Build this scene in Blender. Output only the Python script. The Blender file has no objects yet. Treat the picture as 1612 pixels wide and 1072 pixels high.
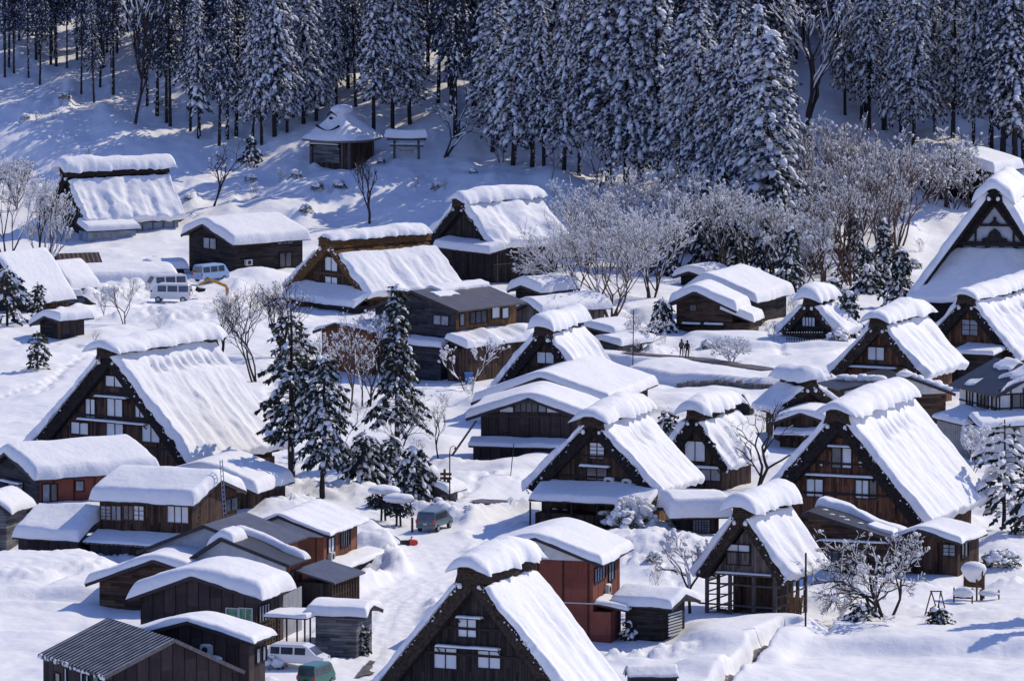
import bpy, math, random
import numpy as np
from mathutils import Vector

S = bpy.context.scene
C = S.collection
R = math.radians
random.seed(7)

# ------------------------------------------------------------------ camera
CAM_H = 88.0
PITCH = 6.5
F = 12600.0                      # focal length in photograph pixels (photo 1612 wide)
cam_d = bpy.data.cameras.new('camera')
cam = bpy.data.objects.new('camera', cam_d)
C.objects.link(cam)
cam.location = (0, 0, CAM_H)
cam.rotation_euler = (R(90 - PITCH), 0, 0)
cam_d.sensor_width = 36
cam_d.lens = 36 * F / 1612
cam_d.clip_start = 5
cam_d.clip_end = 6000
S.camera = cam

# ------------------------------------------------------------------ light
SUN_DIR = Vector((0.80, 0.60, 0)).normalized()
SUN_EL = R(41)
W_ = bpy.data.worlds.new('World')
S.world = W_
W_.use_nodes = True
nt = W_.node_tree
sky = nt.nodes.new('ShaderNodeTexSky')
sky.sky_type = 'NISHITA'
sky.sun_disc = False
sky.sun_elevation = SUN_EL
sky.sun_rotation = math.atan2(SUN_DIR.x, SUN_DIR.y)
sky.air_density = 1.0
sky.dust_density = 0.2
sky.ozone_density = 2.5
sky.altitude = 500
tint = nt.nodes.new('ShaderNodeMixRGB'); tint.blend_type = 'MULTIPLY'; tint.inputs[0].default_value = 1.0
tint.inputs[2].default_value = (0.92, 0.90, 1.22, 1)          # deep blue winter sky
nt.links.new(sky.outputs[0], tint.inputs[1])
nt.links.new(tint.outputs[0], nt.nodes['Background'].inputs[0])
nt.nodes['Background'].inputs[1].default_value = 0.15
sd = bpy.data.lights.new('sun', 'SUN')
sd.energy = 4.0
sd.angle = R(0.5)
sd.color = (1.0, 0.90, 0.70)
sun = bpy.data.objects.new('sun', sd)
C.objects.link(sun)
v = Vector((SUN_DIR.x * math.cos(SUN_EL), SUN_DIR.y * math.cos(SUN_EL), math.sin(SUN_EL)))
sun.rotation_euler = v.to_track_quat('Z', 'Y').to_euler()
sun.location = v * 500
S.view_settings.view_transform = 'Standard'
S.view_settings.look = 'None'
S.view_settings.exposure = -0.17
S.view_settings.gamma = 1

# ------------------------------------------------------------------ noise
def _h(ix, iy, iz, seed):
    n = (ix * 374761393 + iy * 668265263 + iz * 2147483647 + seed * 1274126177) & 0xffffffff
    n = ((n ^ (n >> 13)) * 1274126177) & 0xffffffff
    n = (n ^ (n >> 16)) & 0xffffffff
    return n.astype(np.float64) / 4294967295.0 * 2 - 1

def vnoise(x, y, z=0.0, seed=0):
    x = np.asarray(x, float); y = np.asarray(y, float) + 0 * x; z = np.asarray(z, float) + 0 * x
    xi = np.floor(x); yi = np.floor(y); zi = np.floor(z)
    fx = x - xi; fy = y - yi; fz = z - zi
    fx = fx * fx * (3 - 2 * fx); fy = fy * fy * (3 - 2 * fy); fz = fz * fz * (3 - 2 * fz)
    xi = xi.astype(np.int64) + 10000; yi = yi.astype(np.int64) + 10000; zi = zi.astype(np.int64) + 10000
    out = 0
    for a in (0, 1):
        wa = fx if a else 1 - fx
        for b in (0, 1):
            wb = fy if b else 1 - fy
            for c in (0, 1):
                wc = fz if c else 1 - fz
                out = out + wa * wb * wc * _h(xi + a, yi + b, zi + c, seed)
    return out

def fbm(x, y, z=0.0, seed=0, octv=3):
    s = 0; a = 1.0; f = 1.0
    for k in range(octv):
        s = s + a * vnoise(np.asarray(x) * f, np.asarray(y) * f, np.asarray(z) * f, seed + k)
        a *= 0.5; f *= 2.03
    return s

# ------------------------------------------------------------------ materials
def mat(name):
    m = bpy.data.materials.new(name); m.use_nodes = True
    return m, m.node_tree.nodes, m.node_tree.links, m.node_tree.nodes['Principled BSDF']

def simple(name, col, rough=0.8, metal=0.0, var=0.0, scale=3.0, bump=0.0, spec=0.3):
    m, n, l, p = mat(name)
    p.inputs['Roughness'].default_value = rough
    p.inputs['Metallic'].default_value = metal
    p.inputs['Specular IOR Level'].default_value = spec
    p.inputs['Base Color'].default_value = (*col, 1)
    if var or bump:
        tc = n.new('ShaderNodeTexCoord'); no = n.new('ShaderNodeTexNoise')
        no.inputs['Scale'].default_value = scale; no.inputs['Detail'].default_value = 6
        l.new(tc.outputs['Object'], no.inputs['Vector'])
        if var:
            r = n.new('ShaderNodeValToRGB')
            r.color_ramp.elements[0].position = 0.3; r.color_ramp.elements[1].position = 0.7
            r.color_ramp.elements[0].color = tuple(c * (1 - var) for c in col) + (1,)
            r.color_ramp.elements[1].color = tuple(min(1, c * (1 + var)) for c in col) + (1,)
            l.new(no.outputs[0], r.inputs[0]); l.new(r.outputs[0], p.inputs['Base Color'])
        if bump:
            b = n.new('ShaderNodeBump'); b.inputs['Distance'].default_value = bump
            l.new(no.outputs[0], b.inputs['Height']); l.new(b.outputs[0], p.inputs['Normal'])
    return m

def planks(name, c1, c2, w=0.22, vertical=True, rough=0.85, dirt=0.6):
    m, n, l, p = mat(name)
    p.inputs['Roughness'].default_value = rough
    p.inputs['Specular IOR Level'].default_value = 0.2
    tc = n.new('ShaderNodeTexCoord'); sp = n.new('ShaderNodeSeparateXYZ')
    l.new(tc.outputs['Object'], sp.inputs[0])
    def M(op, a, b=None, v=None):
        q = n.new('ShaderNodeMath'); q.operation = op
        l.new(a, q.inputs[0])
        if b is not None: l.new(b, q.inputs[1])
        if v is not None: q.inputs[1].default_value = v
        return q.outputs[0]
    if vertical:
        t = M('ADD', sp.outputs[0], sp.outputs[1])
    else:
        t = sp.outputs[2]
    t = M('DIVIDE', t, v=w)
    fl = M('FLOOR', t); fr = M('FRACT', t)
    # board lengths break up the run
    if vertical:
        t2 = M('DIVIDE', sp.outputs[2], v=2.4)
    else:
        t2 = M('DIVIDE', M('ADD', sp.outputs[0], sp.outputs[1]), v=1.9)
    t2 = M('FLOOR', M('ADD', t2, M('MULTIPLY', fl, v=0.37)))
    cm = n.new('ShaderNodeCombineXYZ'); l.new(fl, cm.inputs[0]); l.new(t2, cm.inputs[1])
    wn = n.new('ShaderNodeTexWhiteNoise'); l.new(cm.outputs[0], wn.inputs[0])
    mp = n.new('ShaderNodeMapping')
    mp.inputs['Scale'].default_value = (6, 6, 0.7) if vertical else (0.8, 0.8, 9)
    l.new(tc.outputs['Object'], mp.inputs[0])
    no = n.new('ShaderNodeTexNoise'); no.inputs['Scale'].default_value = 1.0; no.inputs['Detail'].default_value = 7
    l.new(mp.outputs[0], no.inputs['Vector'])
    mx = M('ADD', M('MULTIPLY', wn.outputs[0], v=0.55), M('MULTIPLY', no.outputs[0], v=0.75))
    r = n.new('ShaderNodeValToRGB')
    r.color_ramp.elements[0].position = 0.3; r.color_ramp.elements[1].position = 0.95
    r.color_ramp.elements[0].color = (*c1, 1); r.color_ramp.elements[1].color = (*c2, 1)
    l.new(mx, r.inputs[0])
    n2 = n.new('ShaderNodeTexNoise'); n2.inputs['Scale'].default_value = 0.7; n2.inputs['Detail'].default_value = 4
    l.new(tc.outputs['Object'], n2.inputs['Vector'])
    gap = M('GREATER_THAN', fr, v=0.1)
    g2 = M('ADD', M('MULTIPLY', gap, v=0.65), v=0.35)
    dd = M('ADD', M('MULTIPLY', n2.outputs[0], v=dirt * 2), v=1 - dirt)
    g3 = M('MULTIPLY', g2, dd)
    mm = n.new('ShaderNodeMixRGB'); mm.blend_type = 'MULTIPLY'; mm.inputs[0].default_value = 1
    l.new(r.outputs[0], mm.inputs[1]); l.new(g3, mm.inputs[2])
    l.new(mm.outputs[0], p.inputs['Base Color'])
    b = n.new('ShaderNodeBump'); b.inputs['Distance'].default_value = 0.02
    l.new(gap, b.inputs['Height']); l.new(b.outputs[0], p.inputs['Normal'])
    return m

def ribbed(name, c1, c2, w=0.35, axis=1, rough=0.45, metal=0.3):
    """sheet roofing: light raised ribs on dark sheet running down the slope; axis 1 = ribs spaced along y"""
    m, n, l, p = mat(name)
    p.inputs['Roughness'].default_value = rough; p.inputs['Metallic'].default_value = metal
    tc = n.new('ShaderNodeTexCoord'); sp = n.new('ShaderNodeSeparateXYZ')
    l.new(tc.outputs['Object'], sp.inputs[0])
    q = n.new('ShaderNodeMath'); q.operation = 'DIVIDE'; q.inputs[1].default_value = w
    l.new(sp.outputs[axis], q.inputs[0])
    f = n.new('ShaderNodeMath'); f.operation = 'FRACT'; l.new(q.outputs[0], f.inputs[0])
    g = n.new('ShaderNodeMath'); g.operation = 'GREATER_THAN'; g.inputs[1].default_value = 0.72
    l.new(f.outputs[0], g.inputs[0])
    no = n.new('ShaderNodeTexNoise'); no.inputs['Scale'].default_value = 1.2; no.inputs['Detail'].default_value = 5
    l.new(tc.outputs['Object'], no.inputs['Vector'])
    mx = n.new('ShaderNodeMixRGB'); mx.inputs[1].default_value = (*c1, 1); mx.inputs[2].default_value = (*c2, 1)
    l.new(g.outputs[0], mx.inputs[0])
    m2 = n.new('ShaderNodeMixRGB'); m2.blend_type = 'MULTIPLY'; m2.inputs[0].default_value = 0.7
    l.new(mx.outputs[0], m2.inputs[1]); l.new(no.outputs[0], m2.inputs[2])
    l.new(m2.outputs[0], p.inputs['Base Color'])
    b = n.new('ShaderNodeBump'); b.inputs['Distance'].default_value = 0.06
    l.new(g.outputs[0], b.inputs['Height']); l.new(b.outputs[0], p.inputs['Normal'])
    return m

def snow_mat(name, col, bump=0.06, scale=2.2):
    m, n, l, p = mat(name)
    p.inputs['Roughness'].default_value = 0.75
    p.inputs['Specular IOR Level'].default_value = 0.15
    tc = n.new('ShaderNodeTexCoord')
    n1 = n.new('ShaderNodeTexNoise'); n1.inputs['Scale'].default_value = scale; n1.inputs['Detail'].default_value = 8
    l.new(tc.outputs['Object'], n1.inputs['Vector'])
    r = n.new('ShaderNodeValToRGB')
    r.color_ramp.elements[0].position = 0.25; r.color_ramp.elements[1].position = 0.6
    r.color_ramp.elements[0].color = (col[0] * .93, col[1] * .94, col[2] * .96, 1)
    r.color_ramp.elements[1].color = (*col, 1)
    l.new(n1.outputs[0], r.inputs[0]); l.new(r.outputs[0], p.inputs['Base Color'])
    b = n.new('ShaderNodeBump'); b.inputs['Distance'].default_value = bump
    l.new(n1.outputs[0], b.inputs['Height']); l.new(b.outputs[0], p.inputs['Normal'])
    return m

def thatch_mat(name, c1, c2, snow=0.0):
    m, n, l, p = mat(name)
    p.inputs['Roughness'].default_value = 0.95; p.inputs['Specular IOR Level'].default_value = 0.1
    tc = n.new('ShaderNodeTexCoord')
    no = n.new('ShaderNodeTexNoise'); no.inputs['Scale'].default_value = 4.5; no.inputs['Detail'].default_value = 9
    no.inputs['Roughness'].default_value = 0.75
    l.new(tc.outputs['Object'], no.inputs['Vector'])
    r = n.new('ShaderNodeValToRGB')
    r.color_ramp.elements[0].position = 0.35; r.color_ramp.elements[1].position = 0.7
    r.color_ramp.elements[0].color = (*c1, 1); r.color_ramp.elements[1].color = (*c2, 1)
    l.new(no.outputs[0], r.inputs[0]); l.new(r.outputs[0], p.inputs['Base Color'])
    b = n.new('ShaderNodeBump'); b.inputs['Distance'].default_value = 0.25
    l.new(no.outputs[0], b.inputs['Height']); l.new(b.outputs[0], p.inputs['Normal'])
    return m

M = {}
M['snow'] = snow_mat('snow', (0.83, 0.83, 0.85))
M['ground_snow'] = snow_mat('ground_snow', (0.83, 0.83, 0.85), bump=0.12, scale=0.9)
M['tree_snow'] = snow_mat('tree_snow', (0.82, 0.82, 0.84), bump=0.05)
M['thatch'] = thatch_mat('thatch', (0.011, 0.010, 0.014), (0.055, 0.046, 0.045))
M['thatch_grey'] = thatch_mat('thatch_grey', (0.02, 0.016, 0.015), (0.12, 0.09, 0.075))
M['thatch_brown'] = thatch_mat('thatch_brown', (0.05, 0.028, 0.015), (0.26, 0.15, 0.07))
M['wood_dark'] = planks('wood_dark', (0.010, 0.009, 0.011), (0.055, 0.043, 0.040))
M['wood_brown'] = planks('wood_brown', (0.014, 0.010, 0.009), (0.105, 0.064, 0.047))
M['wood_grey'] = planks('wood_grey', (0.045, 0.038, 0.038), (0.20, 0.165, 0.15))
M['wood_red'] = planks('wood_red', (0.030, 0.014, 0.010), (0.19, 0.090, 0.052))
M['boards_dark'] = planks('boards_dark', (0.010, 0.009, 0.012), (0.05, 0.042, 0.042), vertical=False)
M['boards_brown'] = planks('boards_brown', (0.018, 0.011, 0.010), (0.12, 0.075, 0.055), vertical=False)
M['boards_blue'] = planks('boards_blue', (0.014, 0.015, 0.022), (0.06, 0.058, 0.07), vertical=False)
M['boards_grey'] = planks('boards_grey', (0.05, 0.05, 0.055), (0.22, 0.22, 0.23), vertical=False)
M['ochre'] = planks('ochre', (0.06, 0.033, 0.018), (0.21, 0.11, 0.05), w=0.5)
M['panel_dark'] = planks('panel_dark', (0.022, 0.017, 0.020), (0.070, 0.052, 0.054), w=0.9, dirt=0.5)
M['beam'] = simple('beam', (0.022, 0.018, 0.019), 0.8, var=0.5, scale=5)
M['beam_grey'] = simple('beam_grey', (0.10, 0.085, 0.08), 0.85, var=0.5, scale=6)
M['beam_brown'] = simple('beam_brown', (0.09, 0.05, 0.03), 0.85, var=0.5, scale=6)
M['brick_red'] = planks('brick_red', (0.135, 0.040, 0.030), (0.22, 0.070, 0.050), w=1.9, rough=0.75, dirt=0.45)
M['rust_wall'] = planks('rust_wall', (0.12, 0.048, 0.03), (0.22, 0.085, 0.05), w=1.4, rough=0.8, dirt=0.5)
M['plaster'] = simple('plaster', (0.55, 0.55, 0.56), 0.8, var=0.12, scale=1.5)
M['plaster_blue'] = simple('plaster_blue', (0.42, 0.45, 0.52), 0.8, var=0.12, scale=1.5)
M['shoji'] = simple('shoji', (0.66, 0.68, 0.72), 0.75, var=0.08, scale=1.2)
M['glass'] = simple('glass', (0.05, 0.06, 0.085), 0.12, var=0.6, scale=1.0, spec=0.7)
M['glass_pale'] = simple('glass_pale', (0.20, 0.235, 0.30), 0.2, var=0.35, scale=1.4, spec=0.6)
M['curtain_green'] = simple('curtain_green', (0.12, 0.26, 0.16), 0.6, var=0.4, scale=4)
M['frame_white'] = simple('frame_white', (0.5, 0.5, 0.5), 0.5)
M['metal_dark'] = simple('metal_dark', (0.012, 0.012, 0.020), 0.5, var=.3, scale=2)
M['metal_rib'] = simple('metal_rib', (0.42, 0.41, 0.40), 0.5, var=.35, scale=1.2)
M['metal_slate'] = ribbed('metal_slate', (0.07, 0.07, 0.095), (0.26, 0.26, 0.30), w=0.42)
M['metal_fine'] = ribbed('metal_fine', (0.03, 0.028, 0.035), (0.11, 0.105, 0.12), w=0.3)
M['metal_brown'] = ribbed('metal_brown', (0.13, 0.11, 0.11), (0.20, 0.17, 0.17), w=0.4)
M['metal_rust'] = ribbed('metal_rust', (0.07, 0.04, 0.035), (0.26, 0.19, 0.16), w=0.5)
M['fence_metal'] = ribbed('fence_metal', (0.34, 0.35, 0.38), (0.50, 0.51, 0.53), w=0.35, axis=1, rough=0.5)
M['roof_edge'] = simple('roof_edge', (0.03, 0.027, 0.035), 0.6, var=0.3, scale=4)
M['roof_edge_grey'] = simple('roof_edge_grey', (0.16, 0.14, 0.145), 0.6, var=0.3, scale=4)
M['asphalt'] = simple('asphalt', (0.11, 0.095, 0.095), 0.6, var=0.5, scale=1.3)
M['bark'] = simple('bark', (0.040, 0.030, 0.030), 0.9, var=0.6, scale=5, bump=0.05)
M['bark_cedar'] = simple('bark_cedar', (0.030, 0.024, 0.027), 0.9, var=0.6, scale=3, bump=0.05)
M['bark_warm'] = simple('bark_warm', (0.10, 0.062, 0.05), 0.9, var=0.5, scale=5)
M['needle_blue_shade'] = simple('needle_blue_shade', (0.045, 0.058, 0.092), 0.8, var=0.5, scale=0.8)  # navy of forest shade and distant haze put into the needle colour
M['needle'] = simple('needle', (0.024, 0.036, 0.036), 0.8, var=0.6, scale=0.8)
M['needle_warm'] = simple('needle_warm', (0.045, 0.052, 0.036), 0.8, var=0.6, scale=0.9)
M['white_paint'] = simple('white_paint', (0.74, 0.74, 0.76), 0.25, spec=0.6)
M['blue_paint'] = simple('blue_paint', (0.30, 0.45, 0.68), 0.3, spec=0.6)
M['teal_paint'] = simple('teal_paint', (0.07, 0.115, 0.135), 0.25, spec=0.7)
M['green_paint'] = simple('green_paint', (0.03, 0.14, 0.12), 0.3, spec=0.6)
M['orange_paint'] = simple('orange_paint', (0.55, 0.26, 0.04), 0.4, var=0.2)
M['red_paint'] = simple('red_paint', (0.55, 0.05, 0.03), 0.4)
M['blue_plastic'] = simple('blue_plastic', (0.05, 0.16, 0.42), 0.5)
M['rubber'] = simple('rubber', (0.02, 0.02, 0.022), 0.7)
M['hub'] = simple('hub', (0.4, 0.4, 0.42), 0.35, metal=0.8)
M['skin'] = simple('skin', (0.45, 0.27, 0.2), 0.6)
M['cloth_black'] = simple('cloth_black', (0.022, 0.02, 0.026), 0.9)
M['cloth_brown'] = simple('cloth_brown', (0.14, 0.10, 0.08), 0.9)
M['stone'] = simple('stone', (0.16, 0.15, 0.15), 0.9, var=0.5, scale=2, bump=0.1)
M['straw'] = simple('straw', (0.33, 0.25, 0.13), 0.9, var=0.4, scale=4)

# ------------------------------------------------------------------ mesh builder
class MB:
    def __init__(s): s.v = []; s.f = []
    def add(s, vs, fs):
        o = len(s.v)
        s.v.extend([tuple(map(float, q)) for q in vs]); s.f.extend([tuple(int(i) + o for i in f) for f in fs])
    def box(s, x0, y0, z0, x1, y1, z1):
        s.add([(x0, y0, z0), (x1, y0, z0), (x1, y1, z0), (x0, y1, z0), (x0, y0, z1), (x1, y0, z1), (x1, y1, z1), (x0, y1, z1)],
              [(0, 3, 2, 1), (4, 5, 6, 7), (0, 1, 5, 4), (1, 2, 6, 5), (2, 3, 7, 6), (3, 0, 4, 7)])
    def prism(s, poly, y0, y1):
        """polygon in xz (counter-clockwise seen from -y) pushed from y0 to y1"""
        n = len(poly)
        s.add([(x, y0, z) for x, z in poly] + [(x, y1, z) for x, z in poly],
              [tuple(range(n)), tuple(range(2 * n - 1, n - 1, -1))] + [(i, i + n, (i + 1) % n + n, (i + 1) % n) for i in range(n)])
    def bar(s, a, b, w, h=None):
        a = Vector(a); b = Vector(b); d = (b - a)
        if d.length < 1e-6: return
        d.normalize(); h = h or w
        side = d.cross(Vector((0, 0, 1)))
        if side.length < 1e-3: side = Vector((1, 0, 0))
        side.normalize(); up = side.cross(d)
        vs = []
        for p in (a, b):
            for i, j in ((-1, -1), (1, -1), (1, 1), (-1, 1)):
                vs.append(p + side * (i * w / 2) + up * (j * h / 2))
        s.add(vs, [(0, 3, 2, 1), (4, 5, 6, 7), (0, 1, 5, 4), (1, 2, 6, 5), (2, 3, 7, 6), (3, 0, 4, 7)])
    def tube(s, pts, rad, n=6, cap=True):
        pts = [Vector(p) for p in pts]
        vs = []; fs = []
        for i, p in enumerate(pts):
            d = (pts[min(i + 1, len(pts) - 1)] - pts[max(i - 1, 0)])
            if d.length < 1e-9: d = Vector((0, 0, 1))
            d.normalize()
            a = d.cross(Vector((0.31, 0.17, 0.93)))
            if a.length < 1e-3: a = d.cross(Vector((1, 0, 0)))
            a.normalize(); b = d.cross(a)
            r = rad[i] if hasattr(rad, '__len__') else rad
            for k in range(n):
                t = 2 * math.pi * k / n
                vs.append(p + a * (r * math.cos(t)) + b * (r * math.sin(t)))
        for i in range(len(pts) - 1):
            for k in range(n):
                fs.append((i * n + k, i * n + (k + 1) % n, (i + 1) * n + (k + 1) % n, (i + 1) * n + k))
        if cap:
            fs.append(tuple(range(n - 1, -1, -1))); o = (len(pts) - 1) * n
            fs.append(tuple(range(o, o + n)))
        s.add(vs, fs)
    def blob(s, c, r, n=7, rings=4, jit=0.15, rnd=random):
        """rounded lump, r=(rx,ry,rz)"""
        c = Vector(c); vs = [(c.x, c.y, c.z + r[2])]; fs = []
        for i in range(1, rings):
            ph = math.pi * i / rings
            for k in range(n):
                t = 2 * math.pi * (k + .5 * i) / n
                j = 1 + rnd.uniform(-jit, jit)
                vs.append((c.x + r[0] * j * math.sin(ph) * math.cos(t), c.y + r[1] * j * math.sin(ph) * math.sin(t), c.z + r[2] * j * math.cos(ph)))
        vs.append((c.x, c.y, c.z - r[2] * .8)); last = len(vs) - 1
        for k in range(n):
            fs.append((0, 1 + k, 1 + (k + 1) % n))
            o = 1 + (rings - 2) * n
            fs.append((last, o + (k + 1) % n, o + k))
        for i in range(rings - 2):
            for k in range(n):
                a = 1 + i * n + k; b = 1 + i * n + (k + 1) % n
                fs.append((a, a + n, b + n, b))
        s.add(vs, fs)
    def grid(s, P, flip=False):
        """P: (n,m,3) array of points"""
        n, m = P.shape[:2]; o = len(s.v)
        s.v.extend(map(tuple, P.reshape(-1, 3).tolist()))
        for i in range(n - 1):
            for j in range(m - 1):
                a = o + i * m + j
                q = (a, a + 1, a + m + 1, a + m)
                s.f.append(q[::-1] if flip else q)
    def build(s, name, m, parent=None, smooth=False, loc=None):
        me = bpy.data.meshes.new(name)
        me.from_pydata(s.v, [], s.f); me.update()
        if isinstance(m, str): m = M[m]
        me.materials.append(m)
        if smooth: me.polygons.foreach_set('use_smooth', [True] * len(me.polygons))
        o = bpy.data.objects.new(name, me); C.objects.link(o)
        if parent: o.parent = parent
        if loc is not None: o.location = loc
        return o

def empty(name, loc, rz, label, cat, group=None):
    o = bpy.data.objects.new(name, None); C.objects.link(o)
    o.location = loc; o.rotation_euler = (0, 0, rz); o.empty_display_size = 0.3
    o['label'] = label; o['category'] = cat
    if group: o['group'] = group
    return o

def tag(o, label, cat, group=None):
    o['label'] = label; o['category'] = cat
    if group: o['group'] = group
    return o

def copy_tree(o, parent=None, label=None):
    c = o.copy(); C.objects.link(c)
    if parent: c.parent = parent
    if label: c['label'] = label
    for ch in list(o.children): copy_tree(ch, c)
    return c

# ------------------------------------------------------------------ picture <-> ground (used only to find where things stand)
cp, sp_ = math.cos(R(PITCH)), math.sin(R(PITCH))
def ray(px, py):
    dx = (px - 806) / F; dy = (536 - py) / F
    d = Vector((dx, cp + dy * sp_, -sp_ + dy * cp))
    return d
def scale_at(p):
    """photo pixels per metre at a world point"""
    return F / (p.y * cp + (CAM_H - p.z) * sp_)

def smoothstep(e0, e1, x):
    t = np.clip((x - e0) / (e1 - e0), 0, 1)
    return t * t * (3 - 2 * t)

def terrain_low(x, y):
    x = np.asarray(x, float); y = np.asarray(y, float)
    d = y - 862 + 4 * vnoise(x / 30, 0 * x, 0, 5)
    k = 8.0
    ramp = k * np.log1p(np.exp(np.clip(d / k, -40, 40)))
    z = 0.235 * ramp + 0.10 * k * np.log1p(np.exp(np.clip((d - 45) / k, -40, 40)))
    hill = smoothstep(855, 900, y)
    z = z + hill * (1.3 * vnoise(x / 17, y / 26, 0, 9) + 0.5 * vnoise(x / 6, y / 9, 0, 12))
    return z

def at(px, py, z=None):
    d = ray(px, py)
    if z is not None:
        t = (CAM_H - z) / -d.z
        return Vector((d.x * t, d.y * t, z))
    t = np.linspace(480, 1300, 4101)
    X = d.x * t; Y = d.y * t; Z = CAM_H + d.z * t
    g = terrain_low(X, Y)
    i = int(np.argmax(Z <= g))
    return Vector((X[i], Y[i], float(g[i])))
# ------------------------------------------------------------------ snow lying on things
def _coords(L, r, res, e0=True, e1=True):
    c = []; f = []
    r = min(r, L * 0.45)
    ph = [0, 14, 28, 44, 62, 80]
    if e0:
        for a in ph: c.append(r * (1 - math.cos(R(a)))); f.append(math.sin(R(a)))
    st = r if e0 else 0.0; en = L - (r if e1 else 0.0)
    n = max(1, int((en - st) / res))
    for i in range(n + 1): c.append(st + (en - st) * i / n); f.append(1.0)
    if e1:
        for a in reversed(ph): c.append(L - r * (1 - math.cos(R(a)))); f.append(math.sin(R(a)))
    return np.array(c), np.array(f)

def snow_sheet(mb, P, La, Lb, T, N, r=0.3, res=0.35, amp=0.12, wob=0.10, streak=0.0, dents=None, edges=(1, 1, 1, 1), seed=0, freq=0.5, taper=None, scallop=0, cracks=0, ragged=0):
    """P(a,b): arrays of metres along both ways -> (x,y,z); N: which way it piles up"""
    ca, fa = _coords(La, r, res, edges[0], edges[1])
    cb, fb = _coords(Lb, r, res, edges[2], edges[3])
    A, B = np.meshgrid(ca, cb, indexing='ij')
    f = np.outer(fa, fb)
    A2 = A + wob * fbm(B * 0.9, A * 0.3, 1.7, seed + 3, 3)
    B2 = B + wob * fbm(A * 0.9, B * 0.3, 5.1, seed + 5, 3)
    if scallop:
        ed = np.exp(-B / .35)
        B2 = B2 + scallop * ed * (fbm(A * 2.3, 0 * A, 2.2, seed + 8, 3) - .2)
    if ragged:       # sagging, broken side lips
        ed = np.exp(-A / .3) - np.exp(-(La - A) / .3)
        A2 = A2 - ragged * ed * np.maximum(0, fbm(B * 1.6, 0 * B, 4.4, seed + 18, 3) + .1)
    x, y, z = P(A2, B2)
    h = T + amp * fbm(A * freq, B * freq, 0.3, seed, 3)
    if taper is not None: h = h * taper(A / La, B / Lb)
    if streak: h = h + streak * (fbm(A * 0.12, B * 1.5, 0.9, seed + 11, 3) * smoothstep(0.05, 0.4, A / La))
    if cracks:
        rc = random.Random(seed + 55)
        for i in range(cracks):
            bc = Lb * rc.uniform(.12, .9); ac = La * rc.uniform(.25, .75); ln = La * rc.uniform(.12, .3); sl_ = rc.uniform(-.12, .12)
            bb = B - bc - sl_ * (A - ac) - .12 * np.sin(A * 1.7 + i)
            h = h - rc.uniform(.14, .34) * T * np.exp(-(bb / .13) ** 2) * np.exp(-((A - ac) / ln) ** 4) + .05 * np.exp(-((bb - .25) / .2) ** 2) * np.exp(-((A - ac) / ln) ** 4)
    if dents:
        a0, cnt, b0, b1, dep = dents
        rr = random.Random(seed + 99)
        for i in range(cnt):
            bb = b0 + (b1 - b0) * (i + .5) / cnt + rr.uniform(-.1, .1); aa = a0 + rr.uniform(-.25, .25)
            la = rr.uniform(.45, .8); lb = rr.uniform(.2, .28)
            g = np.exp(-((A - aa) / la) ** 2 - ((B - bb) / lb) ** 2)
            h = h - dep * 1.35 * g
            h = h + dep * .3 * np.exp(-((A - aa - la * 1.3) / (la * .8)) ** 2 - ((B - bb) / lb) ** 2)
    h = np.maximum(h, 0.06) * f
    top = np.stack([x + N[0] * h, y + N[1] * h, z + N[2] * h], -1)
    mb.grid(top)
    bot = np.stack([x - N[0] * .02, y - N[1] * .02, z - N[2] * .02], -1)
    mb.grid(bot[::max(1, 1)], flip=True)

def window(parent, face, p, u0, u1, z0, z1, kind='shoji', frame='beam', mull=1, bars=0, d=0.11):
    """face F: plane y=p facing -y, u=x.  R: plane x=p facing +x, u=y.  L: plane x=p facing -x, u=y"""
    fr = MB(); pn = MB(); t = 0.07
    def bx(m, ua, ub, za, zb, d0, d1):
        if face == 'F': m.box(ua, p - d1, za, ub, p - d0, zb)
        elif face == 'R': m.box(p + d0, ua, za, p + d1, ub, zb)
        else: m.box(p - d1, ua, za, p - d0, ub, zb)
    bx(fr, u0 - t, u1 + t, z0 - t, z0, 0.0, d); bx(fr, u0 - t, u1 + t, z1, z1 + t, 0.0, d)
    bx(fr, u0 - t, u0, z0, z1, 0.0, d); bx(fr, u1, u1 + t, z0, z1, 0.0, d)
    for i in range(1, mull + 1):
        c = u0 + (u1 - u0) * i / (mull + 1)
        bx(fr, c - .03, c + .03, z0, z1, 0.0, d * .8)
    for i in range(1, bars + 1):
        c = z0 + (z1 - z0) * i / (bars + 1)
        bx(fr, u0, u1, c - .02, c + .02, 0.0, d * .7)
    f = fr.build('window', frame, parent)
    bx(pn, u0, u1, z0, z1, 0.004, d * .25)
    pn.build('pane', kind, f)
    return f

def ledge(parent, x0, x1, z, y0, depth=0.55, snow=0.16, seed=0, m='beam'):
    b = MB(); b.box(x0, y0 - depth, z - 0.08, x1, y0, z)
    b.bar((x0 + .1, y0 - depth * .8, z - .08), (x0 + .1, y0, z - .4), .07); b.bar((x1 - .1, y0 - depth * .8, z - .08), (x1 - .1, y0, z - .4), .07)
    o = b.build('ledge', m, parent)
    if snow:
        s = MB()
        snow_sheet(s, lambda a, bb: (x0 + a, y0 - depth - .03 + bb, z + 0.003 + 0 * a), x1 - x0, depth, snow, (0, 0, 1), r=.12, res=.3, amp=.04, wob=.05, seed=seed)
        s.build('ledge_snow', 'snow', o, True)
    return o

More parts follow.
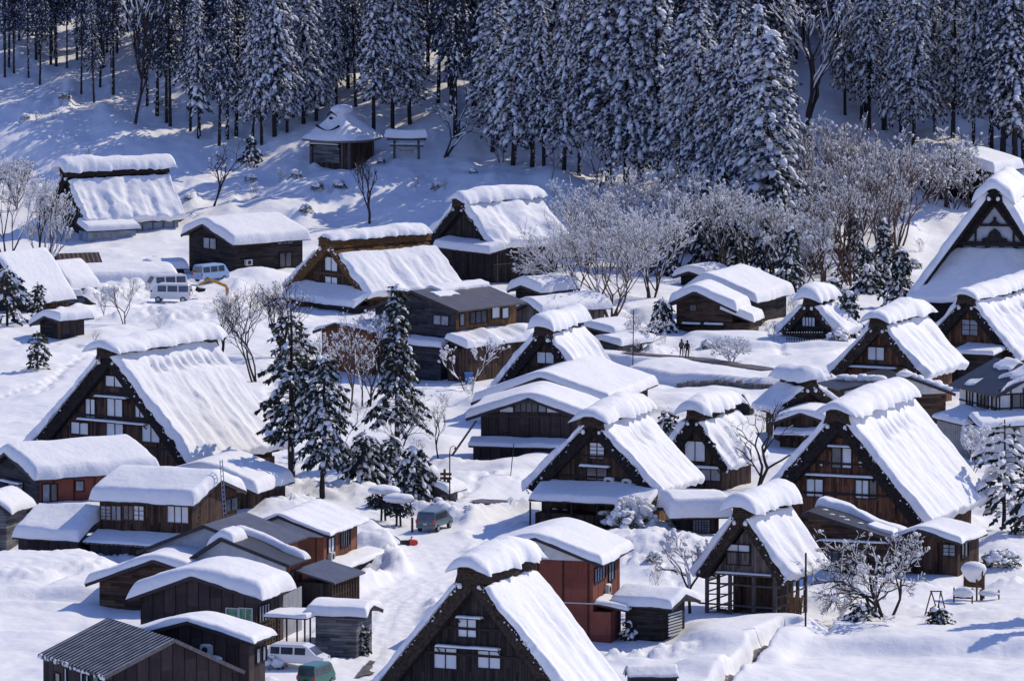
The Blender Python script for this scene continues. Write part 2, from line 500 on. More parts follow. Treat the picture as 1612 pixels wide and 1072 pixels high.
def leanto(parent, x0, x1, zt, zb, y0, y1, T=0.4, name='lean_to_roof', m='roof_edge', seed=0, slope='y', amp=.08, streak=0, walls=None, r=.25):
    """roof falling from y1 (height zt, against wall) to y0 (height zb) ; slope='x': falling from x0 (zt) to x1 (zb)"""
    b = MB()
    if slope == 'y':
        b.add([(x0, y0, zb), (x1, y0, zb), (x1, y1, zt), (x0, y1, zt), (x0, y0, zb - .14), (x1, y0, zb - .14), (x1, y1, zt - .14), (x0, y1, zt - .14)],
              [(0, 1, 2, 3), (7, 6, 5, 4), (0, 4, 5, 1), (1, 5, 6, 2), (2, 6, 7, 3), (3, 7, 4, 0)])
        P = lambda a, bb: (x0 - .05 + a, y0 - .08 + bb, zb + .004 + (zt - zb) * (bb) / (y1 - y0))
        La, Lb = x1 - x0 + .1, y1 - y0
    else:
        b.add([(x0, y0, zt), (x1, y0, zb), (x1, y1, zb), (x0, y1, zt), (x0, y0, zt - .14), (x1, y0, zb - .14), (x1, y1, zb - .14), (x0, y1, zt - .14)],
              [(0, 1, 2, 3), (7, 6, 5, 4), (0, 4, 5, 1), (1, 5, 6, 2), (2, 6, 7, 3), (3, 7, 4, 0)])
        P = lambda a, bb: (x0 + a * (x1 - x0 + (.08 if x1 > x0 else -.08)) / abs(x1 - x0), y0 - .05 + bb, zt + .004 + (zb - zt) * a / abs(x1 - x0))
        La, Lb = abs(x1 - x0), y1 - y0 + .1
    o = b.build(name, m, parent)
    if T:
        s = MB(); snow_sheet(s, P, La, Lb, T, (0, 0, 1), r=r, seed=seed, amp=amp, streak=streak)
        s.build('roof_snow', 'snow', o, True)
    if walls:
        wm, = walls[:1]; w = MB(); i = .35
        if slope == 'y': w.box(x0 + i, y0 + i, -1.2, x1 - i, y1 - .01, min(zt, zb) - .02 + (zt - zb) * i / (y1 - y0) - .14)
        else:
            xa, xb = (x0 + .01, x1 - i) if x1 > x0 else (x1 + i, x0 - .01)
            w.box(xa, y0 + i, -1.2, xb, y1 - i, zb - .15)
        w.build('lean_to_wall', wm, parent)
    return o

# ------------------------------------------------------------------ steep thatched farmhouse
def thatched(label, ax, ay, lx, rx, fy, gy, bx, alpha, T=0.42, cap=(2.9, 0.95), capover=0.5, gap=0.25, th=0.95, ov=0.85,
             tm='thatch', wm='wood_brown', dents=None, wins=(), ledges=(), shelves=(), seed=1, streak=0.10, porch=None, z0=None,
             name='thatched_house', L=None, drop=0.15, slopeamp=.10, wall=True, capsnow_amp=.16, lower=None, side=(), capf=0.45):
    th *= .80; ov *= .85
    g = at(ax, gy, 0.0) if z0 is None else at(ax, gy)
    s = scale_at(g); k = (gy + 900) / F; al = R(alpha)
    W = (rx - lx) / s / math.cos(al); Hr = (gy - ay) / s; ze = (gy - fy) / s
    if L is None: L = (bx - ax) / s / math.sin(al)
    root = empty(name, g, -al, label, 'house')
    root['_s'] = s
    def X(px): return (px - ov * math.sin(al) * s - ax) / s / math.cos(al)
    def Z(px, py): return (gy - ov * math.cos(al) * k * s + (px - ov * math.sin(al) * s - ax) * math.tan(al) * k - py) / s
    tan = (Hr - ze) / (W / 2); ang = math.atan(tan)
    rnd = random.Random(seed)
    # thatch
    n = 14; ny = max(6, int(L / .8))
    outer = []; inner = []
    Hi = Hr - th / math.cos(ang)
    for i in range(-n, n + 1):
        u = i / n
        x = u * W / 2
        outer.append((x, Hr - abs(x) * tan + (-.12 if i == 0 else 0)))
        xi = u * (W / 2 - th * .95)
        inner.append((xi, Hi - abs(xi) * tan))
    m = MB(); cols = 2 * n + 1
    ys = [L * j / ny for j in range(ny + 1)]
    O = np.zeros((cols, ny + 1, 3)); I = np.zeros((cols, ny + 1, 3))
    for i in range(cols):
        for j, y in enumerate(ys):
            jx = .13 * float(vnoise(i * 1.7, j * 1.3, 1, seed)); jz = .13 * float(vnoise(i * 1.7, j * 1.3, 7, seed))
            yy = y + (0.16 * rnd.uniform(-1, 1) if j in (0, ny) else 0)
            O[i, j] = (outer[i][0] + jx, yy, outer[i][1] + jz)
            I[i, j] = (inner[i][0], y + (.1 if j == 0 else -.1 if j == ny else 0), inner[i][1])
    m.grid(O); m.grid(I, flip=True)
    for j, fl in ((0, False), (ny, True)):
        Q = np.zeros((cols, 3, 3)); Q[:, 0] = O[:, j]; Q[:, 2] = I[:, j]; Q[:, 1] = (O[:, j] + I[:, j]) / 2
        Q[:, 1, 1] += [0.08 * rnd.uniform(-1, 1) for _ in range(cols)]
        Q[:, 1, 0] += [0.06 * rnd.uniform(-1, 1) for _ in range(cols)]
        m.grid(Q.copy(), flip=not fl)
    for i in (0, cols - 1):
        Q = np.zeros((2, ny + 1, 3)); Q[0] = O[i]; Q[1] = I[i]
        m.grid(Q, flip=(i == 0))
    th_o = m.build('thatch', tm, root)
    # bundled ridge under the snow
    rb = MB(); w = min(0.95, W * .08)
    P_ = [(-w - .15, Hr - w * tan * .55 - .35), (-w * .75, Hr + .28), (w * .75, Hr + .28), (w + .25, Hr - w * tan * .55 - .35), (0, Hr - w * tan * .55 - .1)]
    rb.prism([P_[0], P_[4], P_[3], P_[2], P_[1]], -.22, L + .22)
    for q in range(3):
        y = -.28; rb.tube([(-w * .9, y, Hr + .1 - q * .18), (w * .9, y, Hr + .1 - q * .18)], .09, 5)
    rb.build('ridge_bundle', 'thatch_grey' if tm == 'thatch' else tm, root)
    # ridge-end poles: two snow knots
    for sx in (-1, 1):
        kn = MB(); k_ = rnd.uniform(.7, 1.15)
        kn.blob((sx * w * .75, -.25, Hr - w * tan * .55 - .55), (.16 * k_, .18, .2 * k_), rnd=rnd)
        kn.build('snow_knot', 'snow', root, True)
    # walls
    wx = W / 2 - th - .12; zw = Hi - wx * tan - .03
    if wall:
        wb = MB()
        wb.prism([(-wx, -2.0), (wx, -2.0), (wx, zw), (0, Hi - .05), (-wx, zw)], ov, L - ov)
        wo = wb.build('wall', wm, root)
    # frame beams on the gable
    bb = MB()
    for zz in shelves: 
        hw = (Hi - zz) / tan - .1
        bb.box(-hw, ov - .10, zz - .09, hw, ov, zz + .09)
    for sx in (-1, 1):
        bb.bar((sx * (wx + .12), ov - .06, zw), (0, ov - .06, Hi - .05), .12, .10)
        bb.bar((sx * (W / 2 - th - .02), .30, ze + .1), (0, .30, Hi - .02), .10, .10)
    bb.build('gable_beam', 'beam_brown' if tm == 'thatch_brown' else 'beam', root)
    for wdef in wins:
        x0, y0, x1, y1 = wdef[:4]; kd = wdef[4] if len(wdef) > 4 else 'shoji'; ml = wdef[5] if len(wdef) > 5 else 1; br = wdef[6] if len(wdef) > 6 else 0
        xc = (x0 + x1) / 2
        window(root, 'F', ov, X(x0), X(x1), Z(xc, y1), Z(xc, y0), kd, mull=ml, bars=br)
    for i, (x0, x1, yy) in enumerate(ledges):
        ledge(root, X(x0), X(x1), Z((x0 + x1) / 2, yy) - .1, ov, seed=seed + i)
    # snow on the two slopes
    sl = W / 2 / math.cos(ang)
    for sx in (1, -1):
        sn = MB()
        a0 = gap + .55
        Pf = lambda a, b, sx=sx: (sx * (a0 + a) * math.cos(ang), -.12 + b, Hr - (a0 + a) * math.sin(ang) + .05)
        snow_sheet(sn, Pf, sl - a0 + drop, L + .24, T, (sx * math.sin(ang), 0, math.cos(ang)), r=.28, res=.24, cracks=4, ragged=.18, amp=slopeamp * 1.25,
                   wob=.13, scallop=.16, streak=streak * 1.5, dents=dents if sx == 1 else None, seed=seed * 7 + sx, freq=.45,
                   taper=(lambda u, v_: .8 + .55 * u ** 2))
        if sx == -1: sn.f = [f[::-1] for f in sn.f]
        sn.build('slope_snow', 'snow', root, True)
    # clots of snow caught on the ragged front edge
    cl = MB()
    for sx in (1, -1):
        for q in range(int(sl * 5)):
            t = (rnd.uniform(.1, 1) if q % 3 else min(1, t + rnd.uniform(.01, .04))) * sl if q else .5 * sl
            t = min(t, sl)
            rr_ = .03 + .09 * rnd.random() ** 2.2
            dd = abs(rnd.gauss(0, .16)); cl.blob((sx * (t * math.cos(ang) - dd * .6), -.13 - rr_ * .3, Hr - t * math.sin(ang) - dd + .08), (rr_, rr_, rr_ * .9), n=5, rings=3, rnd=rnd)
    cl.build('snow_clots', 'snow', root, True)
    # cap of snow on the ridge
    cw, ct = cap; ct *= .86
    cs = MB()
    def Pc(a, b):
        x = -cw / 2 + a
        return (x, -capover + b, Hr + .27 - capf * np.maximum(np.abs(x) - .35, 0) * min(1.0, tan) * .9)
    snow_sheet(cs, Pc, cw, L + 2 * capover, ct, (0, 0, 1), r=min(.6, ct * .75), res=.28, amp=capsnow_amp * 1.1, wob=.2, seed=seed * 3 + 2, freq=.55, ragged=.35,
               taper=lambda u, v_: (1 - .25 * (2 * u - 1) ** 2) * (1 + .16 * np.sin(v_ * 5.3 + seed) - .22 * np.abs(2 * v_ - 1) ** 3))
    cs.build('ridge_snow', 'snow', root, True)
    if porch:
        for i, pd in enumerate(porch if isinstance(porch, list) else [porch]):
            # px rectangle of the roof edge: x0,x1,row of front edge, row of back edge, depth, thickness
            x0, x1, yf, yb, dep, PT, wmat = pd
            zf = (gy + ((x0 + x1) / 2 - ax) * math.tan(al) * k + dep * math.cos(al) * k * s - yf) / s
            zb = (gy - yb) / s
            X0 = (x0 + dep * math.sin(al) * s - ax) / s / math.cos(al); X1 = (x1 + dep * math.sin(al) * s - ax) / s / math.cos(al)
            leanto(root, X0, X1, max(zb, zf + .25), zf, -dep, ov - .01, PT, name='porch_roof', seed=seed + 40 + i, walls=(wmat,) if wmat else None)
    info = dict(root=root, W=W, L=L, Hr=Hr, ze=ze, s=s, g=g, al=al, X=X, Z=Z, tan=tan, wx=wx, zw=zw)
    print('THATCHED %-40s W%.1f L%.1f H%.1f ze%.1f pitch%.0f' % (label[:40], W, L, Hr, ze, math.degrees(ang)))
    return info

# ------------------------------------------------------------------ ordinary pitched-roof building
def house(label, lx, rx, gy, el, er, pk, alpha, L=None, bx=None, T=0.7, wm='boards_dark', roof='roof_edge', oh=0.6, fo=0.6,
          wins=(), rwins=(), lwins=(), seed=1, name='wooden_house', cat='house', hill=False, amp=.10, r=.38, trim='roof_edge', gable=None,
          streak=0, snow=True, rnd_ridge=.7, ledges=(), patches=0, side_oh=None, wob=.12, zg=None, edges=(1, 1, 1, 1)):
    cx = (lx + rx) / 2
    g = at(cx, gy) if hill else at(cx, gy, 0.0 if zg is None else zg)
    s = scale_at(g); k = (gy + 900) / F; al = R(alpha)
    W = (rx - lx) / s / math.cos(al)
    if L is None: L = (bx - pk[0]) / s / math.sin(al)
    root = empty(name, g, -al, label, cat)
    ta, ca, sa = math.tan(al), math.cos(al), math.sin(al)
    X = lambda px: (px - cx) / s / ca
    Z = lambda px, py: (gy + (px - cx) * ta * k - py) / s
    xp = X(pk[0]); zp = Z(*pk)
    zl = Z(lx, el); zr = Z(rx, er)
    # right/left faces
    def YR(px): return (px - (cx + W / 2 * ca * s)) / s / sa
    def ZR(px, py):
        y = YR(px); return (gy + W / 2 * sa * k * s - y * ca * k * s - py) / s
    def YL(px): return (px - (cx - W / 2 * ca * s)) / s / sa
    def ZL(px, py):
        y = YL(px); return (gy - W / 2 * sa * k * s - y * ca * k * s - py) / s
    xl, xr = -W / 2, W / 2
    wb = MB(); wb.prism([(xl, -2.5), (xr, -2.5), (xr, zr - .02), (xp, zp - .12), (xl, zl - .02)], 0, L)
    wb.build('wall', wm, root)
    if gable:      # contrasting gable panel above the eaves line
        gb = MB(); zz = min(zl, zr) - gable[1]
        q = [(xl + .02, zz), (xr - .02, zz), (xr - .02, zr - .03), (xp, zp - .15), (xl + .02, zl - .03)]
        gb.prism(q, -.03, .02); gb.build('gable_panel', gable[0], root)
    # roof planes as one bent slab
    sr = (zr - zp) / max(xr - xp, .01); slf = (zl - zp) / min(xl - xp, -.01)
    so = oh if side_oh is None else side_oh
    X0 = xl - oh; X1 = xr + oh
    def roofz(x):
        x = np.asarray(x, float)
        return np.where(x > xp, zp + (x - xp) * sr, zp + (x - xp) * slf)
    t = .14
    rb = MB()
    poly = [(X0, float(roofz(X0))), (X0, float(roofz(X0)) + t), (xp, zp + t), (X1, float(roofz(X1)) + t), (X1, float(roofz(X1))), (xp, zp)]
    poly = poly[::-1]
    n = len(poly)
    rb.add([(x, -fo, z) for x, z in poly] + [(x, L + fo, z) for x, z in poly],
           [(0, 5, 4, 3)[::1], (0, 3, 2, 1), (6, 9, 10, 11), (6, 7, 8, 9)] + [(i, i + n, (i + 1) % n + n, (i + 1) % n) for i in range(n)])
    ro = rb.build('roof', roof, root)
    bg = MB()
    bg.bar((X0, -fo - .03, float(roofz(X0)) + .02), (xp, -fo - .03, zp + .02), .06, .26)
    bg.bar((xp, -fo - .03, zp + .02), (X1, -fo - .03, float(roofz(X1)) + .02), .06, .26)
    bg.build('bargeboard', trim, root)
    if snow:
        sn = MB(); Wt = X1 - X0 + .1; Lt = L + 2 * fo + .14
        def P(a, b):
            x = X0 - .05 + a
            return x, -fo - .1 + b, roofz(x) + t + .004
        ca_, fa = _coords(Wt, r, .3); cb, fb = _coords(Lt, r, .35, edges[2], edges[3])
        A, B = np.meshgrid(ca_, cb, indexing='ij'); f = np.outer(fa, fb)
        A2 = A + wob * fbm(B * .7, A * .3, 1.7, seed + 3, 3); B2 = B + wob * fbm(A * .7, B * .3, 5.1, seed + 5, 3)
        x, y, z = P(A2, B2)
        # softened ridge
        dx = np.abs(x - xp); soft = rnd_ridge
        mean = (abs(sr) + abs(slf)) / 2
        corr = -(np.sqrt(dx * dx + soft * soft) - dx) * mean * .9
        h = T + amp * fbm(A * .42, B * .42, .3, seed, 3) + corr
        if streak: h = h + streak * fbm(A * .1, B * 1.6, .9, seed + 11, 3)
        h = np.maximum(h, .08) * f
        sn.grid(np.stack([x, y, z + h], -1)); sn.grid(np.stack([x, y, z - .02], -1), flip=True)
        sn.build('roof_snow', 'snow', root, True)
    if patches:
        rr = random.Random(seed)
        for q in range(patches):
            pm = MB()
            a = rr.uniform(.1, .9); b = rr.uniform(-fo + .4, L + fo - .6); x = X0 + (X1 - X0) * a
            ln = rr.uniform(.3, 1.6); wd = rr.uniform(.2, .7)
            for w_ in range(4):
                xx = x + rr.uniform(-.4, .4) * ln; pm.blob((xx, b + rr.uniform(-.3, .3), float(roofz(xx)) + t + .02), (wd * rr.uniform(.5, 1), ln * rr.uniform(.4, .8), .12), n=8, rings=4, rnd=rr)
            pm.build('roof_snow', 'snow', root, True)
    def dow(lst, face):
        for wd in lst:
            x0, y0, x1, y1 = wd[:4]; kd = wd[4] if len(wd) > 4 else 'glass_pale'; ml = wd[5] if len(wd) > 5 else 1; br = wd[6] if len(wd) > 6 else 0
            frm = wd[7] if len(wd) > 7 else 'beam'
            xc = (x0 + x1) / 2
            if face == 'F': window(root, 'F', 0, X(x0), X(x1), Z(xc, y1), Z(xc, y0), kd, frm, ml, br)
            elif face == 'R': window(root, 'R', xr, YR(x0), YR(x1), ZR(xc, y1), ZR(xc, y0), kd, frm, ml, br)
            else: window(root, 'L', xl, YL(x1), YL(x0), ZL(xc, y1), ZL(xc, y0), kd, frm, ml, br)
    dow(wins, 'F'); dow(rwins, 'R'); dow(lwins, 'L')
    for i, (x0, x1, yy) in enumerate(ledges):
        ledge(root, X(x0), X(x1), Z((x0 + x1) / 2, yy) - .08, 0, seed=seed + i, depth=.5)
    print('HOUSE %-40s W%.1f L%.1f zl%.1f zr%.1f zp%.1f' % (label[:40], W, L, zl, zr, zp))
    return dict(root=root, W=W, L=L, xp=xp, zp=zp, zl=zl, zr=zr, s=s, g=g, X=X, Z=Z, YR=YR, ZR=ZR, YL=YL, ZL=ZL, roof=ro, X0=X0, X1=X1, roofz=roofz, t=t)

def house_side(label, lx, rx, gy, ey, ry, alpha, W, zg=None, **kw):
    """long eaves side towards us.  alpha<0: gable end at the right; alpha>0: gable end at the left.  ey/ry: eave and ridge rows at the gable-end"""
    al = R(alpha)
    c = at(rx if alpha < 0 else lx, gy, 0.0 if zg is None else zg); s = scale_at(c)
    L = (rx - lx) / s / abs(math.sin(al))
    half = W / 2 * math.cos(al) * s
    k = (gy + 900) / F
    if alpha < 0: l, r = rx, rx + 2 * half; gyc = gy - W / 2 * abs(math.sin(al)) * k * s
    else: l, r = lx - 2 * half, lx; gyc = gy - W / 2 * abs(math.sin(al)) * k * s
    cxp = (l + r) / 2
    e1 = ey; e2 = ey + (-1 if alpha < 0 else -1) * W * abs(math.sin(al)) * k * s
    el, er = (e1, e2) if alpha < 0 else (e2, e1)
    return house(label, l, r, gyc, el, er, (cxp, ry), alpha, L=L, zg=zg, **kw)

def ribs(hd, step, y0, y1, w=.13, m='metal_rib', xa=None, xb=None):
    """raised ribs running down the visible roof slope, one part"""
    y = y0
    while y < y1:
        q = MB(); q.bar((xa, y, float(hd['roofz'](xa)) + hd['t'] + .02), (xb, y, float(hd['roofz'](xb)) + hd['t'] + .02), w, .07)
        q.build('roof_rib', m, hd['root'])
        y += step
# ------------------------------------------------------------------ ground
# heaps of snow: pixel centre, half sizes in pixels, height (m), roughness
HEAPS = [
 (30, 925, 60, 8, .9, .7), (110, 912, 60, 7, .8, .7), (150, 1020, 50, 8, .5, .2), (470, 800, 50, 8, .7, .5), (520, 775, 50, 7, .7, .5), (725, 850, 40, 10, .9, .7), (640, 880, 50, 8, .7, .8),
 (700, 880, 40, 7, .6, .7), (960, 860, 30, 10, .9, .7), (1040, 840, 40, 12, .9, .6), (1090, 870, 40, 10, .8, .5), (1280, 905, 40, 8, .6, .3), (1440, 930, 60, 7, .5, .1), (1590, 930, 40, 8, .6, .3),
 (1500, 820, 40, 12, .7, .2), (640, 700, 50, 8, .5, .1), (700, 740, 50, 6, .5, .4), (560, 740, 50, 8, .6, .2), (350, 480, 50, 8, .6, .7), (260, 505, 60, 6, .6, .6), (190, 470, 50, 7, .7, .7), (450, 500, 40, 8, .6, .3),
 (1250, 545, 40, 8, .7, 0), (1400, 540, 40, 10, .8, .1), (1100, 545, 30, 8, .5, 0), (1030, 560, 30, 8, .6, .3), (900, 560, 30, 8, .6, .2),
 # x, y(row of centre), rx, ry, h, rough
 (1185, 548, 45, 22, 1.1, 0), (1140, 545, 50, 12, .6, 0), (1040, 668 - 80, 40, 10, .8, 0), (1150, 616, 90, 5, .35, 0),
 (1000, 612, 35, 8, .6, 0), (960, 640, 40, 14, .8, 0), (1075, 640, 60, 8, .5, 0), (1290, 580, 70, 8, .5, 0), (1060, 520, 30, 12, .9, 0),
 (1030, 500, 40, 10, .9, 0), (1130, 575, 35, 6, .5, 0), (1350, 925, 40, 14, .8, 0), (1300, 950, 50, 14, .9, 0), (1230, 1000, 60, 10, .9, 0),
 (1150, 1018, 80, 14, .9, 0), (1000, 1045, 70, 8, .3, .1), (1560, 985, 60, 10, .4, 0), (1590, 860, 60, 26, 1.4, .1), (1570, 900, 60, 14, .9, .2),
 (1030, 860, 70, 20, 1.2, .45), (1010, 890, 60, 10, .8, .4), (1060, 905, 50, 12, .8, .3), (1010, 1030, 60, 7, .5, .6), (1060, 1030, 40, 7, .5, .5),
 (640, 862, 85, 16, 1.3, .5), (690, 855, 60, 14, 1.3, .55), (600, 890, 60, 14, .8, .5), (665, 900, 60, 14, .9, .55), (600, 920, 60, 14, .9, .4), (615, 830, 50, 10, .6, .2),
 (760, 825, 80, 14, .5, .1), (560, 780, 60, 12, .8, .3), (470, 775, 60, 12, .9, .3), (440, 800, 60, 12, 1.0, .2),
 (740, 765, 60, 12, 1.0, .1), (690, 760, 40, 12, .7, .1), (800, 760, 50, 14, .8, 0), (850, 735, 40, 10, .9, 0), (790, 745, 70, 8, .4, 0),
 (60, 905, 80, 20, 1.6, .55), (120, 900, 50, 16, 1.5, .55), (0, 905, 40, 22, 1.4, .5), (200, 880, 60, 8, .6, .4),
 (300, 505, 70, 14, 1.5, .6), (370, 500, 60, 16, 1.3, .55), (200, 450, 60, 10, 1.5, .6), (150, 465, 40, 12, 1.2, .6), (240, 445, 30, 8, 1.0, .5), (420, 470, 60, 10, .9, .2),
 (400, 440, 50, 8, 1.2, .1), (350, 450, 30, 8, .9, .3), (240, 500, 60, 10, .6, .2), (160, 500, 60, 12, .6, .2), (30, 560, 60, 10, .5, 0),
 (700, 620, 60, 14, .6, 0), (640, 640, 60, 14, .5, 0), (690, 700, 60, 10, .6, 0), (560, 700, 60, 10, .5, 0), (410, 690, 60, 12, .8, 0),
 (60, 1000, 60, 10, .5, 0), (60, 955, 70, 5, .5, 0), (100, 985, 90, 6, .3, 0), (130, 580, 60, 12, .5, 0), (80, 640, 80, 10, .2, 0),
 (730, 470, 60, 12, .7, 0), (860, 470, 60, 10, .7, 0), (760, 640, 40, 12, 1.1, .1), (1000, 540, 40, 10, .9, .3), (1560, 590, 60, 10, .8, .1),
 (1420, 660, 40, 10, .7, .2), (1240, 740, 60, 14, .8, .1), (1500, 760, 60, 16, .9, .1), (1250, 622, 50, 6, .4, 0), (1600, 800, 60, 20, .8, .1),
 (100, 330, 60, 14, 1.2, 0), (440, 330, 60, 8, 1.0, 0), (520, 300, 90, 10, 1.2, 0), (600, 290, 60, 7, .7, 0), (760, 300, 60, 10, 1.0, 0), (880, 300, 40, 12, 1.2, 0), (350, 300, 60, 8, .8, 0),
 (640, 330, 60, 7, .7, 0), (480, 345, 30, 5, .6, .3), (530, 312, 22, 4, .8, .9), (455, 300, 12, 3, .6, .6), (470, 345, 10, 3, .6, .3), (390, 295, 14, 3, .6, .5), (690, 300, 12, 3, .5, .6),
 (300, 318, 16, 5, .9, .3), (250, 170, 12, 4, .7, .6), (100, 170, 14, 4, .8, .5), (40, 200, 16, 4, .7, .5), (190, 250, 70, 10, 1.0, 0), (60, 230, 80, 9, .9, 0), (150, 200, 90, 8, .8, 0),
 (1300, 420, 60, 14, 1.0, .2), (1150, 440, 60, 14, 1.0, .3), (1240, 480, 60, 10, .9, .2), (1450, 330, 60, 14, 1.0, 0), (1420, 380, 30, 20, 1.0, 0), (1130, 415, 60, 8, .8, .2),
 (550, 400, 80, 6, .6, 0), (430, 400, 30, 8, .9, 0), (330, 400, 60, 8, .9, 0), (900, 600 - 170, 30, 8, .8, .2), (1120, 1060, 70, 14, 1.0, 0), (1010, 1045, 60, 8, .3, 0),
]
def _heap_world():
    out = []
    for x, y, rx, ry, h, ro in HEAPS:
        p = at(x, y); s = scale_at(p)
        out.append((p.x, p.y, rx / s, max(ry * p.y / (y + 900) * .75, rx / s * .35), h, ro))
    return out
HW = _heap_world()

def px_line(pts, z=0.0):
    return [at(x, y, z) if z is not None else at(x, y) for x, y in pts]

# terrace edges and banks: polyline, width(m), height(m): the ground is raised on the far side
def seg_dist(X, Y, pts):
    best = np.full(X.shape, 1e9); side = np.zeros(X.shape); over = np.zeros(X.shape)
    for a, b in zip(pts[:-1], pts[1:]):
        dx, dy = b.x - a.x, b.y - a.y; L2 = dx * dx + dy * dy
        t0 = ((X - a.x) * dx + (Y - a.y) * dy) / L2
        t = np.clip(t0, 0, 1); ov = np.abs(t0 - t) * math.sqrt(L2)
        d = np.hypot(X - a.x - t * dx, Y - a.y - t * dy)
        sd_ = (Y - a.y) * dx - (X - a.x) * dy
        u = d < best
        best = np.where(u, d, best); side = np.where(u, sd_ / math.sqrt(L2), side); over = np.where(u, ov, over)
    return best, side, over

BANKS = [ # px line, half width m, height m (step up behind), falloff behind m
 (px_line([(1000, 597), (1060, 603), (1120, 610), (1200, 615), (1300, 615)]), .35, 1.1, 30),
 (px_line([(1180, 1030), (1300, 1024), (1420, 1026), (1700, 1034)]), 1.6, 1.1, 16),
 (px_line([(1240, 1040), (1262, 1020), (1280, 1010)]), .8, .5, 5),
 (px_line([(-80, 950), (0, 946), (60, 944), (150, 948)]), 1.2, .9, 6),
 
 (px_line([(940, 640), (1000, 652), (1040, 656)]), 1.0, .6, 6),
 (px_line([(560, 758), (640, 748), (740, 752), (850, 748)]), .8, .5, 6),
 (px_line([(1100, 545), (1180, 560), (1300, 560)]), .6, .6, 6),
 (px_line([(1020, 688), (1200, 690)]), .5, .5, 8),
]
DITCH = px_line([(1115, 1092), (1148, 1066), (1180, 1040), (1210, 1018), (1246, 1004)])
DITCH2 = px_line([(1040, 590), (1075, 602), (1130, 606), (1170, 610), (1215, 612)])
ROADS = [ # px line, half width m, trodden
 (px_line([(540, 1110), (590, 1000), (610, 950), (640, 930), (700, 905), (735, 870), (760, 842), (850, 812), (960, 800)]), 2.6, .10),
 (px_line([(700, 905), (640, 820), (600, 806)]), 2.2, .08),
 (px_line([(440, 1060), (520, 1070), (580, 1050)]), 2.5, .05),
 (px_line([(140, 505), (250, 492), (330, 475), (420, 462)]), 2.6, .05),
 (px_line([(930, 565), (1010, 575), (1080, 580), (1150, 590), (1212, 600), (1300, 606)]), 1.3, .0, 1.0),
]

CLEAR = [(684, 836, 2.6), (700, 830, 2.4), (700, 850, 2.0), (270, 480, 3.0), (262, 490, 2.5), (335, 452, 2.6), (330, 462, 2.2), (480, 1062, 3.2), (500, 1080, 2.6)]
def terrain(x, y):
    x = np.asarray(x, float); y = np.asarray(y, float)
    z = terrain_low(x, y)
    z = z + .29 * fbm(x / 8, y / 13, 0, 21, 3) + .085 * fbm(x / 2.2, y / 3.2, 0, 25, 3) + .16 * np.maximum(0, vnoise(x / 3.1, y / 4.4, 0, 91) - .35)
    z = z + .10 * fbm(x / 4.2, y / 6.5, 0, 131, 2)
    hill = smoothstep(868, 885, y)
    z = z + hill * (.30 * fbm(x / 3.0, y / 4.5, 0, 31, 3) + .45 * np.maximum(0, vnoise(x / 2.2, y / 3.4, 0, 41) - .45) * 2)
    hz = 0 * x; rough = 0 * x
    for hx, hy, rx, ry, h, ro in HW:
        m = (np.abs(x - hx) < rx * 2.2) & (np.abs(y - hy) < ry * 2.2)
        if not m.any(): continue
        q = ((x[m] - hx) / rx) ** 2 + ((y[m] - hy) / ry) ** 2
        g = np.exp(-q ** 1.15)
        hz[m] = np.maximum(hz[m], 0) + h * g * (1 - .5 * np.clip(hz[m], 0, 1))
        rough[m] = np.maximum(rough[m], ro * g)
    z = z + hz
    for pts, w, h, fall in BANKS:
        d, sd_, ov = seg_dist(x, y, pts)
        w2 = w * (1 + .25 * vnoise(x / 3, y / 3, 0, 77))
        up = smoothstep(-w2, w2, sd_) * np.exp(-np.clip(sd_ - fall * .5, 0, None) / fall) * np.exp(-(ov / 3.0) ** 2)
        z = z + h * up
    for rd in ROADS:
        pts, w, tr = rd[:3]; lift = rd[3] if len(rd) > 3 else 0
        d, sd_, ov = seg_dist(x, y, pts)
        k = smoothstep(w + .9, w - .2, d)
        z = z * (1 - k) + k * (terrain_low(x, y) + lift - .05 + tr * .8 * fbm(x / .5, y / .9, 0, 61, 3) - tr * .9 * (np.exp(-((np.abs(sd_) - .75) / .16) ** 2) + np.exp(-((np.abs(sd_ - .5) - .75) / .14) ** 2)))
        rough = rough * (1 - k)
        if tr:
            side_b = np.exp(-((d - w - 1.3) / .8) ** 2) * np.exp(-(ov / 2) ** 2) * np.clip(.55 + .6 * vnoise(x / 4, y / 5, 0, 83), 0, 1)
            z = z + .75 * side_b; rough = np.maximum(rough, .5 * side_b)
    for cx_, cy_, cr_ in CLEAR:
        q = at(cx_, cy_, 0); kk = np.exp(-(((x - q.x) / cr_) ** 2 + ((y - q.y) / (cr_ * 1.5)) ** 2) ** 2)
        z = z * (1 - kk) + kk * .02; rough = rough * (1 - kk)
    r1 = fbm(x / .75, y / 1.1, 0, 51, 4); r2 = np.abs(fbm(x / 1.6, y / 2.2, 0, 57, 3))
    r3 = np.abs(fbm(x / .55, y / .8, 0, 63, 2))
    r4 = fbm(x / .42, y / .7, 0, 67, 2)
    z = z + rough * (.75 * r1 + .7 * r2 - .6 * r3 + .22 * r4)
    tl = terrain_low(x, y); dz = z - tl; z = tl + np.where(dz > .8, .8 + .75 * np.tanh((dz - .8) / .75), dz)
    d, _, _ = seg_dist(x, y, DITCH)
    z = z - 1.5 * smoothstep(.85, .35, d + .15 * vnoise(x, y, 0, 71))
    # footprints across the two fields
    return z

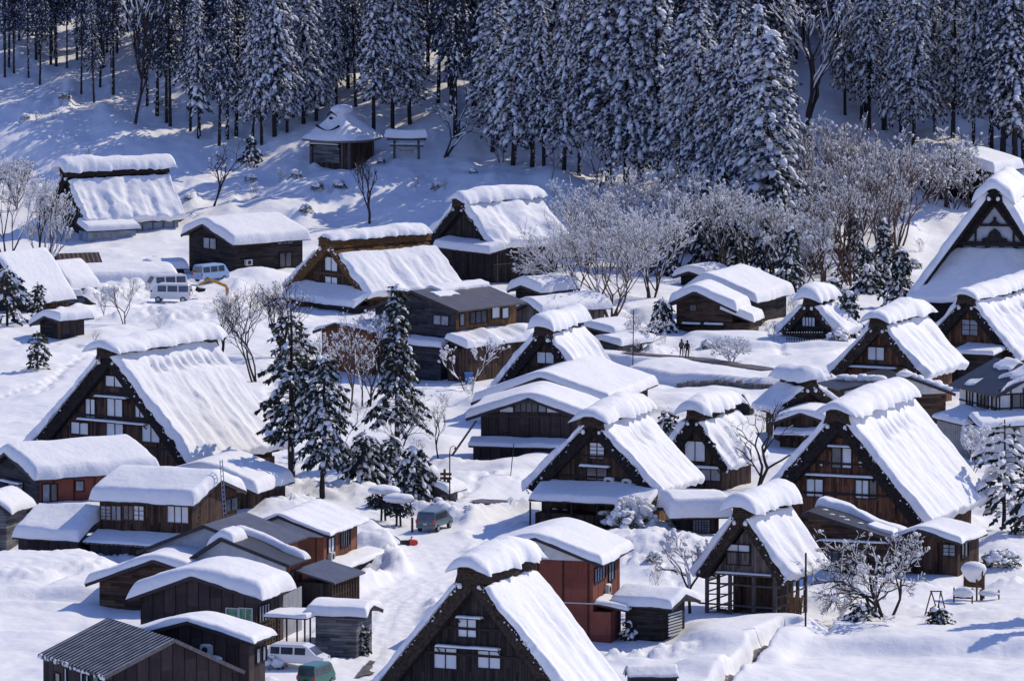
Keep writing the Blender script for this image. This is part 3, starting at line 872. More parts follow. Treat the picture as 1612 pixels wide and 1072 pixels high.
TRAILS = [((560, 760), (640, 742), (720, 735), (760, 728)), ((700, 800), (735, 780), (760, 760), (810, 765)), ((380, 640), (470, 690), (560, 700), (640, 690)), ((650, 610), (700, 605), (760, 625)),
          ((980, 870), (1030, 880), (1060, 910), (1075, 960)), ((1290, 940), (1340, 945), (1420, 925), (1530, 930)), ((480, 520), (440, 560), (420, 620)), ((200, 540), (130, 560), (60, 620)),
          ((900, 450), (960, 470), (1020, 520)), ((1190, 500), (1210, 540), (1240, 575)), ((30, 540), (120, 545), (180, 560)), ((430, 470), (400, 500), (360, 510)), ((240, 410), (280, 430), (320, 455))]
def footprints(x, y, z):
    rr_ = random.Random(8)
    for tl in TRAILS:
        for (ax_, ay_), (bx_, by_) in zip(tl[:-1], tl[1:]):
            a = at(ax_, ay_); b = at(bx_, by_); n = max(2, int((b - a).length / .45))
            for i in range(n):
                p = a + (b - a) * ((i + rr_.uniform(0, 1)) / n); qx = p.x + rr_.gauss(0, .28); qy = p.y + rr_.gauss(0, .35)
                m = (np.abs(x - qx) < .8) & (np.abs(y - qy) < 1.2)
                if m.any(): z[m] -= rr_.uniform(.14, .28) * np.exp(-((x[m] - qx) / .26) ** 2 - ((y[m] - qy) / .5) ** 2)
    for a, b, st in ((at(1428, 968, 0), at(1660, 976, 0), .75), (at(-30, 628, 0), at(80, 600, 0), .8), (at(1330, 470), at(1440, 420), .8)):
        n = int((b - a).length / st)
        for i in range(n):
            p = a + (b - a) * ((i + .5) / n)
            px_ = p.x + (.13 if i % 2 else -.13); py_ = p.y + .25 * math.sin(i * .3)
            m = (np.abs(x - px_) < .5) & (np.abs(y - py_) < 1.2)
            if m.any(): z[m] -= .22 * np.exp(-((x[m] - px_) / .17) ** 2 - ((y[m] - py_) / .5) ** 2)
    return z

def axis(segs):
    out = [segs[0][0]]
    for a, b, st in segs:
        n = max(1, int(round((b - a) / st)))
        out += [a + (b - a) * (i + 1) / n for i in range(n)]
    return np.array(out)
gx = axis([(-2500, -400, 150), (-400, -130, 18), (-130, -62, 3.5), (-62, 62, .24), (62, 130, 3.5), (130, 400, 18), (400, 2500, 150)])
gy_ = axis([(-400, 300, 100), (300, 500, 20), (500, 540, 4), (540, 760, .42), (760, 900, .5), (900, 960, 1.0), (960, 1100, 6), (1100, 1500, 40), (1500, 3500, 250)])
XX, YY = np.meshgrid(gx, gy_, indexing='ij')
ZZ = terrain(XX, YY); ZZ = footprints(XX, YY, ZZ)
ZZ = np.minimum(ZZ, 160)
def make_grid_mesh(name, X, Y, Z, m, smooth=True):
    n, k = X.shape
    co = np.stack([X, Y, Z], -1).reshape(-1, 3)
    i = np.arange((n - 1) * (k - 1)); r = i // (k - 1); c = i % (k - 1); a = r * k + c
    fc = np.stack([a, a + k, a + k + 1, a + 1], -1)
    me = bpy.data.meshes.new(name)
    me.vertices.add(len(co)); me.vertices.foreach_set('co', co.ravel())
    me.loops.add(fc.size); me.loops.foreach_set('vertex_index', fc.ravel().astype(np.int32))
    me.polygons.add(len(fc)); me.polygons.foreach_set('loop_start', (np.arange(len(fc)) * 4).astype(np.int32))
    me.polygons.foreach_set('use_smooth', np.ones(len(fc), bool))
    me.update(calc_edges=True); me.validate()
    me.materials.append(M[m])
    o = bpy.data.objects.new(name, me); C.objects.link(o)
    return o
ground = make_grid_mesh('ground', XX, YY, ZZ, 'ground_snow')
ground['kind'] = 'structure'

def gz(x, y): return float(terrain(np.array([x]), np.array([y]))[0])

def strip(name, pts, hw, m, lift=.03, seed=0, rag=.25):
    """narrow sheet draped on the ground"""
    P = []
    for a, b in zip(pts[:-1], pts[1:]):
        n = max(2, int((b - a).length / .6))
        for i in range(n): P.append(a + (b - a) * (i / n))
    P.append(pts[-1])
    rows = []
    for i, p in enumerate(P):
        d = (P[min(i + 1, len(P) - 1)] - P[max(i - 1, 0)]); d.z = 0; d.normalize(); nrm = Vector((-d.y, d.x, 0))
        w1 = hw * (1 + rag * float(fbm(i * .35, 0, 0, seed))); w2 = hw * (1 + rag * float(fbm(i * .35, 9, 0, seed)))
        row = []
        for t in np.linspace(-1, 1, 7):
            q = p + nrm * ((w1 if t > 0 else w2) * t); row.append((q.x, q.y))
        rows.append(row)
    A = np.array(rows); Z = terrain(A[:, :, 0], A[:, :, 1]) + lift
    mb = MB(); mb.grid(np.concatenate([A, Z[:, :, None]], -1))
    o = mb.build(name, m, smooth=True); o['kind'] = 'structure'; return o
strip('path', px_line([(985, 571), (1010, 574), (1080, 579.5), (1150, 589), (1212, 599)]), .95, 'asphalt', .09, 3)
strip('road', px_line([(745, 798), (790, 796), (845, 790), (880, 786)]), 1.0, 'asphalt', .12, 5, .9)
strip('road', px_line([(730, 806), (765, 806), (790, 803)]), .28, 'asphalt', .12, 8, .9)
strip('road', px_line([(566, 1066), (578, 1052), (590, 1040)]), .45, 'asphalt', .10, 11, .9)
strip('road', px_line([(1122, 1086), (1148, 1066), (1180, 1040), (1210, 1018)]), .4, 'asphalt', .08, 13, .4).name = 'ditch_water'

# low dark field wall showing under the overhanging snow
wl = px_line([(1068, 604.5), (1090, 607.5), (1120, 611.5), (1160, 614), (1200, 616.5), (1216, 616.5)]); wm_ = MB(); rw = random.Random(4)
for a, b in zip(wl[:-1], wl[1:]):
    n = int((b - a).length / .5) + 1
    for i in range(n):
        p0 = a + (b - a) * (i / n); p1 = a + (b - a) * ((i + 1.04) / n); yy = -.28 + rw.uniform(-.06, .06)
        zb = gz(p0.x, p0.y - .6); h_ = rw.uniform(.3, .55)
        wm_.bar((p0.x, p0.y + yy, zb + h_ / 2 - .1), (p1.x, p1.y + yy, zb + h_ / 2 - .1), .5, h_ + .3)
o = wm_.build('stone_wall', 'stone'); tag(o, 'low dark stone wall under overhanging snow between the path and the lower field', 'wall')
# ------------------------------------------------------------------ thatched farmhouses (pixel measures of the photograph)
B = {}
B['front'] = thatched('nearest thatched farmhouse at the bottom centre with three white shuttered windows',
    741, 893, 577, 888, 1096, 1150, 818, 24, T=.45, cap=(3.3, 1.25), capover=.9, gap=1.0, th=1.15, tm='thatch_grey', wm='wood_dark', seed=11,
    wins=[(722, 971, 750, 1000), (684, 1018, 719, 1050), (753, 1018, 788, 1050)], ledges=[(722, 762, 967), (690, 790, 1015)], shelves=[2.2, 5.1, 6.9], streak=.07, slopeamp=.09)
B['left'] = thatched('large left thatched farmhouse with seven white windows and dented roof snow',
    170, 549, 36, 300, 718, 768, 318, 35, T=.55, cap=(3.4, 1.0), capover=1.0, gap=.25, th=1.25, wm='wood_brown', dents=(2.0, 10, 3.2, 13.2, .42), seed=22,
    wins=[(167, 591, 195, 607), (134, 627, 149, 655), (169, 627, 194, 655), (215, 629, 229, 656), (110, 664, 138, 682), (168, 666, 195, 690), (226, 667, 254, 695)],
    ledges=[(153, 205, 622), (125, 234, 661)], shelves=[7.9, 5.9, 3.6], streak=.10, slopeamp=.15, capf=.35)
B['mid_back'] = thatched('thatched house with tall snow cap behind the two wide snow roofs in the centre',
    854, 516, 776, 932, 616, 650, 905, 22, T=.45, cap=(2.6, 1.35), capover=.9, gap=.3, th=1.0, wm='wood_brown', seed=33,
    wins=[(846, 554, 872, 571)], shelves=[4.0], streak=.13, slopeamp=.16)
B['small_right'] = thatched('small thatched storehouse behind a picket fence with one white shuttered window',
    1273, 471, 1226, 1319, 526, 550, 1303, 25, T=.6, cap=(2.6, 1.3), capover=.9, gap=.5, th=.75, ov=.7, wm='wood_dark', tm='thatch_grey', seed=44,
    wins=[(1264, 497, 1283, 516, 'shoji', 3), (1276, 532, 1300, 545, 'glass_pale', 3)], shelves=[2.1, 3.1], slopeamp=.22, capsnow_amp=.1)
B['right_mid'] = thatched('thatched farmhouse with light brown gable above a dark lean-to roof, right of centre',
    1381, 503, 1304, 1450, 591, 645, 1452, 25, T=.5, cap=(2.9, 1.05), capover=.9, gap=.3, th=1.05, tm='thatch_grey', wm='wood_red', seed=55,
    wins=[(1367, 546, 1392, 566)], ledges=[(1340, 1412, 576)], shelves=[4.0, 5.7], streak=.08, slopeamp=.13)
B['right_edge'] = thatched('thatched farmhouse cut by the right edge with one grey window in a light brown gable',
    1520, 466, 1442, 1602, 562, 603, 1630, 27, T=.5, cap=(2.9, .85), capover=.8, gap=.3, th=1.1, wm='wood_red', seed=66,
    wins=[(1515, 503, 1539, 527, 'glass_pale', 1, 2)], shelves=[3.5], streak=.12, slopeamp=.15, dents=(1.8, 8, 2, 14, .3),
    porch=[(1498, 1560, 556, 545, 2.6, .35, 'boards_dark')])
B['curled'] = thatched('thatched storehouse whose wide left roof slope faces the viewer, right of centre',
    1275, 600, 1222, 1330, 646, 692, 1241, -26, T=.35, cap=(3.0, 1.25), capover=.8, gap=.4, th=.95, tm='thatch_grey', wm='wood_brown', seed=77,
    shelves=[2.9], streak=.05, slopeamp=.08, capf=.3)
B['centre_small'] = thatched('thatched house with a single large white shutter beside a bare black tree',
    1091, 648, 1036, 1150, 735, 770, 1150, 22, T=.5, cap=(2.7, 1.1), capover=.7, gap=.5, th=1.0, wm='wood_brown', seed=88,
    wins=[(1079, 694, 1110, 725), (1104, 738, 1134, 756, 'glass_pale')], ledges=[(1096, 1134, 734)], shelves=[5.3], streak=.24, slopeamp=.22, capsnow_amp=.12)
B['centre'] = thatched('thatched farmhouse with two air conditioners and a snowy porch roof, in the centre',
    932, 658, 834, 1041, 774, 828, 1003, 22, T=.5, cap=(3.1, 1.1), capover=.7, gap=.35, th=1.15, wm='wood_brown', dents=(1.9, 5, 3.2, 7.2, .3), seed=99,
    wins=[(929, 696, 951, 720, 'shoji', 1, 3), (924, 734, 955, 754, 'glass')], ledges=[(915, 962, 731)], shelves=[5.6, 3.9], streak=.07, slopeamp=.09,
    porch=[(832, 1020, 790, 765, 2.2, .45, None)])
B['right_big'] = thatched('biggest thatched farmhouse on the right with half open middle window and dented roof snow',
    1317, 647, 1180, 1458, 820, 868, 1430, 21, T=.6, cap=(3.4, 1.05), capover=.6, gap=.1, th=1.3, wm='wood_red', dents=(2.4, 6, 4.0, 12, .4), seed=111,
    wins=[(1310, 703, 1325, 735, 'glass', 0), (1325, 703, 1340, 735, 'shoji', 0), (1351, 725, 1357, 733, 'shoji', 0), (1291, 725, 1296, 732, 'shoji', 0), (1271, 753, 1296, 780), (1347, 755, 1367, 783), (1368, 755, 1379, 783, 'glass', 0)],
    ledges=[(1271, 1376, 746), (1305, 1348, 699)], shelves=[9.0, 6.9, 4.5, 2.3], streak=.07, slopeamp=.09)
B['open_barn'] = thatched('small thatched barn standing on open timber posts, lower right',
    1166, 800, 1096, 1238, 908, 980, 1232, 24, T=.45, cap=(3.0, 1.25), capover=.9, gap=.4, th=.9, tm='thatch_grey', wm='wood_grey', seed=122, wall=False,
    wins=[(1145, 856, 1180, 866, 'shoji', 1), (1145, 868, 1180, 887, 'wood_grey', 1)], shelves=[], streak=.12, slopeamp=.1, name='thatched_barn')
B['far_left'] = thatched('far left thatched farmhouse with its snowy roof side towards the viewer',
    103, 266, 70, 140, 346, 382, 255, 62, T=.5, cap=(3.2, 1.2), capover=.9, gap=1.1, th=1.1, wm='wood_dark', seed=133, wins=[(110, 325, 118, 337)], streak=.12, slopeamp=.25)
B['back_mid'] = thatched('thatched farmhouse at the foot of the forest slope with tall dark side walls',
    723, 316, 676, 782, 386, 442, 842, 49, T=.7, cap=(3.0, 1.1), capover=.6, gap=.35, th=1.0, wm='wood_dark', seed=144, streak=.05, slopeamp=.28,
    porch=[(683, 772, 392, 384, 1.6, .75, None)])
B['brown_ridge'] = thatched('thatched farmhouse with bare brown thatch showing below its ridge snow',
    514, 377, 452, 586, 460, 482, 664, 50, T=.5, cap=(2.4, .75), capover=.3, gap=1.7, th=1.1, tm='thatch_brown', wm='wood_brown', seed=155, streak=.12, slopeamp=.12,
    wins=[(512, 405, 532, 426), (512, 436, 532, 448)], shelves=[3.2], porch=[(440, 560, 474, 452, 1.8, .5, 'boards_dark')])

# open timber barn: closed upper gable, posts and rails below
bi = B['open_barn']; rt = bi['root']; hz = 3.55; Hi_ = bi['Hr'] - .9 / math.cos(math.atan(bi['tan']))
hw = (Hi_ - hz) / bi['tan']
w = MB(); w.prism([(-hw, hz), (hw, hz), (0, Hi_ - .05)], .85, 1.05); w.prism([(-hw, hz), (hw, hz), (0, Hi_ - .05)], bi['L'] - 1.0, bi['L'] - .8)
w.box(-hw, .85, hz - .12, hw, bi['L'] - .8, hz)
w.build('gable_wall', 'wood_grey', rt)
w = MB(); w.box(-1.4, 1.9, -1, 1.7, bi['L'] - 1.4, hz - .12); w.build('inner_wall', 'wood_brown', rt)
for i, x in enumerate((-3.0, -1.15, .75, 2.45)):
    for y in (.7, bi['L'] - .9):
        q = MB(); q.box(x - .12, y - .12, -1.2, x + .12, y + .12, hz); q.build('post', 'beam_grey', rt)
for y0_ in (2.9, 5.2):
    for x in (-3.0, 2.45):
        q = MB(); q.box(x - .11, y0_ - .11, -1.2, x + .11, y0_ + .11, hz); q.build('post', 'beam_grey', rt)
for z in (.55, 1.15, 1.9, 2.7):
    q = MB(); q.bar((-3.1, .62, z), (-1.1, .62, z + .1), .09); q.bar((-3.02, .6, z + .15), (-3.02, bi['L'] - .8, z + .15), .09); q.bar((2.5, .6, z), (2.5, bi['L'] - .8, z), .09)
    if z in (1.15, 2.7): q.bar((-3.6 if z < 2 else -3.1, .58, z + .05), (2.9, .58, z), .12)
    q.build('rail', 'beam_grey', rt)
sn_ = MB(); snow_sheet(sn_, lambda a, b: (-hw + .2 + a, .45 + b, hz + .003 + 0 * a), 2 * hw - .4, .42, .12, (0, 0, 1), r=.08, seed=4, amp=.03, wob=.03); sn_.build('ledge_snow', 'snow', rt, True)
w = MB(); w.box(-hw + .1, .42, hz - .12, hw - .1, .85, hz); w.build('ledge', 'beam_grey', rt)

# porch of the centre farmhouse: closed front with plank wall, posts
ci = B['centre']; w = MB(); w.box(-4.3, -1.6, -1.5, 1.6, .8, 1.1); w.build('porch_wall', 'wood_brown', ci['root'])
w = MB()
for x in (-4.6, -3.0, -1.0, 1.2, 3.6): w.box(x - .06, -2.0, -1, x + .06, -1.88, 2.0)
w.build('porch_posts', 'beam', ci['root'])
w = MB(); w.box(ci['wx'] - .02, 2, -1, ci['wx'] + .35, ci['L'] - 1, 1.6); w.build('side_wall', 'ochre', ci['root'])
# straw coloured reed screens leaning under the eaves of the left farmhouse
li = B['left']; w = MB(); w.box(li['wx'] - .02, li['L'] - 5.5, -1, li['wx'] + .25, li['L'] - .7, 1.9); w.build('side_wall', 'ochre', li['root'])
# far left: low lit glazed side wall and a front lean-to
fi = B['far_left']; w = fi['wx']
wx_ = MB(); wx_.box(w, .6, -1, w + .5, fi['L'] - .5, fi['zw'] + .2); wx_.build('side_wall', 'glass_pale', fi['root'])
for i in range(9):
    q = MB(); q.box(w + .5, .8 + i * 1.25, -.5, w + .56, .88 + i * 1.25, fi['zw'] + .2); q.build('mullion', 'beam_grey', fi['root'])
leanto(fi['root'], w + .3, w + 3.0, 2.6, 1.9, -.8, 5.6, T=.55, name='lean_to_roof', slope='x', seed=8, walls=('glass_pale',))
# tall lower walls of the back farmhouse: scaffold rail along its side
bm = B['back_mid']; q = MB(); q.bar((bm['wx'] + .5, .5, 2.0), (bm['wx'] + .5, bm['L'] + 1, 2.0), .09)
for y in (1, 4, 7, 10): q.bar((bm['wx'] + .5, y, -.5), (bm['wx'] + .5, y, 3.0), .09)
q.build('rail', 'beam_grey', bm['root'])

# ------------------------------------------------------------------ ordinary wooden buildings
H = {}
H['far_wood'] = house('two-storey dark wooden house with thick snow roof and small wall heater, upper left', 296, 372, 428, 368, 384, (325, 354), 50, L=9, T=.95, wm='boards_dark', seed=1, side_oh=.6,
    wins=[(320, 375, 341, 391, 'glass_pale', 1)], rwins=[(392, 368, 404, 384, 'glass', 1), (410, 366, 425, 383, 'glass', 1), (436, 366, 460, 384, 'glass_pale', 2), (440, 398, 458, 420, 'glass', 1)])
H['metal_two'] = house('two-storey brown house with bare grey-brown metal roof behind the tall dark conifer', 590, 718, 590, 484, 486, (654, 458), 41, L=8.6, wm='boards_blue', roof='metal_brown', snow=False, seed=2,
    oh=.9, wins=[(683, 497, 707, 511, 'glass_pale', 1), (598, 493, 612, 510, 'glass_pale', 1)], rwins=[(724, 494, 731, 512, 'glass_pale', 0), (740, 490, 766, 508, 'glass', 2), (774, 481, 786, 500, 'shoji', 0), (790, 484, 800, 500, 'shoji', 0)])
hm = H['metal_two']; hr = hm['root']
w = MB(); w.box(hm['W'] / 2 + .001, .05, hm['zr'] - 2.4, hm['W'] / 2 + .015, hm['L'] - .05, hm['zr'] - .1); w.build('side_cladding', 'ochre', hr)
sn_ = MB(); snow_sheet(sn_, lambda a, b: (hm['xp'] - 1.3 + a, hm['L'] - 6.2 + b, hm['roofz'](hm['xp'] - 1.3 + a) + .15), 2.7, 6.8, .35, (0, 0, 1), r=.2, seed=3, amp=.16, wob=.3); sn_.build('roof_snow', 'snow', hr, True)
sn_ = MB(); snow_sheet(sn_, lambda a, b: (hm['xp'] + .9 + a, 1.0 + b, hm['roofz'](hm['xp'] + .9 + a) + .15), 1.3, 2.8, .08, (0, 0, 1), r=.1, seed=13, amp=.06, wob=.3); sn_.build('roof_snow', 'snow', hr, True)
leanto(hr, hm['W'] / 2 + .01, hm['W'] / 2 + 2.6, 3.9, 3.2, -1.5, hm['L'] + 1, T=.6, slope='x', streak=.35, seed=5, walls=('wood_brown',), amp=.15)
leanto(hr, -1.0, hm['W'] / 2 - .8, 3.4, 3.0, -1.2, -.01, T=.45, seed=6, walls=('boards_blue',))
H['rust'] = house('small rust-red house with thin snow roof behind the bare trees, left of the tall conifer', 506, 590, 586, 519, 522, (534, 509), 33, L=6.5, T=.3, wm='rust_wall', seed=3, amp=.14, r=.2)
H['snow_mid'] = house('low house with pointed dark gable and broad snow roof beside the brown house', 801, 856, 522, 494, 492, (836, 477), 50, L=7.8, T=.8, wm='wood_grey', seed=4, oh=.5)
H['snow_back'] = house('small dark shed with swelling snow roof below the back farmhouse', 812, 852, 478, 456, 460, (826, 450), 42, L=4.6, T=1.0, wm='boards_dark', seed=5, name='shed', cat='shed')
H['right_back2'] = house('wooden house with the larger flat snow roof, directly behind the dark plank barn', 1068, 1186, 512, 474, 474, (1112, 440), 24, L=8.5, T=.95, wm='boards_dark', seed=6,
    wins=[(1170, 463, 1176, 477, 'glass_pale', 0)])
H['plank_barn'] = house('dark plank barn with two narrow snow ledges above its doors', 1065, 1152, 530, 474, 486, (1096, 459), 17, L=4, T=.9, wm='boards_brown', seed=7, name='barn', cat='barn',
    wins=[(1086, 480, 1096, 489, 'glass', 0)], ledges=[(1075, 1104, 508), (1109, 1139, 509)])
hp = H['plank_barn']; leanto(hp['root'], hp['W'] / 2 - 1.2, hp['W'] / 2 + 2.1, hp['zr'] - .0, hp['zr'] - 1.2, -.25, 3.8, T=.75, slope='x', seed=4, walls=('boards_brown',))
H['wide_upper'] = house('wide house with long snow roof partly hidden behind the dark two-storey house, centre', 758, 950, 672, 630, 630, (853, 594), 18, bx=926, T=.75, wm='boards_dark', seed=8, oh=.8, rnd_ridge=1.0)
H['dark_two'] = house('black two-storey house with arched snow roof and row of pale upper windows, centre', 757, 908, 728, 652, 655, (833, 627), 9, L=7.5, T=.8, wm='panel_dark', seed=9, oh=1.2, rnd_ridge=1.0,
    wins=[(777, 641, 785, 647, 'shoji', 0), (787, 640, 808, 648, 'shoji', 0), (811, 632, 846, 648, 'glass', 3), (848, 637, 859, 648, 'glass_pale', 0), (861, 641, 884, 649, 'shoji', 0), (769, 704, 900, 712, 'glass_pale', 8)])
hd = H['dark_two']; leanto(hd['root'], -hd['W'] / 2 - .8, hd['W'] / 2 + .2, 2.0, 1.55, -1.7, -.01, T=.28, seed=7, walls=('panel_dark',))
w = MB()
for i in range(14):
    x = -3.6 + i * .55; w.box(x - .03, -.06, 2.2, x + .03, 0, 4.0)
w.box(-hd['W'] / 2, -.05, 3.9, hd['W'] / 2, .0, 4.05); w.box(-hd['W'] / 2, -.05, 2.1, hd['W'] / 2, .0, 2.2)
w.build('lattice', 'roof_edge', hd['root'])
w = MB(); w.bar((-hd['W'] / 2 - 2.6, -1.2, .2), (-hd['W'] / 2 - .3, -.6, 3.6), .16); w.build('prop', 'beam_grey', hd['root'])
H['shrine_store'] = house_side('small dark lattice-fronted building with one thick block of snow, left of the open barn', 1071, 1131, 848, 812, 800, 80, 4.2, T=1.5, wm='wood_dark', seed=10, oh=1.0, fo=1.0, rnd_ridge=1.6, r=.5,
    rwins=[(1090, 818, 1116, 842, 'glass_pale', 5, 5)], name='storehouse', cat='storehouse')
H['left_top'] = house('dark board house with brown side wall and domed snow roof, at the left edge', -28, 65, 828, 748, 752, (19, 712), 57, L=10.4, T=.95, wm='boards_blue', seed=12, r=.5,
    wins=[(14, 759, 39, 785, 'glass_pale', 1)], rwins=[(71, 762, 82, 790, 'glass_pale', 0), (84, 762, 93, 789, 'glass', 0), (121, 757, 133, 772, 'glass_pale', 0)], ledges=[(7, 40, 757)])
hl = H['left_top']; w = MB(); w.box(hl['W'] / 2 + .002, .1, .2, hl['W'] / 2 + .015, hl['L'] - .1, hl['zr'] - .15); w.build('side_cladding', 'brick_red', hl['root'])
leanto(hl['root'], hl['W'] / 2 + .01, hl['W'] / 2 + 2.6, 1.9, 1.6, -.3, 9, T=.5, slope='x', seed=15, walls=('boards_dark',))
H['shed_roof'] = house('brown house with broad arched snow roof behind the curtained upper storey, left', 242, 400, 802, 764, 772, (322, 737), 22, L=6.5, T=.95, wm='wood_brown', seed=13, r=.5, rnd_ridge=1.2)
H['curtain'] = house_side('house with curtained brown upper windows under a sagging quilt of snow, lower left', 157, 305, 884, 792, 756, -66, 8.0, T=1.0, wm='wood_brown', seed=14, r=.55, oh=.7, fo=.5, rnd_ridge=.9,
    lwins=[(160, 796, 176, 817, 'glass_pale', 1, 3, 'beam_brown'), (177, 796, 192, 818, 'glass_pale', 1, 0, 'beam_brown'), (196, 796, 212, 817, 'glass', 1, 0, 'beam_brown'), (213, 796, 229, 818, 'shoji', 1, 2, 'beam_brown'), (267, 796, 300, 822, 'shoji', 2, 0, 'beam_brown')],
    wins=[(352, 784, 372, 802, 'glass', 1)])
hc = H['curtain']; xl_ = -hc['W'] / 2
leanto(hc['root'], xl_ - .01, xl_ - 2.4, 2.1, 1.4, -.4, hc['L'] + .2, T=.14, slope='x', seed=16, m='metal_slate', walls=('panel_dark',), amp=.05)
leanto(hc['root'], xl_ + 1.5, xl_ - 3.0, 3.2, 1.5, hc['L'] + .3, hc['L'] + 6.2, T=.75, slope='x', seed=17, walls=('panel_dark',), amp=.12, r=.4)
# ladder leaning on its gable
ld = MB(); a_ = Vector((-1.2, -1.5, 3.4)); b_ = Vector((-.2, -.7, 7.6))
for dx in (-.22, .22): ld.bar(a_ + Vector((dx, 0, 0)), b_ + Vector((dx, 0, 0)), .06)
for i in range(12):
    p_ = a_ + (b_ - a_) * ((i + .5) / 12); ld.bar(p_ + Vector((-.22, 0, 0)), p_ + Vector((.22, 0, 0)), .05)
lo_ = ld.build('ladder', 'hub'); lo_.location = hc['root'].location; lo_.rotation_euler = hc['root'].rotation_euler
tag(lo_, 'thin metal ladder leaning against the snowy gable of the curtained house', 'ladder')
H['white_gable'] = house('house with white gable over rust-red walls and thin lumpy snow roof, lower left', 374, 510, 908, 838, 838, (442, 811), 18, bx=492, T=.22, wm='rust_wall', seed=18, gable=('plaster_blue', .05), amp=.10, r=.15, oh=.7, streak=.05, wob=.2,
    rwins=[(516, 846, 525, 868, 'shoji', 1), (535, 834, 548, 858, 'glass', 3)], rnd_ridge=.3)
hw_ = H['white_gable']; leanto(hw_['root'], hw_['W'] / 2 + .01, hw_['W'] / 2 + 1.8, 1.2, .8, .5, hw_['L'] + 2, T=.22, slope='x', seed=19, walls=('wood_brown',), amp=.12)
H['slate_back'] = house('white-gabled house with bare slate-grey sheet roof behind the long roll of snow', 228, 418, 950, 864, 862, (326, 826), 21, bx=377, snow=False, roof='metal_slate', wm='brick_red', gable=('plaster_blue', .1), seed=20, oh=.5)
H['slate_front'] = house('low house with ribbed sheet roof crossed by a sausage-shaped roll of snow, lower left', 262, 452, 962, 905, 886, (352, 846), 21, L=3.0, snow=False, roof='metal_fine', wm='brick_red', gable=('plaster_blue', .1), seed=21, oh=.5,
    rwins=[(458, 898, 464, 922, 'glass', 0)])
hs = H['slate_front']; sn_ = MB()
def _roll(a, b):
    x = hs['xp'] - 2.0 + a
    return x, 2.5 + b + .35 * np.sin(x * 1.1), hs['roofz'](x) + .15
snow_sheet(sn_, _roll, 7.6, .95, .5, (0, 0, 1), r=.4, res=.25, seed=22, amp=.14, wob=.12, freq=.9)
sn_.build('roof_snow', 'snow', hs['root'], True); sn_ = MB()
snow_sheet(sn_, lambda a, b: (hs['xp'] - 1.1 + a, -.5 + b, hs['roofz'](hs['xp'] - 1.1 + a) + .15), 2.2, 2.6, .6, (0, 0, 1), r=.4, res=.25, seed=23, amp=.1, wob=.12)
sn_.build('roof_snow', 'snow', hs['root'], True)
leanto(hs['root'], hs['W'] / 2 + .02, hs['W'] / 2 + 3.3, 3.2, 2.4, 1.4, 7.6, T=0, slope='x', seed=24, m='metal_slate', walls=('wood_dark',))
lt = MB()
for i in range(11):
    y = 1.7 + i * .52; lt.box(hs['W'] / 2 + 2.97, y, -1, hs['W'] / 2 + 3.03, y + .06, 2.25)
for z in (-.2, .3, .8, 1.3, 1.8): lt.box(hs['W'] / 2 + 2.96, 1.7, z, hs['W'] / 2 + 3.0, 5.2, z + .06)
lt.build('lattice', 'beam_brown', hs['root'])
H['brown_long'] = house('long brown plank house under a smooth snow roof, behind the green-curtained house', 155, 338, 962, 913, 913, (246, 881), 20, L=12.5, T=.7, wm='boards_brown', seed=25, oh=.9, r=.45, rnd_ridge=1.2)
H['green_curtain'] = house('dark brown house with green curtains and the thickest snow roof, lower left', 220, 404, 1024, 937, 940, (308, 906), 20, L=5.4, T=1.15, wm='panel_dark', seed=26, oh=.7, r=.7, rnd_ridge=1.6,
    wins=[(358, 957, 376, 978, 'curtain_green', 0, 0, 'frame_white'), (379, 957, 398, 979, 'curtain_green', 1, 0, 'frame_white')], rwins=[(408, 951, 424, 976, 'glass_pale', 3, 0)])
hg = H['green_curtain']; lt = MB()
for i in range(9): lt.box(hg['W'] / 2, .2 + i * .55, 0, hg['W'] / 2 + .06, .26 + i * .55, 2.0)
for i in range(6): lt.box(hg['W'] / 2, .2, .1 + i * .35, hg['W'] / 2 + .05, 5.0, .15 + i * .35)
lt.build('lattice', 'beam_brown', hg['root'])
H['ac_house'] = house('low dark house with an air conditioner beside the ribbed black and white roof', 92, 394, 1102, 1030, 1008, (302, 977), 20, L=3.0, T=.5, wm='panel_dark', seed=27, oh=.6, r=.4, rnd_ridge=1.2,
    rwins=[(404, 1020, 410, 1042, 'glass_pale', 0), (413, 1016, 418, 1038, 'glass_pale', 0)])
H['ribbed'] = house('dark barn with bare black and white ribbed sheet roof at the bottom left', 168, 375, 1128, 1063, 1054, (272, 1006), -27, bx=163, snow=False, roof='metal_dark', wm='panel_dark', seed=28, oh=.25, fo=.35, trim='roof_edge_grey', name='barn', cat='barn',
    lwins=[(98, 1050, 102, 1090, 'shoji', 0), (126, 1058, 130, 1095, 'shoji', 0), (136, 1062, 140, 1098, 'shoji', 0), (148, 1064, 158, 1098, 'curtain_green', 0), (80, 1058, 90, 1090, 'glass', 0)])
hb = H['ribbed']; ribs(hb, .56, -.3, hb['L'] + .3, xa=hb['X0'] + .03, xb=hb['xp'] - .05)
ic = MB(); rr = random.Random(5)
for i in range(40):
    y = rr.uniform(-.3, hb['L'] + .3); ic.blob((hb['X0'] + rr.uniform(-.03, .1), y, float(hb['roofz'](hb['X0'])) + rr.uniform(-.05, .1)), (.1, rr.uniform(.08, .3), rr.uniform(.07, .2)), n=6, rnd=rr)
ic.build('eaves_ice', 'snow', hb['root'], True)
H['board_shed'] = house_side('grey board shed with rectangular snow roof and plants on its side, lower left of centre', 497, 562, 1034, 970, 954, -72, 3.4, T=.75, wm='boards_grey', seed=29, oh=.35, fo=.7, r=.3, rnd_ridge=1.5, name='shed', cat='shed')
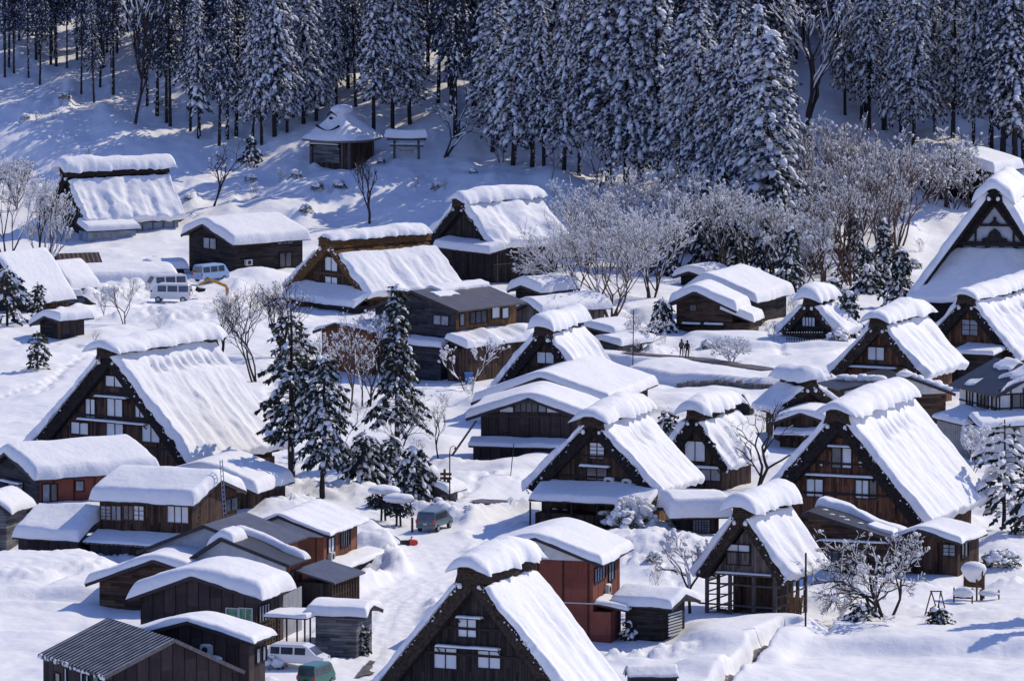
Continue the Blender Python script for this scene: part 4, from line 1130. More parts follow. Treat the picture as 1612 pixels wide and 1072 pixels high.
H['red'] = house('two-storey brick-red house with white gable and flat snow roof, beside the nearest farmhouse', 757, 933, 1008, 874, 882, (845, 845), 15, L=8.0, T=.62, wm='brick_red', seed=30, oh=.9, fo=.6, r=.35, rnd_ridge=.9, gable=('plaster', .0),
    rwins=[(935, 890, 952, 912, 'glass_pale', 3, 0), (958, 884, 967, 911, 'glass_pale', 1)])
hq = H['red']; w = MB(); w.box(-.5, -.08, hq['zr'] + .35, .5, -.03, hq['zr'] + .65); w.build('vent', 'rubber', hq['root'])
w = MB(); w.box(-hq['W'] / 2, -.05, 2.85, hq['W'] / 2 + 1.4, -.005, 2.93); w.build('trim', 'frame_white', hq['root'])
w = MB(); w.box(hq['W'] / 2 + .002, -.02, -1.5, hq['W'] / 2 + 1.35, 3.0, 2.3); w.build('entrance_wall', 'brick_red', hq['root'])
leanto(hq['root'], hq['W'] / 2 + .01, hq['W'] / 2 + 2.6, 2.9, 2.45, .1, 3.6, T=.3, slope='x', seed=31, amp=.1)
H['annex'] = house_side('black plank woodshed with slatted end wall, joined to the brick-red house', 984, 1042, 1014, 954, 936, -62, 3.6, T=.6, wm='boards_dark', seed=32, oh=.5, fo=1.0, r=.3, rnd_ridge=.5, name='shed', cat='woodshed')
ha = H['annex']; lt = MB()
for i in range(8): lt.box(-ha['W'] / 2 + .1, -.5, .6 + i * .22, ha['W'] / 2 - 1.4, -.42, .72 + i * .22)
lt.build('slats', 'frame_white', ha['root'])
H['modern'] = house('black and white timber-framed house with dark sheet roof streaked with snow, right edge', 1570, 1700, 714, 617, 610, (1635, 580), -24, L=7.4, snow=False, roof='metal_fine', wm='plaster', seed=33, oh=.7, fo=.8, patches=3,
    lwins=[(1526, 610, 1534, 636, 'glass', 1), (1541, 614, 1556, 640, 'glass', 2), (1561, 620, 1567, 644, 'glass', 0)], wins=[(1592, 620, 1618, 640, 'glass', 1), (1573, 648, 1640, 666, 'glass', 2)])
hn = H['modern']; W2 = hn['W'] / 2
for (xa, ya, la, lb, tt) in ((hn['X0'] + .9, -.75, 3.6, .75, .2), (hn['xp'] - 2.3, .3, 2.2, 2.4, .18), (hn['xp'] - 1.4, 3.2, 1.5, 3.0, .22), (hn['X0'] + .3, 4.6, 1.0, 1.3, .12)):
    sn_ = MB(); snow_sheet(sn_, lambda a, b: (xa + a, ya + b, hn['roofz'](xa + a) + .15), la, lb, tt, (0, 0, 1), r=.12, res=.2, seed=int(xa * 10) + 400, amp=.14, wob=.45, freq=.9); sn_.build('roof_snow', 'snow', hn['root'], True)
w = MB()
for z in (2.3, 4.1, 5.3): w.box(-W2, -.05, z - .07, W2, 0, z + .07); w.box(-W2 - .05, 0, z - .07, -W2, hn['L'], z + .07)
for x in (-W2, -W2 + 1.1, -W2 + 2.3, 0, 2): w.box(x, -.055, -1, x + .12, 0, 5.8)
w.build('timber_frame', 'beam', hn['root'])
leanto(hn['root'], -W2 - 3.0, W2, 3.6, 2.9, -2.6, -.01, T=.45, seed=34, walls=('plaster',))
leanto(hn['root'], -W2 - .01, -W2 - 3.2, 3.4, 2.8, 0, hn['L'] - 1, T=.4, seed=35, slope='x', walls=('fence_metal',), amp=.14)
H['lean_mid'] = house('dark-roofed lean-to with white gable and snow lumps before the light brown gable', 1328, 1490, 668, 612, 616, (1424, 592), -17, L=4.6, snow=False, roof='metal_fine', wm='boards_brown', seed=36, oh=.7, gable=('plaster', .15))
hx = H['lean_mid']; sn_ = MB(); rr = random.Random(9)
for (u, v, r_) in ((-.1, -.3, .9), (.3, .6, .5), (1.6, .2, .6), (2.6, .1, .6), (3.6, .3, .8), (4.6, .2, .9), (-4.6, 3.0, .9), (-3.9, 1.8, .7), (-3.3, .9, .9), (-2.8, .0, .8), (-4.9, 4.2, .8), (1.0, .1, .4)):
    x = hx['xp'] + u * .85
    sn_ = MB(); sn_.blob((x, v, float(hx['roofz'](x)) + .26), (r_ * rr.uniform(.7, 1.1), r_ * rr.uniform(.6, 1), .42 * rr.uniform(.7, 1.1)), n=10, rings=6, jit=.14, rnd=rr); sn_.build('roof_snow', 'snow', hx['root'], True)
H['long_lean'] = house('plank outbuilding with long dark roof half cleared of snow, below the biggest farmhouse', 1273, 1408, 908, 806, 850, (1276, 805), 17, L=3.6, snow=False, roof='metal_fine', wm='boards_brown', seed=37, oh=.4, fo=.5, ledges=[(1291, 1396, 850)],
    wins=[(1300, 866, 1320, 886, 'boards_grey', 1), (1340, 864, 1365, 884, 'glass', 2)])
hy = H['long_lean']; sn_ = MB()
snow_sheet(sn_, lambda a, b: (hy['X0'] + .2 + a, 3.1 + b + .2 * np.sin(a), hy['roofz'](hy['X0'] + .2 + a) + .15), 6.9, 1.2, .6, (0, 0, 1), r=.3, seed=38, amp=.2, wob=.2, freq=.8, taper=lambda u, v_: 1.1 - .7 * u)
sn_.build('roof_snow', 'snow', hy['root'], True); sn_ = MB()
snow_sheet(sn_, lambda a, b: (hy['X1'] - 3.0 + a, .9 + b, hy['roofz'](hy['X1'] - 3.0 + a) + .15), 2.0, 2.2, .2, (0, 0, 1), r=.12, seed=39, amp=.06, wob=.3)
for (u, v) in ((2, 1), (2.7, 1.4), (3.2, .8), (1.2, 1.8), (4.2, 1.2)):
    sn_.blob((hy['X0'] + u, v, float(hy['roofz'](hy['X0'] + u)) + .16), (.3, .2, .08), n=8)
sn_.build('roof_snow', 'snow', hy['root'], True)
H['corner_hut'] = house('small plank hut with a barred window below the biggest farmhouse', 1402, 1506, 908, 852, 852, (1448, 832), 25, L=4.4, T=.42, wm='wood_brown', seed=40, oh=.5, r=.25,
    wins=[(1484, 857, 1502, 874, 'glass_pale', 1, 2)], rwins=[(1512, 852, 1524, 876, 'glass', 1)], name='hut', cat='hut')
H['panel_shed'] = house('small shed with dark grey end panel and one orange-brown corner post, left', 62, 97, 534, 508, 504, (80, 498), 48, L=2.9, T=.75, wm='boards_dark', seed=41, oh=.7, fo=.7, r=.3, name='shed', cat='shed')
hz_ = H['panel_shed']; w = MB(); w.box(hz_['W'] / 2 + .002, .02, -1, hz_['W'] / 2 + .05, hz_['L'] - .02, hz_['zr'] - .05); w.build('side_panel', 'panel_dark', hz_['root'])
w = MB(); w.box(hz_['W'] / 2 - .42, -.08, -1, hz_['W'] / 2, -.002, hz_['zr']); w.build('corner_post', 'orange_paint' if False else 'beam_brown', hz_['root'])
H['rust_shed'] = house_side('shed with bare rusty corrugated roof beside the leafless snowy tree, left', 103, 160, 441, 424, 401, 72, 4.0, snow=False, roof='metal_rust', wm='boards_grey', seed=42, oh=.6, fo=.3, name='shed', cat='shed')
H['snow_long'] = house_side('long low garage buried under a sloping slab of snow, upper left', 142, 272, 456, 446, 424, 74, 6.5, T=1.2, wm='boards_grey', seed=43, oh=.6, fo=.8, r=.7, rnd_ridge=2.5, name='garage', cat='garage')
H['carport'] = house_side('small dark carport with rounded snow load beside the dark wooden house', 243, 290, 432, 424, 414, 72, 3.0, T=.8, wm='rubber', seed=44, oh=.4, fo=.4, r=.5, rnd_ridge=1.5, name='carport', cat='carport')
H['low_a'] = house('low stone-walled shed with flat snow roof, right of the tall-capped thatched house', 935, 975, 562, 541, 543, (952, 536), 38, L=3.6, T=.65, wm='stone', seed=45, oh=.8, r=.3, name='shed', cat='shed')
H['low_b'] = house('low snow-roofed hut just behind the stone-walled shed', 896, 964, 540, 523, 525, (930, 515), 38, L=4, T=.7, wm='boards_dark', seed=46, oh=.8, r=.4, name='hut', cat='hut')
H['far_bits'] = house('tiny snow-covered hut behind the upper right plank barn, under bare trees', 1072, 1108, 452, 434, 434, (1090, 428), 35, L=3.2, T=.8, wm='boards_dark', seed=47, r=.4, name='hut', cat='hut')
H['shade_hut'] = house('dark two-storey house in the forest shade behind a white-limbed tree, upper right', 1468, 1560, 318, 268, 272, (1500, 252), 30, L=6, T=1.1, wm='wood_dark', seed=48, hill=True)
H['tiny_hut'] = house('tiny dark pointed hut sunk in snow at the foot of the right forest', 1415, 1431, 330, 317, 317, (1422, 305), 15, L=1.6, T=.12, wm='beam', seed=49, hill=True, oh=.15, fo=.15, r=.08, name='hut', cat='hut', amp=.02, wob=.02)
H['roof_tip'] = house('small dark pointed well roof standing out of the snow in the centre field', 1160, 1180, 652, 640, 640, (1170, 622), 20, L=1.2, T=.1, wm='beam', seed=50, oh=.1, fo=.1, r=.06, name='hut', cat='well hut', amp=.02, wob=.02)
H['right_wing'] = house('low wing with arched snow roof in front of the thatched storehouse, right of centre', 1228, 1292, 700, 662, 660, (1262, 650), 14, L=4, T=.7, wm='wood_brown', seed=51, oh=.7, r=.4, rnd_ridge=1.2, name='shed', cat='shed')
H['edge_hut'] = house('narrow grey hut with snow edge at the left border', -40, 11, 862, 794, 800, (-14, 780), 20, L=4, T=.5, wm='boards_grey', seed=52, name='hut', cat='hut')
H['bottom_hut'] = house_side('dark steep-sided hut with a strip of snow on top at the bottom edge', 992, 1066, 1094, 1066, 1050, 83, 1.6, T=.45, wm='rubber', seed=53, oh=.12, fo=.1, r=.25, rnd_ridge=1.0, name='hut', cat='hut')
H['left_snow_house'] = house('house at the left edge completely covered by steep snow, behind the bare tree', -60, 46, 492, 462, 470, (2, 402), 40, L=6, T=.8, wm='wood_brown', seed=54, r=.6)
H['post_shed'] = house('open shed with snow-draped roof under the large snowy tree on the left', 66, 112, 470, 446, 448, (84, 412), 38, L=3.5, T=.7, wm='boards_dark', seed=55, r=.5, name='shed', cat='shed')
H['wing_top'] = house('small snow-roofed shed at the foot of the front lane behind the topiary trees', 668, 700, 790, 770, 772, (684, 763), 25, L=2.5, T=.6, wm='boards_grey', seed=56, r=.35, name='shed', cat='shed')

hrw = H['right_wing']; leanto(hrw['root'], -hrw['W'] / 2 - .3, hrw['W'] / 2 + .5, 1.35, 1.0, -1.1, -.01, T=.3, seed=77)
# grey metal fence panel in the lower left cluster
g0 = at(442, 1012, 0); g1 = at(474, 994, 0)
fn = MB(); d_ = g1 - g0; Lf = d_.length; fn.box(0, 0, -1, .06, Lf, 3.4)
fo_ = fn.build('metal_fence', 'fence_metal'); fo_.location = g0; fo_.rotation_euler = (0, 0, -math.atan2(d_.x, d_.y)); tag(fo_, 'tall pale corrugated metal fence between the dark houses and the parked vehicles', 'fence')
# ------------------------------------------------------------------ trees
def _perp(d):
    a = d.cross(Vector((0.3, 0.2, 0.9)))
    if a.length < 1e-3: a = d.cross(Vector((1, 0, 0)))
    a.normalize(); return a

def leafspray(mb, p, d, L, rnd, droop=.6, n=5, w=.16):
    """flat drooping tufts of needles around a bough end"""
    for i in range(n):
        t = rnd.uniform(0, 1)
        q = p + d * (L * t)
        e = (d + Vector((rnd.uniform(-.9, .9), rnd.uniform(-.9, .9), rnd.uniform(-1.3, .25) * droop))).normalized()
        s = e.cross(Vector((rnd.uniform(-.4, .4), rnd.uniform(-.4, .4), 1))).normalized()
        l = L * rnd.uniform(.45, .95); ww = w * rnd.uniform(.7, 1.5)
        a = q; b = q + e * l * .5 + s * ww; c = q + e * l; f = q + e * l * .5 - s * ww
        b.z -= .1 * l; f.z -= .1 * l; c.z -= .28 * l
        mb.add([a, b, c, f], [(0, 1, 2, 3)])

def snowlump(mb, p, d, l, w, t, rnd):
    """lump of snow lying along a bough: low dome, 5 x 3"""
    s = d.cross(Vector((0, 0, 1)))
    if s.length < .1: s = Vector((1, 0, 0))
    s.normalize(); u = s.cross(d).normalized()
    vs = []; n = 6
    for r_, h in ((1, -.15), (.72, .65)):
        for k in range(n):
            a = 2 * math.pi * k / n + rnd.uniform(-.25, .25)
            j = rnd.uniform(.75, 1.2)
            vs.append(p + d * (l * r_ * j * math.cos(a)) + s * (w * r_ * j * math.sin(a)) + u * (t * h))
    vs.append(p + u * t); vs.append(p - u * t * .5)
    fs = [(k, (k + 1) % n, n + (k + 1) % n, n + k) for k in range(n)] + [(n + k, n + (k + 1) % n, 2 * n) for k in range(n)] + [((k + 1) % n, k, 2 * n + 1) for k in range(n)]
    mb.add(vs, fs)

def conifer(name, label, h, z0, rad, seed, snowy=1.0, whorl=.42, per=6, droop=.35, top=1.0, tuft=.5, trunk_r=.26, needle='needle', bare=0, profile='cedar', lean=0, sz=1.0, nt=7, cat='tree', frost=.0, skip=None):
    rnd = random.Random(seed)
    root = empty(name, (0, 0, 0), 0, label, cat)
    tr = MB()
    pts = [Vector((lean * (i / 8) ** 1.5 + .05 * rnd.uniform(-1, 1), .05 * rnd.uniform(-1, 1), -1 + (h + 1) * i / 8)) for i in range(9)]
    tr.tube(pts, [trunk_r * (1.15 - i / 8) + .03 for i in range(9)], 8)
    nd = MB(); sn = MB(); sb = MB()
    def axis_at(z): return Vector((lean * max(0, (z / h)) ** 1.5, 0, z))
    z = z0
    while z < h - .2:
        u = (z - z0) / (h - z0)
        if profile == 'cedar': R_ = rad * min(1, .55 + u * 3) * (1 - u) ** .45 * (1 + .16 * math.sin(z * 2.1 + seed) + .1 * math.sin(z * 4.7))
        elif profile == 'pine': R_ = rad * (math.sin(math.pi * min(1, .18 + u * .78)) ** .8) * (1 - .25 * u)
        else: R_ = rad * (1 - u) ** .85
        R_ = max(R_, .18)
        k = max(3, int(per * (.5 + .5 * R_ / rad) + rnd.random()))
        a0 = rnd.uniform(0, 6.28)
        for i in range(k):
            a = a0 + 6.283 * i / k + rnd.uniform(-.3, .3)
            L = R_ * (rnd.uniform(.62, 1.18) if profile == 'cedar' else rnd.uniform(.45, 1.25))
            if rnd.random() < (skip if skip is not None else .06 if profile == 'cedar' else .15): continue
            dr = droop * rnd.uniform(.6, 1.4)
            base = axis_at(z + rnd.uniform(-.2, .2))
            out = Vector((math.cos(a), math.sin(a), 0))
            tip = base + out * L + Vector((0, 0, -dr * L + (.12 * L if u > .7 else 0)))
            mid = base + out * L * .55 + Vector((0, 0, -dr * L * .3 + .08 * L))
            if L > .5: tr.tube([base, mid, tip], [.045, .03, .012], 3, cap=False)
            nseg = max(2, int(L / (.42 * tuft / .5)))
            for j in range(nseg):
                t = (j + .7) / nseg
                if t < .28: continue
                p = base.lerp(mid, t / .55) if t < .55 else mid.lerp(tip, (t - .55) / .45)
                d = ((mid - base) if t < .55 else (tip - mid)).normalized()
                leafspray(nd, p, d, tuft * rnd.uniform(.8, 1.2), rnd, n=nt, w=.13 * tuft / .5)
                if frost: leafspray(sn, p + Vector((0, 0, .05)), d, tuft * rnd.uniform(.7, 1.0), rnd, n=int(nt * frost + rnd.random()), w=.11 * tuft / .5, droop=.5)
                if rnd.random() < snowy * (.35 + .6 * t):
                    q = p + Vector((rnd.uniform(-.15, .15), rnd.uniform(-.15, .15), .07 * sz))
                    dd = (d + Vector((rnd.uniform(-.3, .3), rnd.uniform(-.3, .3), -.25))).normalized()
                    big = rnd.random() ** 2
                    snowlump(sn, q, dd, sz * (.15 + .26 * big), sz * (.09 + .15 * big), sz * (.06 + .12 * big), rnd)
        z += whorl * rnd.uniform(.75, 1.25)
    for i in range(bare):
        z = rnd.uniform(1.5, z0 + 1); a = rnd.uniform(0, 6.28); L = rnd.uniform(.4, 1.6)
        b = axis_at(z); e = b + Vector((math.cos(a) * L, math.sin(a) * L, -.15 * L))
        tr.tube([b, e], [.035, .01], 3, cap=False)
        if rnd.random() < .5: snowlump(sn, b.lerp(e, .6) + Vector((0, 0, .05)), (e - b).normalized(), L * .35, .06, .06, rnd)
    for i in range(int(h * 1.2)):       # snow plastered against the trunk
        z = rnd.uniform(0, z0 + 2); a = rnd.uniform(3.6, 5.6)
        rr = trunk_r * (1.15 - z / h) + .02
        snowlump(sn, axis_at(z) + Vector((math.cos(a) * rr, math.sin(a) * rr, 0)), Vector((0, 0, 1)), rnd.uniform(.1, .3), .07, .03, rnd)
    tr.build('trunk', 'bark_cedar', root, True)
    nd.build('crown', needle, root)
    sn.build('crown_snow', 'tree_snow', root, True)
    return root

def bare_tree(name, label, h, seed, spread=.5, stems=1, snow=.6, depth=5, trunk_r=.14, bark='bark', first=.25, upright=.35, knob=.3, cat='tree', wig=.18, kids=(2, 3), shrink=.74, snow_r=1.0, scale_xy=1.0, twig=0):
    rnd = random.Random(seed)
    root = empty(name, (0, 0, 0), 0, label, cat)
    wd = MB(); sn = MB()
    cnt = [0]
    def grow(p, d, L, r, lv):
        if cnt[0] > 5200: return
        cnt[0] += 1
        n = 3 if lv < depth - 1 else 2
        pts = [p]; q = p; dd = d.copy()
        for i in range(n):
            dd = (dd + Vector((rnd.uniform(-wig, wig), rnd.uniform(-wig, wig), rnd.uniform(-wig, wig) * .6 + upright * .12))).normalized()
            q = q + dd * (L / n); pts.append(q)
        rs = [r * (1 - .32 * i / n) for i in range(n + 1)]
        if r > .05: ns = 6
        elif r > .02: ns = 4
        else: ns = 3
        wd.tube(pts, rs, ns, cap=False)
        horiz = math.sqrt(dd.x ** 2 + dd.y ** 2)
        if snow and rnd.random() < snow * (.66 if lv > 1 else .7):
            sr = min(max(r * .95, .017), .05 + .12 * min(1, horiz) * min(r * 6, 1) * .5) * snow_r
            off = Vector((0, 0, sr * .75 + r * .3)) + Vector((-.15 * r, -.3 * r, 0))
            if horiz > (.25 if r < .06 else .5): sn.tube([a + off for a in pts], [sr * (.5 if i in (0, n) else 1) * rnd.uniform(.8, 1.25) for i in range(n + 1)], 4)
        if lv >= depth or r < .006:
            if rnd.random() < knob * snow * 1.0:
                s_ = rnd.uniform(.05, .12) * snow_r; sn.blob((q.x, q.y, q.z + s_ * .5), (s_, s_, s_ * .9), n=5, rings=3, rnd=rnd)
            return
        k = rnd.randint(*kids) + (1 if lv == 0 and stems == 1 else 0)
        for i in range(k):
            a = rnd.uniform(0, 6.28); ax = _perp(dd)
            b = dd.cross(ax)
            sp = spread * rnd.uniform(.5, 1.35)
            nd = (dd + (ax * math.cos(a) + b * math.sin(a)) * sp + Vector((0, 0, upright * .35))).normalized()
            st = pts[-1] if i == 0 else pts[rnd.choice([n, n, n - 1])]
            grow(st, nd, L * shrink * rnd.uniform(.75, 1.15), r * (.72 if i == 0 else .58), lv + 1)
        if twig and lv >= 2:
            for i in range(twig):
                a = rnd.uniform(0, 6.28); ax = _perp(dd); b = dd.cross(ax)
                nd = (dd * .6 + (ax * math.cos(a) + b * math.sin(a)) * .8 + Vector((0, 0, .2))).normalized()
                st = pts[rnd.randint(0, n)]; e = st + nd * L * rnd.uniform(.3, .7)
                wd.tube([st, e], [r * .35, .006], 3, cap=False)
                if rnd.random() < snow * .6: sn.tube([st + Vector((0, 0, .02)), e + Vector((0, 0, .02))], [.018 * snow_r, .022 * snow_r], 3)
    for s_ in range(stems):
        cnt[0] = int(5200 * (1 - 1.0 / stems)) if stems > 1 else 0
        d = Vector((rnd.uniform(-1, 1) * (.45 if stems > 1 else .1), rnd.uniform(-1, 1) * (.45 if stems > 1 else .1), 1)).normalized()
        grow(Vector((rnd.uniform(-.2, .2) if stems > 1 else 0, rnd.uniform(-.2, .2) if stems > 1 else 0, -.6)), d, h * first + .6, trunk_r * (1 if s_ == 0 else .8), 0)
    # fit to requested height
    mz = max(v_[2] for v_ in wd.v)
    f = h / mz
    for m_ in (wd, sn): m_.v = [(a * f * scale_xy, b * f * scale_xy, c * f) for a, b, c in m_.v]
    wd.build('branches', bark, root)
    if sn.v: sn.build('branch_snow', 'tree_snow', root, True)
    return root

def put(o, px, py, rz=0, s=1.0, z=None, dz=0, dy=0):
    p = at(px, py, z) if z is not None else at(px, py)
    p.y += dy
    zz = gz(p.x, p.y)
    o.location = (p.x, p.y, zz + dz); o.rotation_euler = (0, 0, rz); o.scale = (s, s, s)
    return o

# --- cedars of the forest: six kinds, copied one by one
KIND = {
 'full': conifer('cedar_tree', 'x', 25, 4.6, 3.2, 1, snowy=1.0, per=7, sz=1.6, whorl=.44, tuft=.58, frost=1.15, needle='needle_blue_shade'),
 'full2': conifer('cedar_tree', 'x', 23, 3.2, 3.4, 2, snowy=1.0, per=6, droop=.5, whorl=.43, sz=1.75, tuft=.58, frost=1.2, needle='needle_blue_shade'),
 'slim': conifer('cedar_tree', 'x', 24, 5.8, 2.5, 3, snowy=.95, per=6, bare=8, sz=1.5, whorl=.46, tuft=.55, frost=.95, needle='needle_blue_shade'),
 'high': conifer('cedar_tree', 'x', 25, 8.5, 2.7, 4, snowy=.5, per=6, bare=16, trunk_r=.27, sz=1.3, droop=.5, whorl=.48, tuft=.6, frost=.3, needle='needle_blue_shade'),
 'pole': conifer('cedar_tree', 'x', 26, 10.5, 2.5, 5, snowy=.3, per=6, bare=22, trunk_r=.24, sz=1.2, droop=.4, whorl=.48, tuft=.6, frost=.15, needle='needle_blue_shade'),
 'broad': conifer('cedar_tree', 'x', 21, 2.2, 3.4, 6, snowy=1.0, per=8, droop=.3, whorl=.46, sz=1.75, tuft=.6, frost=1.2, needle='needle_blue_shade'),
}
used = {k: False for k in KIND}
def cedar(kind, px, py, s, label, group=None, dy=0, rz=None):
    if not used[kind]: o = KIND[kind]; used[kind] = True
    else: o = copy_tree(KIND[kind])
    o['label'] = label
    if group: o['group'] = group
    elif 'group' in o.keys(): del o['group']
    put(o, px, py, random.uniform(0, 6.28) if rz is None else rz, s, dy=dy)
    u = random.uniform(.85, 1.22); o.scale = (s * u, s * u * random.uniform(.9, 1.1), s * random.uniform(.94, 1.08))
    o.rotation_euler = (random.gauss(0, .018), random.gauss(0, .018), o.rotation_euler[2])
    return o
G_IN = 'cedars inside the shaded forest'
G_FR = 'cedars along the front edge of the forest'
# front edge, as the photograph shows them (pixel of the foot)
front = [
 # left: tall bare poles
 ('pole', 8, 125, .95), ('pole', 22, 118, 1.0), ('pole', 45, 128, .9), ('pole', 63, 132, .95), ('high', 80, 108, 1.0), ('pole', 105, 112, .95), ('pole', 128, 146, .9),
 ('high', 148, 166, .75), ('pole', 158, 138, .95), ('pole', 178, 152, 1.0), ('high', 232, 170, .9), ('pole', 247, 186, .9), ('high', 262, 195, .95), ('pole', 268, 203, .9),
 ('high', 300, 208, .8), ('slim', 314, 218, .8), ('high', 345, 230, .85), ('slim', 358, 222, .85), ('high', 372, 216, .9), ('full', 398, 228, .85), ('slim', 412, 232, .85),
 ('full', 432, 222, .95), ('full2', 452, 214, .9), ('full', 478, 200, 1.0), ('full2', 498, 192, .9), ('slim', 530, 180, .85),
 ('slim', 588, 216, 1.0), ('full', 618, 204, .95), ('full', 645, 196, .9), ('high', 560, 168, 1.0),
 # middle
 ('full', 776, 240, .95), ('full2', 808, 262, 1.0), ('full', 838, 266, .95), ('slim', 856, 270, .95), ('full2', 888, 276, .9), ('slim', 912, 280, .9),
 ('full', 958, 292, 1.0), ('full2', 985, 300, .98), ('full', 1008, 292, 1.05), ('full2', 1040, 300, 1.0), ('broad', 1072, 318, .95), ('full', 1104, 330, 1.0), ('broad', 1128, 345, .9),
 ('full', 1160, 350, 1.0), ('full2', 1184, 372, 1.0), ('broad', 1206, 402, 1.02), ('full2', 1228, 380, .9),
 # right, in the shade
 ('slim', 1356, 192, .9), ('full', 1368, 205, .95), ('slim', 1392, 204, .9), ('full2', 1418, 226, .85), ('full', 1438, 236, .85), ('full2', 1472, 215, .85), ('slim', 1500, 222, .9),
 ('full', 1532, 232, .85), ('slim', 1560, 236, .95), ('high', 1578, 258, .95), ('full', 1598, 262, 1.0), ('full2', 1612, 250, .95), ('full', 1330, 180, .9),
]
KW = {'pole': 'bare-stemmed cedar with high crown', 'high': 'tall cedar with bare lower trunk', 'slim': 'slim snow-dusted cedar', 'full': 'broad snow-loaded cedar', 'full2': 'dense drooping snow-covered cedar', 'broad': 'cedar with snowy branches down to the ground'}
def where(px):
    for a, w_ in ((70, 'at the far left of the forest edge'), (200, 'in the left forest edge'), (330, 'right of the forked white tree at the left'), (460, 'left of the square shrine hall'),
                  (560, 'directly behind the square shrine hall'), (720, 'behind the snow-topped gate'), (930, 'above the back farmhouse in the middle'), (1090, 'behind the large leafless tree in the centre'),
                  (1250, 'in the sunlit clump right of centre'), (1410, 'beside the shaded clearing at the right'), (1620, 'above the temple roof at the right')):
        if px < a: return w_
    return 'at the right'
_cnt = {}
for kd, x, y, s_ in front: _cnt.setdefault((kd, where(x)), []).append(x)
ORD = ['leftmost ', 'second ', 'third ', 'fourth ', 'fifth ']
for kd, x, y, s_ in front:
    q_ = sorted(_cnt[(kd, where(x))]); lb = ('' if len(q_) == 1 else ORD[q_.index(x)] if q_.index(x) < len(q_) - 1 else 'rightmost ') + KW[kd] + ' ' + where(x)
    s_ *= min(1.04, max(.52, (y + 60) / 14.3 / (25.5 if x < 930 else 22)))
    cedar(kd, x, y, s_, lb, G_FR + ' ' + kd + ' ' + str(sum(x > a for a in (70, 200, 330, 460, 560, 720, 930, 1090, 1250, 1410))))
# rows behind
rr = random.Random(3)
for row, (py, step, jit) in enumerate(((150, 46, 14), (118, 42, 14), (84, 42, 14), (50, 44, 14), (10, 46, 14), (-40, 60, 18))):
    x = -20 + row * 11
    while x < (1640 if row < 5 else 1900):
        xx = x + rr.uniform(-12, 12); yy = py + rr.uniform(-jit, jit)
        if xx > 1180: yy += 18
        if 700 < xx < 1180: yy += 60 if row < 2 else 40
        if xx < 330 and row < 2: yy -= 42
        if 1235 < xx < 1345 and row < 2: x += step; continue
        kd = rr.choice(['pole', 'high', 'pole'] if xx < 340 else ['high', 'slim', 'full', 'pole'] if xx < 760 else ['slim', 'full', 'full2', 'high'])
        part_ = 'left' if xx < 340 else 'middle' if xx < 900 else 'right'
        cedar(kd, xx, yy, rr.uniform(.85, 1.05) * min(1.0, max(.52 if xx < 940 else .75, (yy + 90) / 14.3 / 21)), {'pole': 'dark bare cedar trunk', 'high': 'dark cedar with bare lower trunk', 'slim': 'slim shaded cedar', 'full': 'shaded snowy cedar', 'full2': 'shaded drooping cedar'}[kd] + ' deep inside the ' + part_ + ' part of the forest', G_IN + ' ' + kd + ' ' + part_)
        x += step * (1.0 if xx > 340 else .75)
for i in range(16):  # out-of-view cedars, added to cast shade on the right forest
    xx = rr.uniform(1650, 2000); yy = rr.uniform(70, 210); kd = rr.choice(['full', 'full2', 'high'])
    cedar(kd, xx, yy, rr.uniform(.9, 1.05), 'unseen snowy cedar added beyond the right edge to shade the forest', 'unseen cedars added beyond the right edge for shade')
for k_ in KIND:
    if not used[k_]: cedar(k_, 900, 200, 1, KW[k_])

# --- trees standing apart
put(conifer('pine_tree', 'tall dark pine with layered boughs nearest the right slope of the left farmhouse', 14.5, 3.8, 3.0, 21, snowy=.8, frost=.2, skip=.34, per=9, whorl=.38, droop=.2, trunk_r=.27, needle='needle_warm', profile='pine', tuft=.55, nt=12, sz=1.15), 459, 772, .4, 1)
put(conifer('pine_tree', 'snowier pine leaning over the lane just right of the tall dark pine', 11.8, 3.2, 2.4, 22, snowy=1.0, frost=.3, skip=.25, per=9, whorl=.36, droop=.35, trunk_r=.2, profile='pine', tuft=.55, nt=10, sz=1.25, lean=.4), 508, 786, 1.0, 1)
put(conifer('fir_tree', 'tall narrow-topped evergreen with clean lower trunk in front of the brown two-storey house', 15.6, 4.5, 2.5, 23, snowy=.85, frost=.2, skip=.34, per=9, whorl=.36, droop=.35, trunk_r=.2, needle='needle_warm', profile='cone', tuft=.55, nt=13, sz=1.1), 625, 738, .2, 1)
put(conifer('fir_tree', 'small young spruce at the forest foot left of the shrine hall', 2.9, .2, 1.5, 24, snowy=1.0, per=8, whorl=.25, droop=.45, trunk_r=.08, profile='cone', tuft=.4), 395, 258, 0, 1)
put(conifer('fir_tree', 'snow-laden fir with a round white top left of the temple roof', 6.2, .4, 2.2, 25, snowy=1.0, per=8, whorl=.32, droop=.5, trunk_r=.12, profile='cone', tuft=.5, sz=1.3), 1418, 482, 1, 1)
put(conifer('fir_tree', 'dark snowy evergreen behind the small thatched storehouse on its left', 7.2, .3, 2.2, 26, snowy=.9, per=8, whorl=.36, droop=.45, trunk_r=.12, profile='cone', tuft=.5, sz=1.2), 1245, 470, 2, 1)
put(conifer('fir_tree', 'dark snowy evergreen between the small storehouse and the light brown gable', 4.6, .2, 2.0, 27, snowy=.9, per=8, whorl=.33, droop=.45, trunk_r=.12, profile='cone', tuft=.5, sz=1.2), 1338, 545, 3, 1)
put(conifer('pine_tree', 'trained pine with snow cushions at the right edge beyond the biggest farmhouse', 9.0, 1.6, 2.8, 28, snowy=.95, per=6, whorl=.62, droop=.12, trunk_r=.16, profile='pine', tuft=.5, sz=2.0), 1580, 838, 3, 1)
